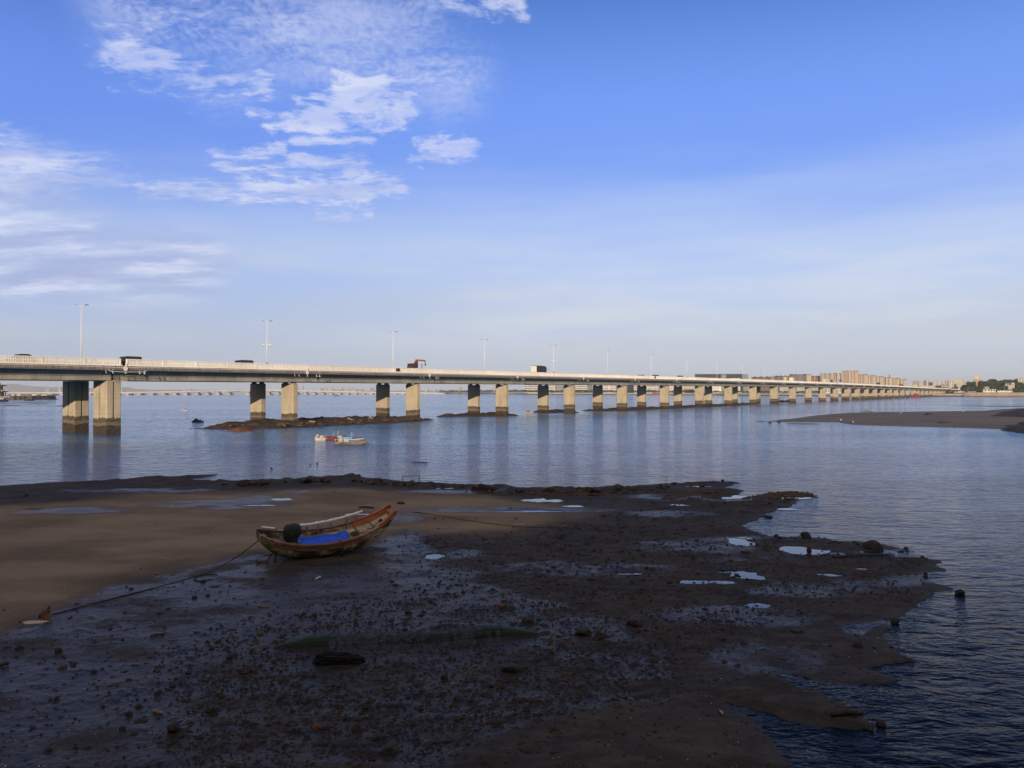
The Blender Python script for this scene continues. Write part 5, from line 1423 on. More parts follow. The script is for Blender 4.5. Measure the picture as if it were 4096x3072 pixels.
# brown and cream flats
def gables(n_, mat, hh=2.2):
    def f(t, L, Wd, h):
        for i in range(n_):
            x = -L * (i + .5) / n_
            mb = MB(); w2 = L / n_ * .30
            vs = [Vector(p) for p in ((x - w2, -.6, h - .6), (x + w2, -.6, h - .6), (x, -.6, h + hh), (x - w2, 5, h - .6), (x + w2, 5, h - .6), (x, 5, h + hh))]
            mb.add(vs, [(0, 1, 2), (3, 5, 4), (0, 2, 5, 3), (2, 1, 4, 5), (0, 3, 4, 1)]); mb.build('dormer', mat, t)
    return f
def stair(xs, mat, wd=3.0, up=1.2):
    def f(t, L, Wd, h):
        for k in xs:
            mb = MB(); mb.box((-L * k, -.8, (h + up) / 2), (wd, 1.7, h + up)); mb.build('stair_tower', mat, t)
    return f
def both(*fs):
    def f(*a):
        for g in fs: g(*a)
    return f
flats = [('low brown roofed flats just past the glass hall', 3006, 3080, 3085, 1509, 1640, 'f_brown', 'beige_wall', gables(3, M['roof_brown'])),
         ('small pink gabled house front among the brown flats', 3083, 3094, 3097, 1508, 1630, 'f_pink', 'f_pink', None),
         ('brown flats with a white stair tower', 3097, 3148, 3157, 1505.5, 1630, 'f_brown', 'beige_wall', both(gables(3, M['roof_brown']), stair([.12], M['cream_wall'], 4.5, -1))),
         ('stepped brown flats ending in a rounded cream gable', 3157, 3226, 3245, 1499, 1610, 'f_brown', 'cream_wall', both(gables(4, M['roof_brown']), stair([.3, .55], M['f_glassgrey'], 5, .8))),
         ('orange brown flats between two cream gables', 3245, 3276, 3282, 1505, 1660, 'f_orange', 'f_orange', gables(2, M['roof_brown'], 1.2)),
         ('long row of brown grey flats with pale bays', 3281, 3361, 3366, 1494.5, 1620, 'f_brown2', 'beige_wall', stair([.1, .38, .62, .85], M['beige_wall'], 3.4, .8)),
         ('tallest block of flats, its pink front beside a cream end wall', 3366, 3422, 3434, 1484.5, 1600, 'f_cream', 'cream_wall', stair([.22, .42, .97], M['beige_wall'], 2.6, .9)),
         ('flats stepping down right of the tallest block', 3434, 3458, 3470, 1498.5, 1615, 'f_brown2', 'cream_wall', stair([.5], M['beige_wall'])),
         ('narrow flats with plain cream end wall', 3471, 3491, 3503, 1503, 1630, 'f_brown2', 'cream_wall', stair([.6], M['beige_wall'])),
         ('flats behind the dark topped lorry', 3503, 3521, 3532, 1506.5, 1650, 'f_brown2', 'cream_wall', stair([.5], M['beige_wall'])),
         ('flats below the white water tower', 3532, 3558, 3568, 1509.5, 1670, 'f_brown2', 'cream_wall', stair([.4], M['beige_wall'])),
         ('flats right of the white water tower', 3568, 3587, 3598, 1513.5, 1690, 'f_brown2', 'cream_wall', stair([.5], M['beige_wall'])),
         ('last and lowest flats of the cream row', 3598, 3615, 3626, 1517.5, 1710, 'f_brown2', 'cream_wall', stair([.5], M['beige_wall']))]
for lab, a, b, c_, y, Y, fm, em, ex in flats:
    block('apartment_block', lab, 'block of flats', a, b, c_, y, Y, (M[fm], M[em]), 40, 'flats beyond the bridge', M['roof_dark'], 4.2, 70, .8, .6, extras=ex)
# lower parts of buildings seen under the girder
for lab, a, b, c_, y, Y in (('dim grey building under the girder past the tenth pier', 3118, 3155, 3160, 1545, 1500), ('dim building under the girder past the eleventh pier', 3186, 3222, 3226, 1546, 1500), ('dim building under the girder past the twelfth pier', 3248, 3274, 3278, 1546, 1505)):
    block('harbour_shed', lab, 'shed', a, b, c_, y, Y, (M['f_pale2'], M['f_pale2']), 10, None, M['roof_dark'])
block('harbour_shed', 'white shed with dark doorways under the far spans', 'shed', 3303, 3321, 3324, 1555, 1430, (M['f_colon'], M['f_colon']), 10, None, M['roof_pale'])
block('harbour_shed', 'second white shed under the far spans', 'shed', 3354, 3366, 3370, 1555, 1430, (M['f_colon'], M['f_colon']), 10, None, M['roof_pale'])
# white mushroom water tower
t = empty('water_tower'); p = at(3566, 1564, 1690); t.location = (p.x, p.y, 4.2); zt = at(3566, 1499.5, 1690).z - 4.2
mb = MB(); mb.tube([(0, 0, 0), (0, 0, zt - 5)], 1.6, 10); mb.build('shaft', M['steel_white'], t)
mb = MB(); mb.loft([[Vector((r * math.cos(a), r * math.sin(a), z)) for a in np.linspace(0, 2 * math.pi, 17)[:-1]] for r, z in ((1.6, zt - 6), (3.2, zt - 4.6), (4.9, zt - 2.2), (4.9, zt - 1.5))]); mb.build('bowl', M['steel_white'], t)
mb = MB(); mb.loft([[Vector((r * math.cos(a), r * math.sin(a), z)) for a in np.linspace(0, 2 * math.pi, 17)[:-1]] for r, z in ((5.0, zt - 1.5), (5.0, zt - .7), (3.4, zt - .6), (3.2, zt))]); mb.build('cap', M['steel_grey'], t)
tag(t, 'white mushroom shaped water tower above the cream flats', 'water tower')
# pale town behind the end of the bridge
town = [('grey glass town block above the last spans', 3650, 3674, 3677, 1524, 1900, 'f_pale2'), ('pale town block with rooftop hut', 3678, 3692, 3694, 1526, 1950, 'f_pale'), ('tall pale block with dark crown', 3694, 3702, 3703, 1521.5, 2000, 'f_pale2'), ('wide white town block near the bridge end', 3703, 3716, 3718, 1521.5, 1990, 'f_pale'),
        ('grey white town block with aerial', 3719, 3729, 3731, 1527, 2000, 'f_pale2'), ('cream town block left of the dark trees', 3731, 3748, 3751, 1523, 1960, 'f_pale'), ('low cream yellow town house beside the dark trees', 3750, 3765, 3769, 1529.5, 1800, 'f_yellowish'), ('plain dark grey tower block at the bridge end', 3780, 3793, 3796, 1522, 1700, 'f_pale2'),
        ('broad beige block on the rise', 3796, 3814, 3817, 1521, 1780, 'f_yellowish'), ('large beige block with roof plant', 3816, 3850, 3854, 1521.5, 1800, 'f_yellowish'), ('white fronted terrace below the beige block', 3826, 3860, 3868, 1532, 1640, 'f_pale'), ('pale tower left of the wooded hill', 3856, 3867, 3870, 1523.5, 1750, 'f_pale'),
        ('cream walled house at the end of the terrace', 3858, 3868, 3871, 1536, 1560, 'f_yellowish'), ('long low cream shed beside the bridge end', 3686, 3738, 3742, 1543.5, 1560, 'f_yellowish'), ('low white house before the grey glass block', 3648, 3672, 3676, 1537, 1800, 'f_yellowish'), ('grey terrace under the dark grey tower', 3765, 3792, 3796, 1536, 1640, 'f_pale2'),
        ('grey block behind the gold ring tower', 3892, 3904, 3906, 1518.5, 1600, 'f_pale2'), ('wide grey block right of the gold ring tower', 3913, 3930, 3933, 1519, 1600, 'f_pale2'), ('white house above the right wood', 4076, 4096, 4130, 1512, 1400, 'f_pale'), ('cream house at the frame edge below the white one', 4080, 4100, 4130, 1527, 1330, 'f_yellowish'),
        ('small house on the hilltop under the trees', 4032, 4042, 4046, 1517, 1420, 'f_pale2'), ('flat roofed house on the hill crest', 4058, 4068, 4072, 1516, 1420, 'f_pale2')]
for lab, a, b, c_, y, Y, m in town:
    block('town_house', lab, 'building', a, b, c_, y, Y, (M[m], M[m]), 35, 'town behind the bridge end', M['roof_pale'], 4.2, 50, .6, .3)
block('villa', 'grey pink villa with hipped roof in front of the wood', 'house', 4020, 4036, 4046, 1533, 1250, (M['f_pale2'], M['f_pink']), 35, None, M['roof_brown'], 8, 30, .8, .6, True)
block('villa', 'cream yellow gabled villa in front of the wood', 'house', 4050, 4058, 4068, 1536, 1240, (M['f_yellowish'], M['cream_wall']), 30, None, M['cream_wall'], 9, 30, .7, .5, True)
block('villa', 'small cream annex beside the gabled villa', 'house', 4038, 4046, 4052, 1542, 1235, (M['f_yellowish'], M['cream_wall']), 30, None, M['roof_pale'], 6)
block('boathouse', 'long low beach house with pale roof and open front', 'beach house', 3932, 3984, 3988, 1558, 1215, (M['f_colon'], M['beige_wall']), 8, None, M['roof_pale'], 6.3, 60, .5, .8)
block('boathouse', 'low shaded arcade right of the beach house', 'beach house', 3990, 4050, 4054, 1561.5, 1215, (M['f_colon'], M['beige_wall']), 8, None, M['roof_dark'], 6.3, 60, .4, .6)
block('boathouse', 'small upper pavilion above the beach house', 'beach house', 3940, 3956, 3958, 1548, 1225, (M['f_pale2'], M['f_pale2']), 8, None, M['roof_pale'], 6.3, 40, .4, .5)
block('hill_pavilion', 'dark roofed pavilion on the wooded hilltop', 'pavilion', 3967, 3980, 3984, 1518, 1330, (M['f_pale2'], M['f_pale2']), 20, None, M['roof_dark'], 18, 30, .7, 1.2)
# gold ring tower
t = empty('ring_tower'); p = at(3907.4, 1564, 1255); t.location = (p.x, p.y, 10); k_ = 1255 / F
zc_ = at(3907.4, 1507.3, 1255).z - 10
M['gold'] = plain('gold_paint', (.62, .37, .07), (.5, .28, .05), .4, .5)
M['goldpale'] = plain('pale_gold_rim', (.50, .40, .27), (.4, .31, .21), .4, .5)
mb = MB(); mb.tube([(0, 0, 0), (0, 0, zc_ - 3.2)], .75, 10); mb.build('mast', M['gold'], t, True)
mb = MB(); mb.tube([(0, 0, zc_ - 3.6), (-1.5, 0, zc_ - 2.9)], .3, 6).tube([(0, 0, zc_ - 3.6), (1.5, 0, zc_ - 2.9)], .3, 6); mb.build('bracket', M['gold'], t)
mb = MB(); mb.tube([(4.6 * math.cos(a), 0, zc_ + 3.3 * math.sin(a)) for a in np.linspace(0, 2 * math.pi, 33)], .40, 7, cap=False); mb.build('ring', M['goldpale'], t, True)
mb = MB(); mb.tube([(3.4 * math.cos(a), -.2, zc_ + .4 + 1.0 * math.sin(a)) for a in np.linspace(math.pi, 2 * math.pi, 21)], .26, 6).tube([(3.9 * math.cos(a), -.2, zc_ + .9 + .5 * math.sin(a)) for a in np.linspace(0, math.pi, 17)], .2, 6); mb.build('band', M['goldpale'], t, True)
M['disc_pink'] = plain('pale_pink_disc', (.52, .45, .40), (.45, .39, .35), .5, .6)
mb = MB(); mb.loft([[Vector((4.3 * math.cos(a), y, zc_ + 3.0 * math.sin(a))) for a in np.linspace(0, 2 * math.pi, 29)[:-1]] for y in (.05, .3)]); mb.build('disc', M['disc_pink'], t)
tag(t, 'gold mast carrying a pale oval ring above the wooded hill', 'ring tower')
# tall lamp masts on the promenade
for px, yt in ((3868.5, 1548.5), (3943.5, 1546.5), (4026, 1541), (4052.5, 1541.5)):
    t = empty('light_mast'); q, _, _ = shore_at(px, 9); t.location = (q.x, q.y, 6.3); h = at(px, yt, q.y).z - 6.3
    mb = MB(); mb.tube([(0, 0, 0), (0, 0, h)], [.28, .16], 7); mb.build('pole', M['steel_grey'], t); mb = MB(); mb.box((0, 0, h + .15), (1.6, .5, .3)); mb.build('lamp_head', M['steel_grey'], t)
    tag(t, {3868.5: 'grey light mast on the promenade by the bridge end', 3943.5: 'grey light mast before the long beach house', 4026: 'tall light mast before the grey pink villa', 4052.5: 'tall light mast before the cream gabled villa'}[px], 'light mast', 'masts along the promenade')
# cars parked on the promenade
cw = None
for i, px in enumerate((3873, 3880, 3886, 3893)):
    c = make_car(M['car_white'], 4.4, 1.8, 1.6, True) if cw is None else copy_tree(cw); cw = cw or c
    q, d_, _ = shore_at(px, 9.5); c.location = (q.x, q.y, 6.35); c.rotation_euler = (0, 0, math.atan2(d_.y, d_.x)); tag(c, 'small white car parked on the promenade by the bridge end', 'car', 'cars parked on the promenade')

# ---- trees ----------------------------------------------------------
def leaf_mat(name, a, b):
    n = NT(name); v = n.noise(n.coord('Object'), .55, 3)
    n.set(Base_Color=n.mix(n.map(v, .35, .65), a, b), Roughness=.9); n.b.inputs['Specular IOR Level'].default_value = .15
    return n.m
M['leaf'] = leaf_mat('dark_foliage', (.020, .032, .016), (.045, .062, .028))
M['leaf2'] = leaf_mat('olive_foliage', (.04, .05, .026), (.075, .085, .042))
M['bark'] = plain('bark', (.08, .06, .045), (.05, .04, .03), 2, .9)
def crown_mesh(h, r, seed, n_=420, flat=.72):
    rg = random.Random(seed); mb = MB()
    lobes = [(Vector((rg.uniform(-.55, .55) * r, rg.uniform(-.55, .55) * r, h * rg.uniform(.45, .85))), r * rg.uniform(.38, .62)) for _ in range(9)]
    for i in range(n_):
        c, rr = lobes[i % 9]
        d = Vector((rg.gauss(0, 1), rg.gauss(0, 1), rg.gauss(0, 1))).normalized() * rr * (rg.random() ** .35)
        d.z *= flat; p = c + d; s = r * rg.uniform(.09, .20)
        a = Vector((rg.gauss(0, 1), rg.gauss(0, 1), rg.gauss(0, .6))).normalized(); b = a.orthogonal().normalized()
        b = (Matrix.Rotation(rg.random() * 6.28, 3, a) @ b); c2 = a.cross(b)
        mb.add([p - b * s - c2 * s * .6, p + b * s * .9 - c2 * s * .5, p + b * s * .3 + c2 * s * .8, p - b * s * .7 + c2 * s * .55], [(0, 1, 2, 3)])
    return mb
tree_protos = []
for i in range(5):
    h, r = (9, 4.2) if i < 3 else (8, 3.4)
    t = empty('tree'); mb = MB(); mb.tube([(0, 0, 0), (.1, 0, h * .35), (.3, .1, h * .7)], [.28, .2, .08], 6).tube([(.1, 0, h * .35), (-1.2, .4, h * .62)], [.14, .06], 5).tube([(.15, 0, h * .4), (1.1, -.5, h * .66)], [.13, .05], 5); mb.build('trunk', M['bark'], t)
    crown_mesh(h, r, 90 + i).build('crown', M['leaf'] if i % 2 == 0 else M['leaf2'], t)
    tree_protos.append([t, False])
def tree(px, Y, zb, sc, label, group, k=None):
    k = rng.randrange(5) if k is None else k
    t, used = tree_protos[k]
    o = copy_tree(t) if used else t
    tree_protos[k][1] = True
    p = at(px, 1564, Y); o.location = (p.x, p.y, zb); o.scale = (sc, sc, sc * rng.uniform(.9, 1.1)); o.rotation_euler = (0, 0, rng.random() * 6.28)
    tag(o, label, 'tree', group)
# wooded hill right of the bridge end
hill_prof = [(3866, 1537), (3872, 1531), (3884, 1528.5), (3900, 1529), (3925, 1529), (3940, 1525.5), (3960, 1521), (3975, 1519.5), (3990, 1523), (4010, 1523), (4030, 1520), (4060, 1521), (4075, 1532), (4096, 1538), (4140, 1538)]
hp = [q for q in hill_prof]
vs, fs = [], []
for i, px in enumerate(range(3862, 4260, 8)):
    yt = float(np.interp(px, [a for a, b in hp], [b for a, b in hp])) + 9
    for Y, f in ((1232, 0), (1250, .35), (1275, .8), (1310, 1.0), (1400, .9), (1500, 0)):
        q = at(px, 1564, Y); z = 5 + (at(px, yt, 1300).z - 5) * f; vs.append(Vector((q.x, q.y, max(z, 4.3 if f == 0 else z))))
nI = len(vs) // 6
for i in range(nI - 1):
    for j in range(5): fs.append((i * 6 + j, (i + 1) * 6 + j, (i + 1) * 6 + j + 1, i * 6 + j + 1))
tag(MB().add(vs, fs).build('wooded_hill', M['hill_green']), kind='structure')
for row, (Y, f) in enumerate(((1236, 0.02), (1252, .3), (1270, .62), (1288, .86), (1306, .98))):
    px = 3860 + row * 3
    while px < 4150:
        yt = float(np.interp(px, [a for a, b in hp], [b for a, b in hp]))
        sc_ = rng.uniform(.62, 1.0)
        ztop = at(px, yt, 1300).z
        zb = max(5, 5 + (ztop - 5 - 5.5) * f)
        tree(px, Y, zb, sc_, 'dark leafy tree in the wood on the far hill', 'trees of the far wood')
        px += rng.uniform(8, 13)
for px, Y, z_, s_, lab in ((3678, 1760, 5, 1.3, 'dark round tree before the grey glass town block'), (3712, 1740, 5, .9, 'dark bush like tree below the wide white block'), (3732, 1720, 5, 1.3, 'dark tree left of the cream yellow house'), (3750, 1640, 5, 1.5, 'dark tree right of the long cream shed'), (3756, 1660, 5, 1.9, 'tallest dark tree near the bridge end'),
                           (3770, 1600, 5, 1.3, 'dark tree below the plain grey tower'), (3812, 1560, 5, 1.2, 'small dark tree before the white terrace'), (3822, 1545, 5, 1.7, 'round dark tree in front of the white terrace'), (3852, 1420, 5, 1.5, 'dark tree at the very end of the bridge'), (3862, 1330, 5, 1.6, 'dark tree between bridge end and wooded hill')):
    tree(px, Y, z_, s_, lab, None)
# belts of shore trees that read as one mass
def belt(name, spans, step, label):
    co_l, fc_l = [], []
    rg = random.Random(5)
    for px0, px1, Y, zb, h in spans:
        px = px0
        while px < px1:
            hh = h * rg.uniform(.65, 1.15); q = at(px, 1564, Y + rg.uniform(-10, 25))
            cm = crown_mesh(hh, hh * .62, int(px * 7), 90)
            n0 = len(co_l); a = rg.random() * 6.28
            for v in cm.v: co_l.append((q.x + v[0] * math.cos(a) - v[1] * math.sin(a), q.y + v[0] * math.sin(a) + v[1] * math.cos(a), zb + v[2] * .95 - hh * .12))
            fc_l += [tuple(i + n0 for i in f) for f in cm.f]
            px += step * hh / 6 * F / Y * .9
    o = np_mesh(name, np.array(co_l), np.array(fc_l), M['leaf'], False, 'stuff'); tag(o, label, 'trees'); return o
belt('treeline', [(1760, 1880, 2290, 4, 8), (1870, 2100, 2150, 4, 9), (2090, 2400, 1870, 4.3, 8), (2380, 2640, 1780, 4.3, 8), (2640, 2860, 1700, 4.3, 7), (2840, 3380, 1480, 4.4, 5)], 3.2, 'low dark belt of trees along the far seawall')
# far tree covered spit left of the offices
mb = MB(); p = [gnd(1755, 1575.4), gnd(1900, 1576), gnd(2060, 1577.2), at(2080, 1564, 2500) * 1.0, at(1755, 1564, 2700)]
p[3].z = p[4].z = 0
mb.add([Vector((q.x, q.y, -.3)) for q in p] + [Vector((q.x, q.y, 4)) for q in p], [(5, 6, 7, 8, 9), (0, 1, 6, 5), (1, 2, 7, 6), (2, 3, 8, 7), (4, 0, 5, 9)])
tag(mb.build('spit', M['shore_earth']), kind='structure')

# ---- the second bridge ------------------------------------------------
M['bridge_pale'] = plain('pale_concrete', (.66, .62, .56), (.56, .52, .47), .05, .7)
M['bridge_buff'] = plain('buff_concrete', (.46, .40, .33), (.34, .30, .25), .1, .8)
def b2(px): return 1545 + (px + 100) * (2130 - 1545) / 1880.0
b2pts = [(-160, 1570.5), (0, 1570.5), (256, 1570.2), (480, 1569.3), (700, 1566), (868, 1561.8), (1000, 1559.2), (1071, 1559.6), (1191, 1562.6), (1350, 1565.8), (1505, 1568.4), (1650, 1570.8), (1790, 1573.2)]
far = tag(empty('sea_bridge', at(800, 1564, b2(800))), 'long low pale bridge crossing the bay in the distance', 'bridge')
OFF = Vector(far.location)
def bp2(px, dz=0.0, back=0.0):
    y = float(np.interp(px, [a for a, b in b2pts], [b for a, b in b2pts])); q = at(px, y, b2(px)); return Vector((q.x, q.y + back, q.z + dz))
P2 = [-40, 50, 100, 148, 200, 250, 303, 355, 405, 457, 506, 554, 603, 650, 696, 740, 784, 826, 868, 912, 989, 1071, 1109, 1147, 1184, 1220, 1255, 1289, 1323, 1356, 1388, 1420, 1451, 1483, 1515, 1547, 1578, 1609, 1640, 1670, 1700]
def depth2(px):      # haunched over the navigation spans
    if 890 < px < 1090:
        return 2.2 + 2.0 * max(max(0, 1 - abs(px - q) / 34) for q in (912, 989, 1071))
    return 2.2
for nm, z0, z1, m, bk in (('girder', None, -.9, 'bridge_buff', 0), ('parapet', -1.0, 0, 'bridge_pale', -.4), ('girder', None, -.9, 'bridge_buff', 16), ('parapet', -1.0, .5, 'bridge_pale', 26)):
    secs = []
    for px in np.arange(-150, 1785, 9.0):
        q = bp2(px, 0, bk); lo = (-.9 - depth2(px)) if z0 is None else z0
        secs.append([Vector((q.x, q.y, q.z + lo)) - OFF, Vector((q.x, q.y, q.z + z1)) - OFF, Vector((q.x, q.y + (11 if z0 is None else .5), q.z + z1)) - OFF, Vector((q.x, q.y + (11 if z0 is None else .5), q.z + lo)) - OFF])
    MB().loft(secs).build(nm, M[m], far)
for px in P2:
    q = bp2(px); w_ = 8 if px < 1090 else 7
    mb = MB()
    g_ = Vector((q.x, q.y, 0)) - OFF
    mb.box(g_ + Vector((0, 5, q.z / 2 - 1.5)), (2.6, 3, max(q.z - 2.4, .6)))
    mb.box(g_ + Vector((0, 20, q.z / 2 - 1.5)), (2.6, 3, max(q.z - 2.4, .6)))
    mb.box(g_ + Vector((0, 5, q.z - 2.9 - (depth2(px) - 2.2))), (5.5, 6, .9), taper=1.15)
    mb.box(g_ + Vector((1.5, 10, 1.1)), (w_, 24, 3.0))
    mb.build('pier', M['bridge_buff'], far)
l2 = None
for px in list(range(40, 900, 62)) + list(range(940, 1700, 75)):
    q = bp2(px, 0, 12)
    if l2 is None:
        t = empty('bridge_lamp'); MB().tube([(0, 0, 0), (0, 0, 10)], [.16, .1], 5).build('pole', M['steel_white'], t); MB().box((0, 0, 10.1), (2.4, .3, .2)).build('lamp_head', M['steel_white'], t); l2 = t
    else: t = copy_tree(l2)
    t.location = q; tag(t, 'tiny white lamp post on the distant sea bridge', 'street lamp', 'lamps on the distant bridge')
# ---- far skyline, hills ----------------------------------------------
M['sky_a'] = windowed('tower_grey', (.36, .37, .39), (.14, .16, .19), 11, 7, .5, .5)
M['sky_b'] = windowed('tower_pink', (.50, .44, .40), (.18, .18, .2), 11, 7, .45, .5)
M['sky_c'] = windowed('tower_dark', (.20, .23, .27), (.10, .12, .15), 9, 7, .6, .6)
tw = [(15, 35, 200, 'c'), (35, 75, 262, 'c'), (95, 137, 186, 'a'), (138, 160, 145, 'c'), (310, 350, 195, 'a'), (395, 428, 242, 'a'), (610, 695, 212, 'c'), (697, 735, 176, 'a'), (738, 780, 172, 'b'), (782, 803, 222, 'c'), (806, 848, 190, 'b'), (866, 900, 178, 'a'), (902, 936, 176, 'b'), (938, 962, 206, 'c'), (1014, 1050, 164, 'a'), (1050, 1082, 180, 'b'), (1086, 1094, 235, 'b'),
      (1097, 1122, 242, 'a'), (1126, 1152, 256, 'a'), (1158, 1182, 188, 'b'), (1184, 1208, 176, 'a'), (1210, 1246, 240, 'a'), (1250, 1270, 186, 'b'), (1272, 1292, 178, 'a'), (1294, 1328, 194, 'b'), (1346, 1372, 178, 'a'), (1374, 1394, 232, 'b'), (1396, 1418, 196, 'a'), (1450, 1472, 208, 'b'), (1474, 1494, 204, 'c'), (1496, 1530, 236, 'a'), (1534, 1568, 242, 'a'), (1572, 1604, 246, 'c'),
      (1626, 1662, 236, 'c'), (1686, 1738, 226, 'a'), (1742, 1772, 226, 'c'), (1938, 2038, 222, 'b'), (1946, 2034, 200, 'c')]
tl = {'a': 'hazy grey tower in the far skyline', 'b': 'hazy pinkish tower in the far skyline', 'c': 'hazy dark tower in the far skyline'}
for x0, x1, y, k in tw:
    a, b = 1190 + x0 / 6.703, 1190 + x1 / 6.703; Y = 9300 + (x0 * 37 % 900)
    lab = tl[k]; grp = {'a': 'grey skyline towers', 'b': 'pinkish skyline towers', 'c': 'dark skyline towers'}[k]
    if x0 > 1900: lab = 'broad lone pinkish tower at the right of the skyline' if k == 'b' else 'dark crown of the lone broad tower'; grp = None
    block('tower_block', lab, 'tower', a, b, b + .3, 1520 + y / 6.703, Y, (M['sky_' + k], M['sky_' + k]), 4, grp, None, 2, 260)
for i in range(34):
    px = rng.uniform(-20, 1000); y = 1566 - rng.random() ** 2 * 13
    block('waterfront_building', 'faint low building on the hazy far shore', 'building', px, px + rng.uniform(4, 15), px + 16, y, 8600 + rng.uniform(0, 1500), (M['sky_' + 'abca'[i % 4]],) * 2, 4, 'low buildings on the far shore', None, 2, 200)
for i in range(14):
    px = rng.uniform(1190, 1740)
    block('waterfront_building', 'faint low building on the hazy far shore', 'building', px, px + rng.uniform(4, 14), px + 15, 1563 - rng.random() * 4, 8700, (M['sky_' + 'abca'[i % 4]],) * 2, 4, 'low buildings on the far shore', None, 2, 200)
def ridge_mesh(name, pts, Y, mat, base=-2, depth=900):
    vs, fs = [], []
    xs = np.linspace(pts[0][0], pts[-1][0], 90)
    for i, px in enumerate(xs):
        y = float(np.interp(px, [a for a, b in pts], [b for a, b in pts])) + 1.1 * mnoise.fractal(Vector((px * .035, 3, Y)), .8, 2, 4)
        top = max(at(px, min(y, 1566), Y).z, 1)
        for k, f in ((0, 0), (.25, .55), (.5, 1.0), (1.0, .7)):
            q = at(px, 1564, Y + (k - .5) * depth); vs.append(Vector((q.x, q.y, base + (top - base) * f)))
    for i in range(len(xs) - 1):
        for j in range(3): fs.append((i * 4 + j, (i + 1) * 4 + j, (i + 1) * 4 + j + 1, i * 4 + j + 1))
    return tag(MB().add(vs, fs).build(name, mat, None, True), kind='structure')
M['far_hill'] = plain('far_hill_green', (.075, .09, .06), (.05, .065, .045), .004, .95)
ridge_mesh('hills', [(-200, 1545), (-60, 1538), (24, 1537), (60, 1534), (110, 1543), (180, 1548), (215, 1549), (255, 1546), (330, 1551), (420, 1556), (470, 1552), (485, 1549), (500, 1547), (520, 1551), (545, 1556), (640, 1560), (760, 1558), (900, 1560), (1010, 1556), (1060, 1559), (1180, 1562), (1400, 1562.5), (1800, 1563)], 14500, M['far_hill'], depth=1800)
mb = MB(); mb.add([at(-500, 1564, 8200), at(2300, 1564, 8000), at(2400, 1564, 16500), at(-600, 1564, 16500)], [(0, 1, 2, 3)])
mb.v = [(x, y, 2.0) for x, y, z in mb.v]
mb.add([(mb.v[0][0], mb.v[0][1], -.5), (mb.v[1][0], mb.v[1][1], -.5), mb.v[1], mb.v[0]], [(0, 1, 2, 3)])
tag(mb.build('shore', M['shore_earth']), kind='structure')

# ---- pavilion and quay at the left edge --------------------------------
M['tile_grey'] = plain('grey_roof_tile', (.11, .105, .105), (.065, .062, .065), 1.5, .8)
M['ridge_white'] = plain('white_ridge_plaster', (.70, .67, .62), (.55, .52, .48), 1, .7)
M['pavilion_wood'] = plain('dark_red_timber', (.10, .055, .045), (.06, .035, .03), 1, .8)
pv = empty('pavilion'); p = gnd(-4, 1605); pv.location = (p.x, p.y, 0); pv.rotation_euler = (0, 0, R(14))
kk = p.y / F
zz = lambda y: CAM_H + (1564 - y) * kk
def eave_roof(z0, z1, r0, r1, name):
    N_ = 8; prof = []
    mb = MB(); secs = []
    for s_ in np.linspace(0, 1, 7):
        r = r0 + (r1 - r0) * s_; z = z0 + (z1 - z0) * (s_ ** 1.7)
        ring = []
        for k in range(N_ * 4):
            a = 2 * math.pi * k / (N_ * 4); kk_ = (k % 4) / 4
            corner = abs(kk_ - .5) * 2
            rr = r * (1 + .0 * corner) / math.cos((kk_ - .5) * 2 * math.pi / N_) * (1 + .05 * corner ** 3 * (1 - s_))
            ring.append(Vector((rr * math.cos(a), rr * math.sin(a), z + .95 * corner ** 4 * (1 - s_) ** 2)))
        secs.append(ring)
    secs.insert(0, [q + Vector((0, 0, -.25)) for q in secs[0]])
    mb.loft(secs); rf = mb.build(name, M['tile_grey'], pv)
    mb = MB()
    for k in range(N_):
        mb.tube([secs[i][k * 4] + Vector((0, 0, .12)) for i in range(1, 8)], .16, 5)
    mb.build('hip_ridge', M['ridge_white'], rf)
zB, zT1, zE1, zT2, zE2, zTop = zz(1594), zz(1586), zz(1567.5), zz(1559), zz(1542.5), zz(1528)
mb = MB(); mb.blob((0, 0, 0.2), (6.2, 5.5, zB * 1.02), 4, 4, .22, 1.4); mb.build('rock_base', M['darkrock'], pv)
mb = MB(); mb.loft([[Vector((r * math.cos(a), r * math.sin(a), z)) for a in np.linspace(0, 2 * math.pi, 9)[:-1]] for r, z in ((6.6, zB - .8), (6.9, zB), (6.9, zT1 - 1.0))]); mb.build('terrace', M['bridge_buff'], pv)
mb = MB()
for k in range(24):
    a = 2 * math.pi * k / 24; mb.box((6.8 * math.cos(a), 6.8 * math.sin(a), zT1 - .45), (.35, .35, 1.1))
mb.tube([(6.8 * math.cos(a), 6.8 * math.sin(a), zT1) for a in np.linspace(0, 2 * math.pi, 25)], .12, 5); mb.build('balustrade', M['bridge_pale'], pv)
mb = MB(); mb.loft([[Vector((3.7 * math.cos(a), 3.7 * math.sin(a), z)) for a in np.linspace(0, 2 * math.pi, 9)[:-1]] for z in (zT1 - 1, zE1 + .8)])
mb.loft([[Vector((2.9 * math.cos(a), 2.9 * math.sin(a), z)) for a in np.linspace(0, 2 * math.pi, 9)[:-1]] for z in (zE1, zE2 + .8)]); mb.build('body', M['pavilion_wood'], pv)
for k in range(8):
    a = 2 * math.pi * k / 8; mb = MB(); mb.tube([(4.9 * math.cos(a), 4.9 * math.sin(a), zT1 - 1), (4.9 * math.cos(a), 4.9 * math.sin(a), zE1 + .3)], .2, 6); mb.build('column', M['pavilion_wood'], pv)
eave_roof(zE1, zT2, 6.1, 3.0, 'roof'); eave_roof(zE2, zTop, 5.2, .4, 'roof')
tag(pv, 'two tiered pavilion with white ridged upturned roofs on a rock base', 'pavilion')
M['quay_brown'] = plain('brown_quay_stone', (.33, .235, .165), (.24, .17, .12), .4, .85, bump=.4)
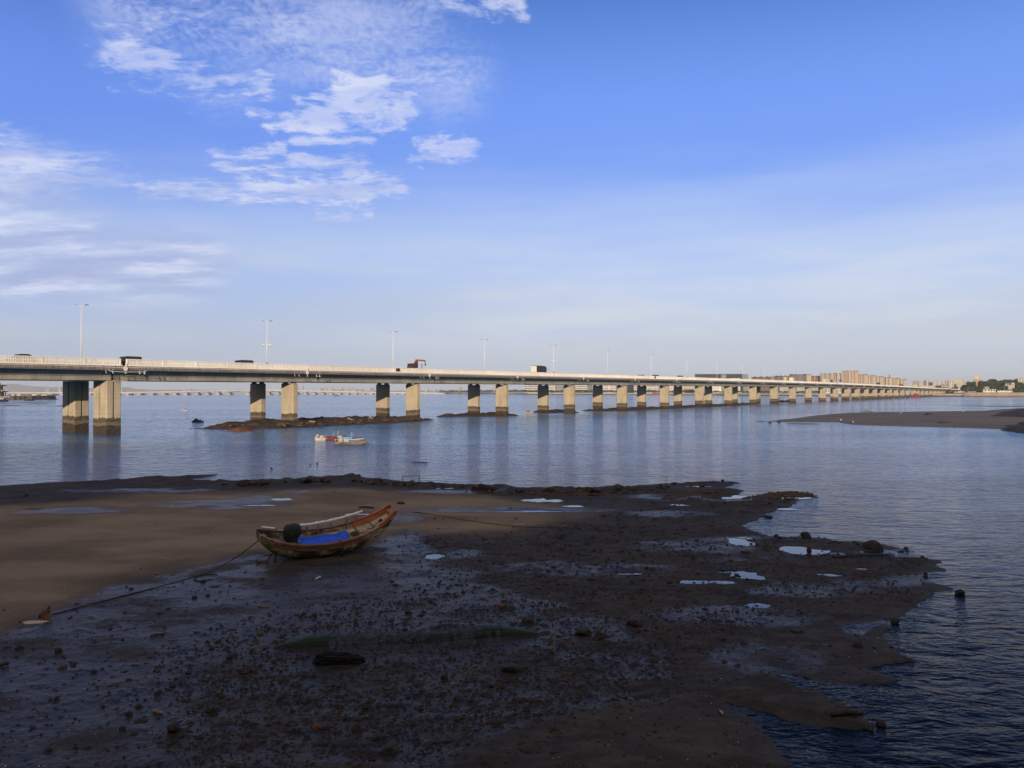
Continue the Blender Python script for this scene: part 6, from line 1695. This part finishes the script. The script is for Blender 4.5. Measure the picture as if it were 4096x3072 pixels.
qy = empty('quay', gnd(40, 1599.5)); qo = Vector(qy.location)
def qp(px, z): q = gnd(px, float(np.interp(px, (30, 200), (1599.8, 1597.8)))); return Vector((q.x, q.y, z)) - qo
def prism(px0, px1, z0, z1, name, mat, sl=1.2, dep=14):
    a, b = qp(px0, 0), qp(px1, 0)
    vs = [a + Vector((0, 0, z0)), b + Vector((0, 0, z0)), b + Vector((-sl * .5, sl, z1)), a + Vector((0, sl, z1)), a + Vector((0, dep, z0)), b + Vector((0, dep, z0)), b + Vector((-sl * .5, dep, z1)), a + Vector((0, dep, z1))]
    return MB().add(vs, [(0, 1, 2, 3), (1, 5, 6, 2), (5, 4, 7, 6), (4, 0, 3, 7), (3, 2, 6, 7)]).build(name, mat, qy)
prism(30, 126, -.5, 3.6, 'stone_wall', M['quay_brown']); prism(126.3, 194, -.5, 3.7, 'dark_wall', M['tidal_stone'], 2.2)
prism(25, 194, 3.72, 4.1, 'coping', M['bridge_buff'], .2); prism(190, 206, -.5, .35, 'toe', M['tidal_stone'])
for px in (58, 79, 98.5):
    a = qp(px, 0); MB().box(a + Vector((0, .2, 1.6)), (.7, 1.6, 3.9)).build('buttress', M['tidal_stone'], qy)
tag(qy, 'brown stone quay with dark buttresses and a black end wall', 'quay')
for i, (x0, x1, y0) in enumerate(((37, 46, 1577), (47, 55, 1577), (57, 66, 1577.5), (74, 82, 1578), (112, 122, 1578), (128, 143, 1577.5), (147, 160, 1578.5), (164, 186, 1579))):
    block('quay_hut', ('pale open fronted hut on the quay' if i % 2 else 'dark hut on the quay'), 'hut', x0, x1, x1 + .5, y0, 792, ((M['f_colon'],) * 2 if i % 2 else (M['tidal_stone'],) * 2), 3, 'pale huts on the quay' if i % 2 else 'dark huts on the quay', M['roof_pale'], 4.1, 8, .2, .2)
# ------------------------------------------------------------------ stones, nets, stakes and litter on the mud
def stone_mat(name, a, b, spot=0.0):
    n = NT(name); v = n.coord('Object')
    c = n.mix(n.map(n.noise(v, 2.5, 5), .35, .65), a, b)
    if spot: c = n.mix(n.math('MULTIPLY', n.map(n.noise(v, 11, 2), .66, .70), spot), c, (.55, .52, .46))
    n.set(Base_Color=c, Roughness=.85, Normal=n.bump(n.noise(v, 6, 5), .7, .04)); n.b.inputs['Specular IOR Level'].default_value = .2
    return n.m
M['stone'] = stone_mat('wet_dark_stone', (.045, .035, .028), (.020, .017, .015))
M['stone_b'] = stone_mat('brown_stone', (.10, .07, .05), (.05, .036, .028))
M['stone_sh'] = stone_mat('shell_crusted_stone', (.040, .034, .028), (.018, .016, .014), .9)
M['stone_red'] = stone_mat('reddish_brick_stone', (.16, .06, .035), (.09, .04, .026))
def stone_mesh(seed, mat, flat=.62, sub=3):
    rg = random.Random(seed); mb = MB()
    vs, fs = ico(sub); out = []
    planes = [(Vector((rg.gauss(0, 1), rg.gauss(0, 1), rg.gauss(0, .8))).normalized(), rg.uniform(.55, .85)) for _ in range(9)]
    for p in vs:
        q = p * (1 + .16 * mnoise.fractal(p * 1.5 + Vector((seed, 2, 5)), .8, 2, 3))
        for nrm, dd_ in planes:
            e = q.dot(nrm) - dd_
            if e > 0: q = q - nrm * e * .85
        out.append(Vector((q.x, q.y, q.z * flat)))
    return mb.add(out, fs).build('stone', mat)
protos = {}
def stone(px, py, wpx, hk, label, group=None, mat='stone', seed=None, cat='stone', zoff=0.0, rot=None):
    """a stone whose foot is at photo pixel (px, py), wpx wide there"""
    k = (mat, rng.randrange(4) if seed is None else seed)
    if k not in protos: protos[k] = [stone_mesh(k[1] * 13 + 5, M[mat]), False]
    base, used = protos[k]
    o = base.copy() if used else base
    if used: COL.objects.link(o)
    protos[k][1] = True
    p = gnd(px, py, .12); z = mud_z(p.x, p.y); p = gnd(px, py, z)
    r = wpx / F * p.y / 2
    o.location = (p.x, p.y + r * .3, z + r * .62 * hk * .35 + zoff); o.scale = (r * rng.uniform(.95, 1.1), r * rng.uniform(.8, 1.1), r * hk)
    o.rotation_euler = (rng.uniform(-.15, .15), rng.uniform(-.15, .15), rng.random() * 6.28) if rot is None else rot
    tag(o, label, cat, group); return o
named = [(1239, 1924, 34, 1.5, 'upright boulder standing on the rubble ridge', 'stone_b'), (1396, 1906, 56, .6, 'long flat slab lying across the rubble ridge', 'stone_b'), (1432, 1907, 22, 1.2, 'tilted pointed stone right of the ridge slab', 'stone_b'),
         (3224, 2152, 42, 1.6, 'pointed black boulder on the first shore point', 'stone'), (3495, 2200, 84, 1.0, 'big wedge shaped black rock on the second shore point', 'stone'), (3841, 2379, 42, 1.4, 'round mossy boulder off the tip of the mud', 'stone_sh'),
         (3584, 2493, 42, 1.3, 'dark stone at the edge of the ripples', 'stone'), (3432, 2592, 44, 1.2, 'dark stone on the smooth mud near the shore', 'stone'), (3526, 2900, 42, 1.2, 'dark stone past the end of the driftwood plank', 'stone'), (3480, 2920, 46, .6, 'flat rock at the end of the driftwood plank', 'stone'),
         (2540, 2506, 74, 1.0, 'shell spotted grey boulder among dark litter', 'stone_sh'), (2402, 2556, 62, 1.3, 'dark rock heap beyond the right stake', 'stone_sh'), (2330, 2540, 80, .9, 'low dark rock beside the right stake', 'stone'),
         (2040, 2688, 80, 1.0, 'rounded boulder with pale barnacles', 'stone_sh'), (1424, 2930, 66, 1.2, 'black stone crusted with white barnacles', 'stone_sh'), (1266, 2914, 42, 1.0, 'reddish brick coloured stone', 'stone_red'),
         (1560, 3010, 80, 1.0, 'dark clump with white shells along its top', 'stone_sh'), (690, 2932, 62, 1.9, 'upright slab of rock leaning in the mud', 'stone_sh'), (486, 2922, 42, .9, 'smooth low stone left of the upright slab', 'stone'), (512, 2864, 36, 1.2, 'small dark stone above the smooth low one', 'stone'),
         (848, 2850, 54, 1.3, 'white speckled stone right of the upright slab', 'stone_sh'), (978, 2694, 60, 1.0, 'speckled stone below the left stake', 'stone_sh'), (232, 2612, 32, 1.4, 'dark stone far left on the wet mud', 'stone'), (248, 2674, 34, 1.0, 'brown stone below the far left dark one', 'stone_b'),
         (916, 2636, 28, 1.2, 'dark stone just left of the speckled one', 'stone'), (1007, 2605, 20, 1.1, 'small stone at the foot of the left stake', 'stone'), (628, 2778, 30, 1.0, 'dark pointed stone on the bluish wet mud', 'stone'), (2005, 2430, 38, 1.0, 'reddish stone on the wet mud above the net', 'stone_red'),
         (1258, 2463, 28, 1.1, 'dark stone above the net, left one of two', 'stone'), (1632, 2454, 30, 1.1, 'dark stone above the net, right one of two', 'stone'), (1346, 2504, 26, 1.0, 'brown stone between net and boat', 'stone_b'), (1617, 2522, 28, .9, 'stone resting against the middle of the net', 'stone'),
         (2110, 2490, 50, 1.0, 'dark clump of stones near the net tip', 'stone'), (1780, 2720, 36, 1.6, 'tall dark stump like stone below the net', 'stone'), (1962, 2748, 36, .9, 'dark stone left of a barnacled boulder', 'stone'), (3238, 2205, 22, 1.6, 'black stone standing in the shore pool', 'stone'),
         (2985, 2215, 44, .7, 'low dark rock between two shining pools', 'stone'), (3190, 2530, 50, .5, 'flat dark stone on the smooth brown mud', 'stone'), (3075, 2070, 34, .6, 'dark rock in the mouth of the bay', 'stone'), (2890, 1925, 18, 1.2, 'black stump at the tip of the far mud point', 'stone'), (3080, 2016, 26, 1.0, 'dark tuft like rock on the farther point', 'stone')]
for px, py, w_, hk, lab, m in named: stone(px, py, w_, hk, lab, None, m)
def mudpx(x, y):     # is this pixel of the 2212 view on dry mud, well inside the shore
    p = G2(x, y, .1)
    u = p.x / p.y
    if not (-.75 < u < .7 and 13 < p.y < 105): return None
    iu = int((u + .80) / 1.52 * (NU - 1)); iv = int(np.searchsorted(ys, p.y)) - 1
    return sd[iv, iu], H[iv, iu], sand[iv, iu], rough[iv, iu]
# the rubble ridge along the outer edge
for i in range(75):
    x = rng.uniform(480, 1440); p_ = [(480, 1043), (640, 1040), (750, 1034), (870, 1044), (1050, 1053), (1110, 1058), (1300, 1056), (1440, 1050)]
    y = float(np.interp(x, [a for a, b in p_], [b for a, b in p_])) + rng.uniform(0, 7)
    stone(x * K2, y * K2, rng.uniform(14, 40) * (1.4 if rng.random() < .15 else 1), rng.uniform(.8, 1.3), 'small brown stone in the rubble ridge along the outer edge', 'stones of the rubble ridge', 'stone_b' if rng.random() < .6 else 'stone')
# stones strewn over the flat
cnt = 0
while cnt < 120:
    x, y = rng.uniform(20, 2000), 1110 + 520 * rng.random() ** .9
    q = mudpx(x, y)
    if q is None or q[0] < .6 or q[1] < .03 or q[2] > .5: continue
    if rng.random() > .25 + .75 * q[3]: continue
    if 540 < x < 860 and 1085 < y < 1215: continue
    far_ = y < 1250
    stone(x * K2, y * K2, rng.uniform(10, 23) * (1 if far_ else 1.2), rng.uniform(.5, 1.0), 'small dark stone half sunk in the wet mud', 'stones strewn over the mud', rng.choice(['stone', 'stone', 'stone', 'stone_sh'])); cnt += 1
for i in range(26):
    x, y = rng.choice([(1560 + 40 * rng.random(), 1245), (1640 + 60 * rng.random(), 1163), (1760 + 90 * rng.random(), 1171), (1880 + 110 * rng.random(), 1190), (2000, 1240 + 10 * rng.random()), (1950 - 40 * rng.random(), 1330 + 10 * rng.random()), (1890 + 40 * rng.random(), 1400), (1440 + 80 * rng.random(), 1049)])
    stone(x * K2, (y + rng.uniform(-4, 4)) * K2, rng.uniform(10, 24), rng.uniform(.7, 1.1), 'dark stone at the water edge of the right hand points', 'stones along the shore points', 'stone')
for k, (b_, u_) in list(protos.items()):
    if not u_: bpy.data.objects.remove(b_)
# shells, clods and pebbles nobody could count
def litter(name, n_, seed, sizes, keep, mat, label):
    rg = np.random.default_rng(seed)
    base = np.array([(1, 0, 0), (-.9, .1, 0), (0, 1, .1), (.1, -1, 0), (0, .1, .75), (0, 0, -.5)], float)
    tri = np.array([(0, 2, 4), (2, 1, 4), (1, 3, 4), (3, 0, 4), (2, 0, 5), (1, 2, 5), (3, 1, 5), (0, 3, 5)])
    C, Fc = [], []; got = 0
    while got < n_:
        x = rg.uniform(-20, 2080); y = 1062 + 598 * rg.random() ** .85
        q = mudpx(x, y)
        if q is None or q[0] < .15 or q[1] < .02: continue
        if not keep(rg, q, x, y): continue
        p = G2(x, y, q[1]); s = sizes(rg, p.y)
        a = rg.uniform(0, 6.28); ca_, sa_ = math.cos(a), math.sin(a)
        b = base * (1 + rg.uniform(-.35, .35, base.shape)) * np.array([s * rg.uniform(.7, 1.7), s, s * rg.uniform(.5, 1.0)])
        b = np.stack([b[:, 0] * ca_ - b[:, 1] * sa_, b[:, 0] * sa_ + b[:, 1] * ca_, b[:, 2]], 1)
        C.append(b + np.array([p.x, p.y, q[1] + s * .12])); Fc.append(tri + 6 * got); got += 1
    o = np_mesh(name, np.concatenate(C), np.concatenate(Fc), mat, False, 'stuff'); tag(o, label, 'litter'); return o
clump = lambda x, y: vnoise(np.array([x * .03]), np.array([y * .07]), 77)[0]
litter('mud_clods', 10500, 11, lambda r, Y: r.uniform(.012, .032) * (1 + Y / 26) * (2.0 if r.random() < .06 else 1), lambda r, q, x, y: r.random() < (.10 + .9 * q[3]) * (1 - .93 * q[2]) * (.25 + 1.2 * clump(x, y)), M['stone'], 'dark clods and oyster shells littering the wet mud')
litter('shell_bits', 240, 12, lambda r, Y: r.uniform(.008, .018) * (1 + Y / 90), lambda r, q, x, y: r.random() < .6, M['foam'], 'tiny pale shell fragments scattered on the mud')
litter('ridge_rubble', 1500, 13, lambda r, Y: r.uniform(.05, .16), lambda r, q, x, y: y < 1078 and q[0] < 4.5 and x > 300, M['stone_b'], 'brown rubble bits along the outer mud edge')
# long mesh fish trap lying across the mud
def net_mat(name, col, alpha, sc_):
    n = NT(name); v = n.coord('Object')
    o = n.xyz(v)
    a = n.math('FRACT', n.math('MULTIPLY', n.math('ADD', o[0], o[2]), sc_)); b = n.math('FRACT', n.math('MULTIPLY', n.math('SUBTRACT', n.math('ADD', o[0], n.math('MULTIPLY', o[1], .7)), o[2]), sc_))
    th_ = n.math('MAXIMUM', n.math('LESS_THAN', a, alpha), n.math('LESS_THAN', b, alpha))
    n.set(Base_Color=n.mix(n.noise(v, 3, 4), col, tuple(c * .6 for c in col)), Roughness=.85, Alpha=th_)
    return n.m
M['net_thin'] = net_mat('thin_green_net', (.032, .052, .047), .26, 22)
M['net_dense'] = net_mat('dense_green_net', (.026, .050, .042), .75, 30)
trap = empty('fish_trap'); A_, B_ = lay(1092, 2592, 0), lay(2196, 2540, 0)
trap.location = A_
def tp(k, y, z):
    p = A_.lerp(B_, k); z0 = mud_z(p.x, p.y); d_ = (B_ - A_).normalized(); s_ = Vector((-d_.y, d_.x, 0))
    w_ = .10 * math.sin(k * 9); q = p + s_ * (y + w_); return Vector((q.x, q.y, z0 + .0 + z)) - A_
def ring(k, h): return [tp(k, yy * .26 * h / .40, zz_) for yy, zz_ in ((-1, .01), (-1.02, h * .55), (-.8, h * .95), (0, h), (.8, h * .95), (1.02, h * .55), (1, .01))]
hgt = lambda k: .34 * min(1, .12 + k / .16) if k < .14 else (.34 * max(.06, (1 - k) / .20) if k > .80 else .34 - .03 * math.sin(k * 70) ** 2)
for k0, k1, m, nm in ((0, .19, 'net_dense', 'dense_end'), (.19, .82, 'net_thin', 'net_tunnel'), (.82, 1.0, 'net_dense', 'dense_end')):
    MB().loft([ring(k, hgt(k)) for k in np.linspace(k0, k1, 30)], closed=False).build(nm, M[m], trap)
for i in range(22):
    k = .19 + .63 * i / 21; MB().tube(ring(k, hgt(k) + .01), .008, 4).build('hoop', M['dark_metal'], trap)
for k in (.63, .74, .785): MB().loft([ring(q, hgt(q) * .9) for q in (k, k + .012)], closed=True).build('funnel', M['net_dense'], trap)
tag(trap, 'long dark green mesh fish trap stretched across the mud', 'fish trap')
nb = empty('net_bundle'); p = lay(1352, 2650, 0); nb.location = p
M['net_black'] = plain('black_netting', (.010, .012, .013), (.004, .005, .006), 14, .95, bump=1.0, stretch=(1, 3, 3))
mb = MB(); mb.blob((-.18, 0, .10), (.55, .30, .22), 7, 4, .35, 2.2).blob((.36, .02, .07), (.42, .22, .15), 8, 4, .35, 2.4); mb.build('netting', M['net_black'], nb, True)
mb = MB(); mb.tube(smooth_pts([Vector((-.6, .0, .12)), Vector((-.2, -.25, .26)), Vector((.3, -.15, .2)), Vector((.75, .05, .05))]), .015, 5); mb.build('draw_rope', M['rope'], nb)
tag(nb, 'heap of black netting lying below the fish trap', 'net')
# stakes
for px, yb, yt, lean, lab, knob in ((1041, 2602, 2536, .0, 'short wooden stake with a knob at the left end of the net', True), (2216, 2610, 2457, .06, 'thin tall stake at the right end of the net', False), (2664, 1935, 1904, .05, 'thin stick standing in the water off the ridge', False)):
    t = empty('stake'); p = lay(px, yb, 0) if yb > 1950 else gnd(px, yb, 0); t.location = p; h = (yb - yt) / F * p.y
    mb = MB(); mb.tube([(0, 0, -.1), (lean * .4, 0, h * .5), (lean, 0, h)], [.028, .024, .018] if knob else [.022, .018, .012], 6); mb.build('shaft', M['gunwale_wood'] if yb > 1950 else M['wood_dark'], t)
    if knob: mb = MB(); mb.blob((0, 0, h), (.10, .08, .07), 3, 2, .3); mb.build('knob', M['stone_b'], t)
    tag(t, lab, 'stake')
# trestle on the ridge
t = empty('trestle'); p = lay(1644, 1936, 0); t.location = p; t.rotation_euler = (0, 0, .15)
mb = MB()
for sx in (-.72, .72):
    for sy in (-.18, .18): mb.bar((sx * 1.03, sy * 1.6, 0), (sx, sy * .4, .66), .045)
mb.build('leg_frame', M['dark_metal'], t); MB().bar((-.78, 0, .68), (.78, .03, .70), .05).build('crossbar', M['dark_metal'], t)
tag(t, 'dark metal trestle frame standing on the rubble ridge', 'trestle')
# driftwood, pipe and scraps
def stick(a, b, r, lab, name='driftwood', mat='wood_dark', cat='driftwood', mid=None):
    P_ = [lay(*a, r), lay(*(mid or ((a[0] + b[0]) / 2, (a[1] + b[1]) / 2)), r * 1.6), lay(*b, r)]
    o = MB().tube(smooth_pts(P_, 5), [r * (.75 + .5 * math.sin(math.pi * (i + 1) / 12)) for i in range(11)], 7).build(name, M[mat], None, True); tag(o, lab, cat)
stick((3322, 2868), (3450, 2862), .07, 'thick driftwood plank on the lowest mud point'); stick((3330, 2232), (3560, 2222), .05, 'dark branch on the outer mud point')
stick((1434, 2031), (1495, 2034), .05, 'dark stick lying on the sand behind the boat'); stick((612, 2848), (650, 2858), .035, 'pale broken stick on the wet mud', mat='gunwale_wood'); stick((2878, 2846), (2892, 2862), .03, 'short pale stick on the brown mound', mat='gunwale_wood')
stick((1038, 2415), (1078, 2430), .018, 'pale curved hose end on the wet mud', 'hose', 'gunwale_wood', 'hose', (1036, 2428))
stick((0, 2668), (36, 2660), .05, 'dark stick at the photo edge on the wet mud'); stick((1260, 2320), (1283, 2310), .03, 'white bent scrap by the boat keel', 'scrap', 'foam', 'scrap'); stick((600, 2548), (660, 2540), .03, 'dark twig on the bluish mud')
o = MB().blob(lay(1602, 2016, .06), (.28, .18, .13), 4, 3, .3).build('clod', M['rubble'], None, True); tag(o, 'lone brown clod on the sand beyond the boat bow', 'clod')
o = MB().blob(lay(140, 2490, .01), (.42, .20, .03), 9, 3, .35).build('foam_scrap', M['bridge_buff'], None, True); tag(o, 'pale foam scrap lying beside the rusty anchor', 'scrap')
# floating line of weed and bottles beyond the ridge
for px, py, r_, m, lab in ((1241, 1857, .09, 'foam', 'pale bottle float drifting beyond the ridge'), (1269, 1855, .08, 'boat_dark', 'dark float drifting beside the pale bottle'), (1086, 1873, .08, 'boat_dark', 'dark float drifting toward the bridge pier')):
    p = gnd(px, py); tag(MB().blob(p + Vector((0, 0, .03)), (r_ * 1.7, r_, r_ * .8), 2, 2, .1).build('float', M[m], None, True), lab, 'float')
# egrets on the far mudbank
M['egret_white'] = plain('white_plumage', (.78, .77, .74), (.66, .65, .62), 6, .8)
M['beak'] = plain('yellow_beak', (.35, .24, .06), (.25, .17, .05), 6, .6)
def egret(px, py, rz, lab, up=1.0):
    t = empty('egret'); p = gnd(px, py, .15); t.location = (p.x, p.y, .2); t.rotation_euler = (0, 0, rz); t.scale = (.8,) * 3
    pts = [(-.30, 0, .42), (-.12, 0, .50), (.06, 0, .54), (.16, 0, .62), (.13, 0, .74 * up), (.18, 0, .86 * up), (.25, 0, .90 * up)]
    mb = MB(); mb.tube(smooth_pts([Vector(q) for q in pts], 4), [float(np.interp(i, [0, 4, 8, 12, 16, 20, 24], [.015, .10, .13, .07, .035, .035, .045])) for i in range(25)], 8)
    mb.build('body', M['egret_white'], t, True)
    MB().tube([(.28, 0, .90 * up), (.44, 0, .87 * up)], [.022, .004], 5).build('beak', M['beak'], t)
    for sg in (-1, 1): MB().tube([(-.02, sg * .04, .46), (.02, sg * .05, .24), (-.02, sg * .05, 0)], [.02, .013, .012], 5).build('leg', M['dark_metal'], t)
    tag(t, lab, 'bird', 'egrets on the mudbank')
egret(3364, 1686.5, 2.6, 'white egret farther out on the mudbank edge'); egret(3413, 1695.5, 1.9, 'white egret nearest the water on the mudbank', 1.05); egret(3603, 1657, 0.4, 'white egret alone on the upper mudbank'); egret(3854, 1650.5, 3.0, 'white egret by the far rim of the mudbank')
# heap and weed on the mudbank
for px, py, w_, lab in ((3715, 1660, 28, 'dark weed heap on the far mudbank'), (3080, 1686, 12, 'dark rock at the tip of the far mudbank'), (3116, 1684, 14, 'second dark rock behind the mudbank tip'), (3775, 1692, 44, 'tangled brown net lying on the far mudbank')):
    p = gnd(px, py, .4); r = w_ / F * p.y / 2
    o = MB().blob((0, 0, r * .1), (r, r * .9, r * (.45 if w_ != 44 else .15)), int(px) % 9, 3, .35, 1.6).build('weed_heap' if 'weed' in lab else ('rock' if 'rock' in lab else 'net'), M['darkrock'] if w_ != 44 else M['rope'], None, True, (p.x, p.y, .4 if 'tip' not in lab else .1)); tag(o, lab, 'rock' if 'rock' in lab else 'heap')
# rubble blocks on the first bar
for i in range(46):
    px = rng.uniform(850, 1690); py = float(np.interp(px, [796, 900, 1069, 1268, 1422, 1621, 1690], [1707, 1694, 1687, 1683, 1680, 1677, 1678])) + rng.uniform(0, 20) * max(0, 1 - abs(px - 1150) / 650)
    p = gnd(px, py, .7); r = rng.uniform(.25, .7)
    k = ('stone_b', rng.randrange(4))
    b_ = protos[k][0] if k in protos and protos[k][1] else next(v[0] for v in protos.values() if v[1])
    o = b_.copy(); COL.objects.link(o); o.location = (p.x, p.y, .78 + rng.uniform(-.1, .1)); o.scale = (r * 1.2, r, r * 1.0); o.rotation_euler = (rng.uniform(-.4, .4), rng.uniform(-.4, .4), rng.random() * 6)
    tag(o, 'broken brown block lying on the long rubble bar', 'stone', 'blocks on the long rubble bar')
for px, py, L_, an, lab in ((1405, 1681, 1.9, .35, 'grey slab on the long rubble bar'), (1478, 1676, 1.7, -.6, 'tilted slab crossing another on the rubble bar'), (1490, 1677, 1.6, .75, 'slab propped up on the rubble bar'), (1250, 1690, 1.5, .1, 'flat slab near the middle of the rubble bar')):
    p = gnd(px, py, .9); o = MB().box((0, 0, 0), (L_, .9, .28), Matrix.Rotation(an, 3, 'Y')).build('concrete_slab', M['fascia'], None, False, (p.x, p.y, 1.15)); tag(o, lab, 'slab')
# ------------------------------------------------------------------ the air
hz = MB().box((0, 8300, 109), (30000, 17400, 224)).build('haze', plain('haze_air', (1, 1, 1)))
hz['kind'] = 'stuff'
m = bpy.data.materials['haze_air']; t_ = m.node_tree
for nd in list(t_.nodes):
    if nd.type != 'OUTPUT_MATERIAL': t_.nodes.remove(nd)
pv_ = t_.nodes.new('ShaderNodeVolumePrincipled')
pv_.inputs['Color'].default_value = HAZE_COL
pv_.inputs['Density'].default_value = HAZE_D
pv_.inputs['Anisotropy'].default_value = 0.0
t_.links.new(pv_.outputs[0], [n for n in t_.nodes if n.type == 'OUTPUT_MATERIAL'][0].inputs['Volume'])
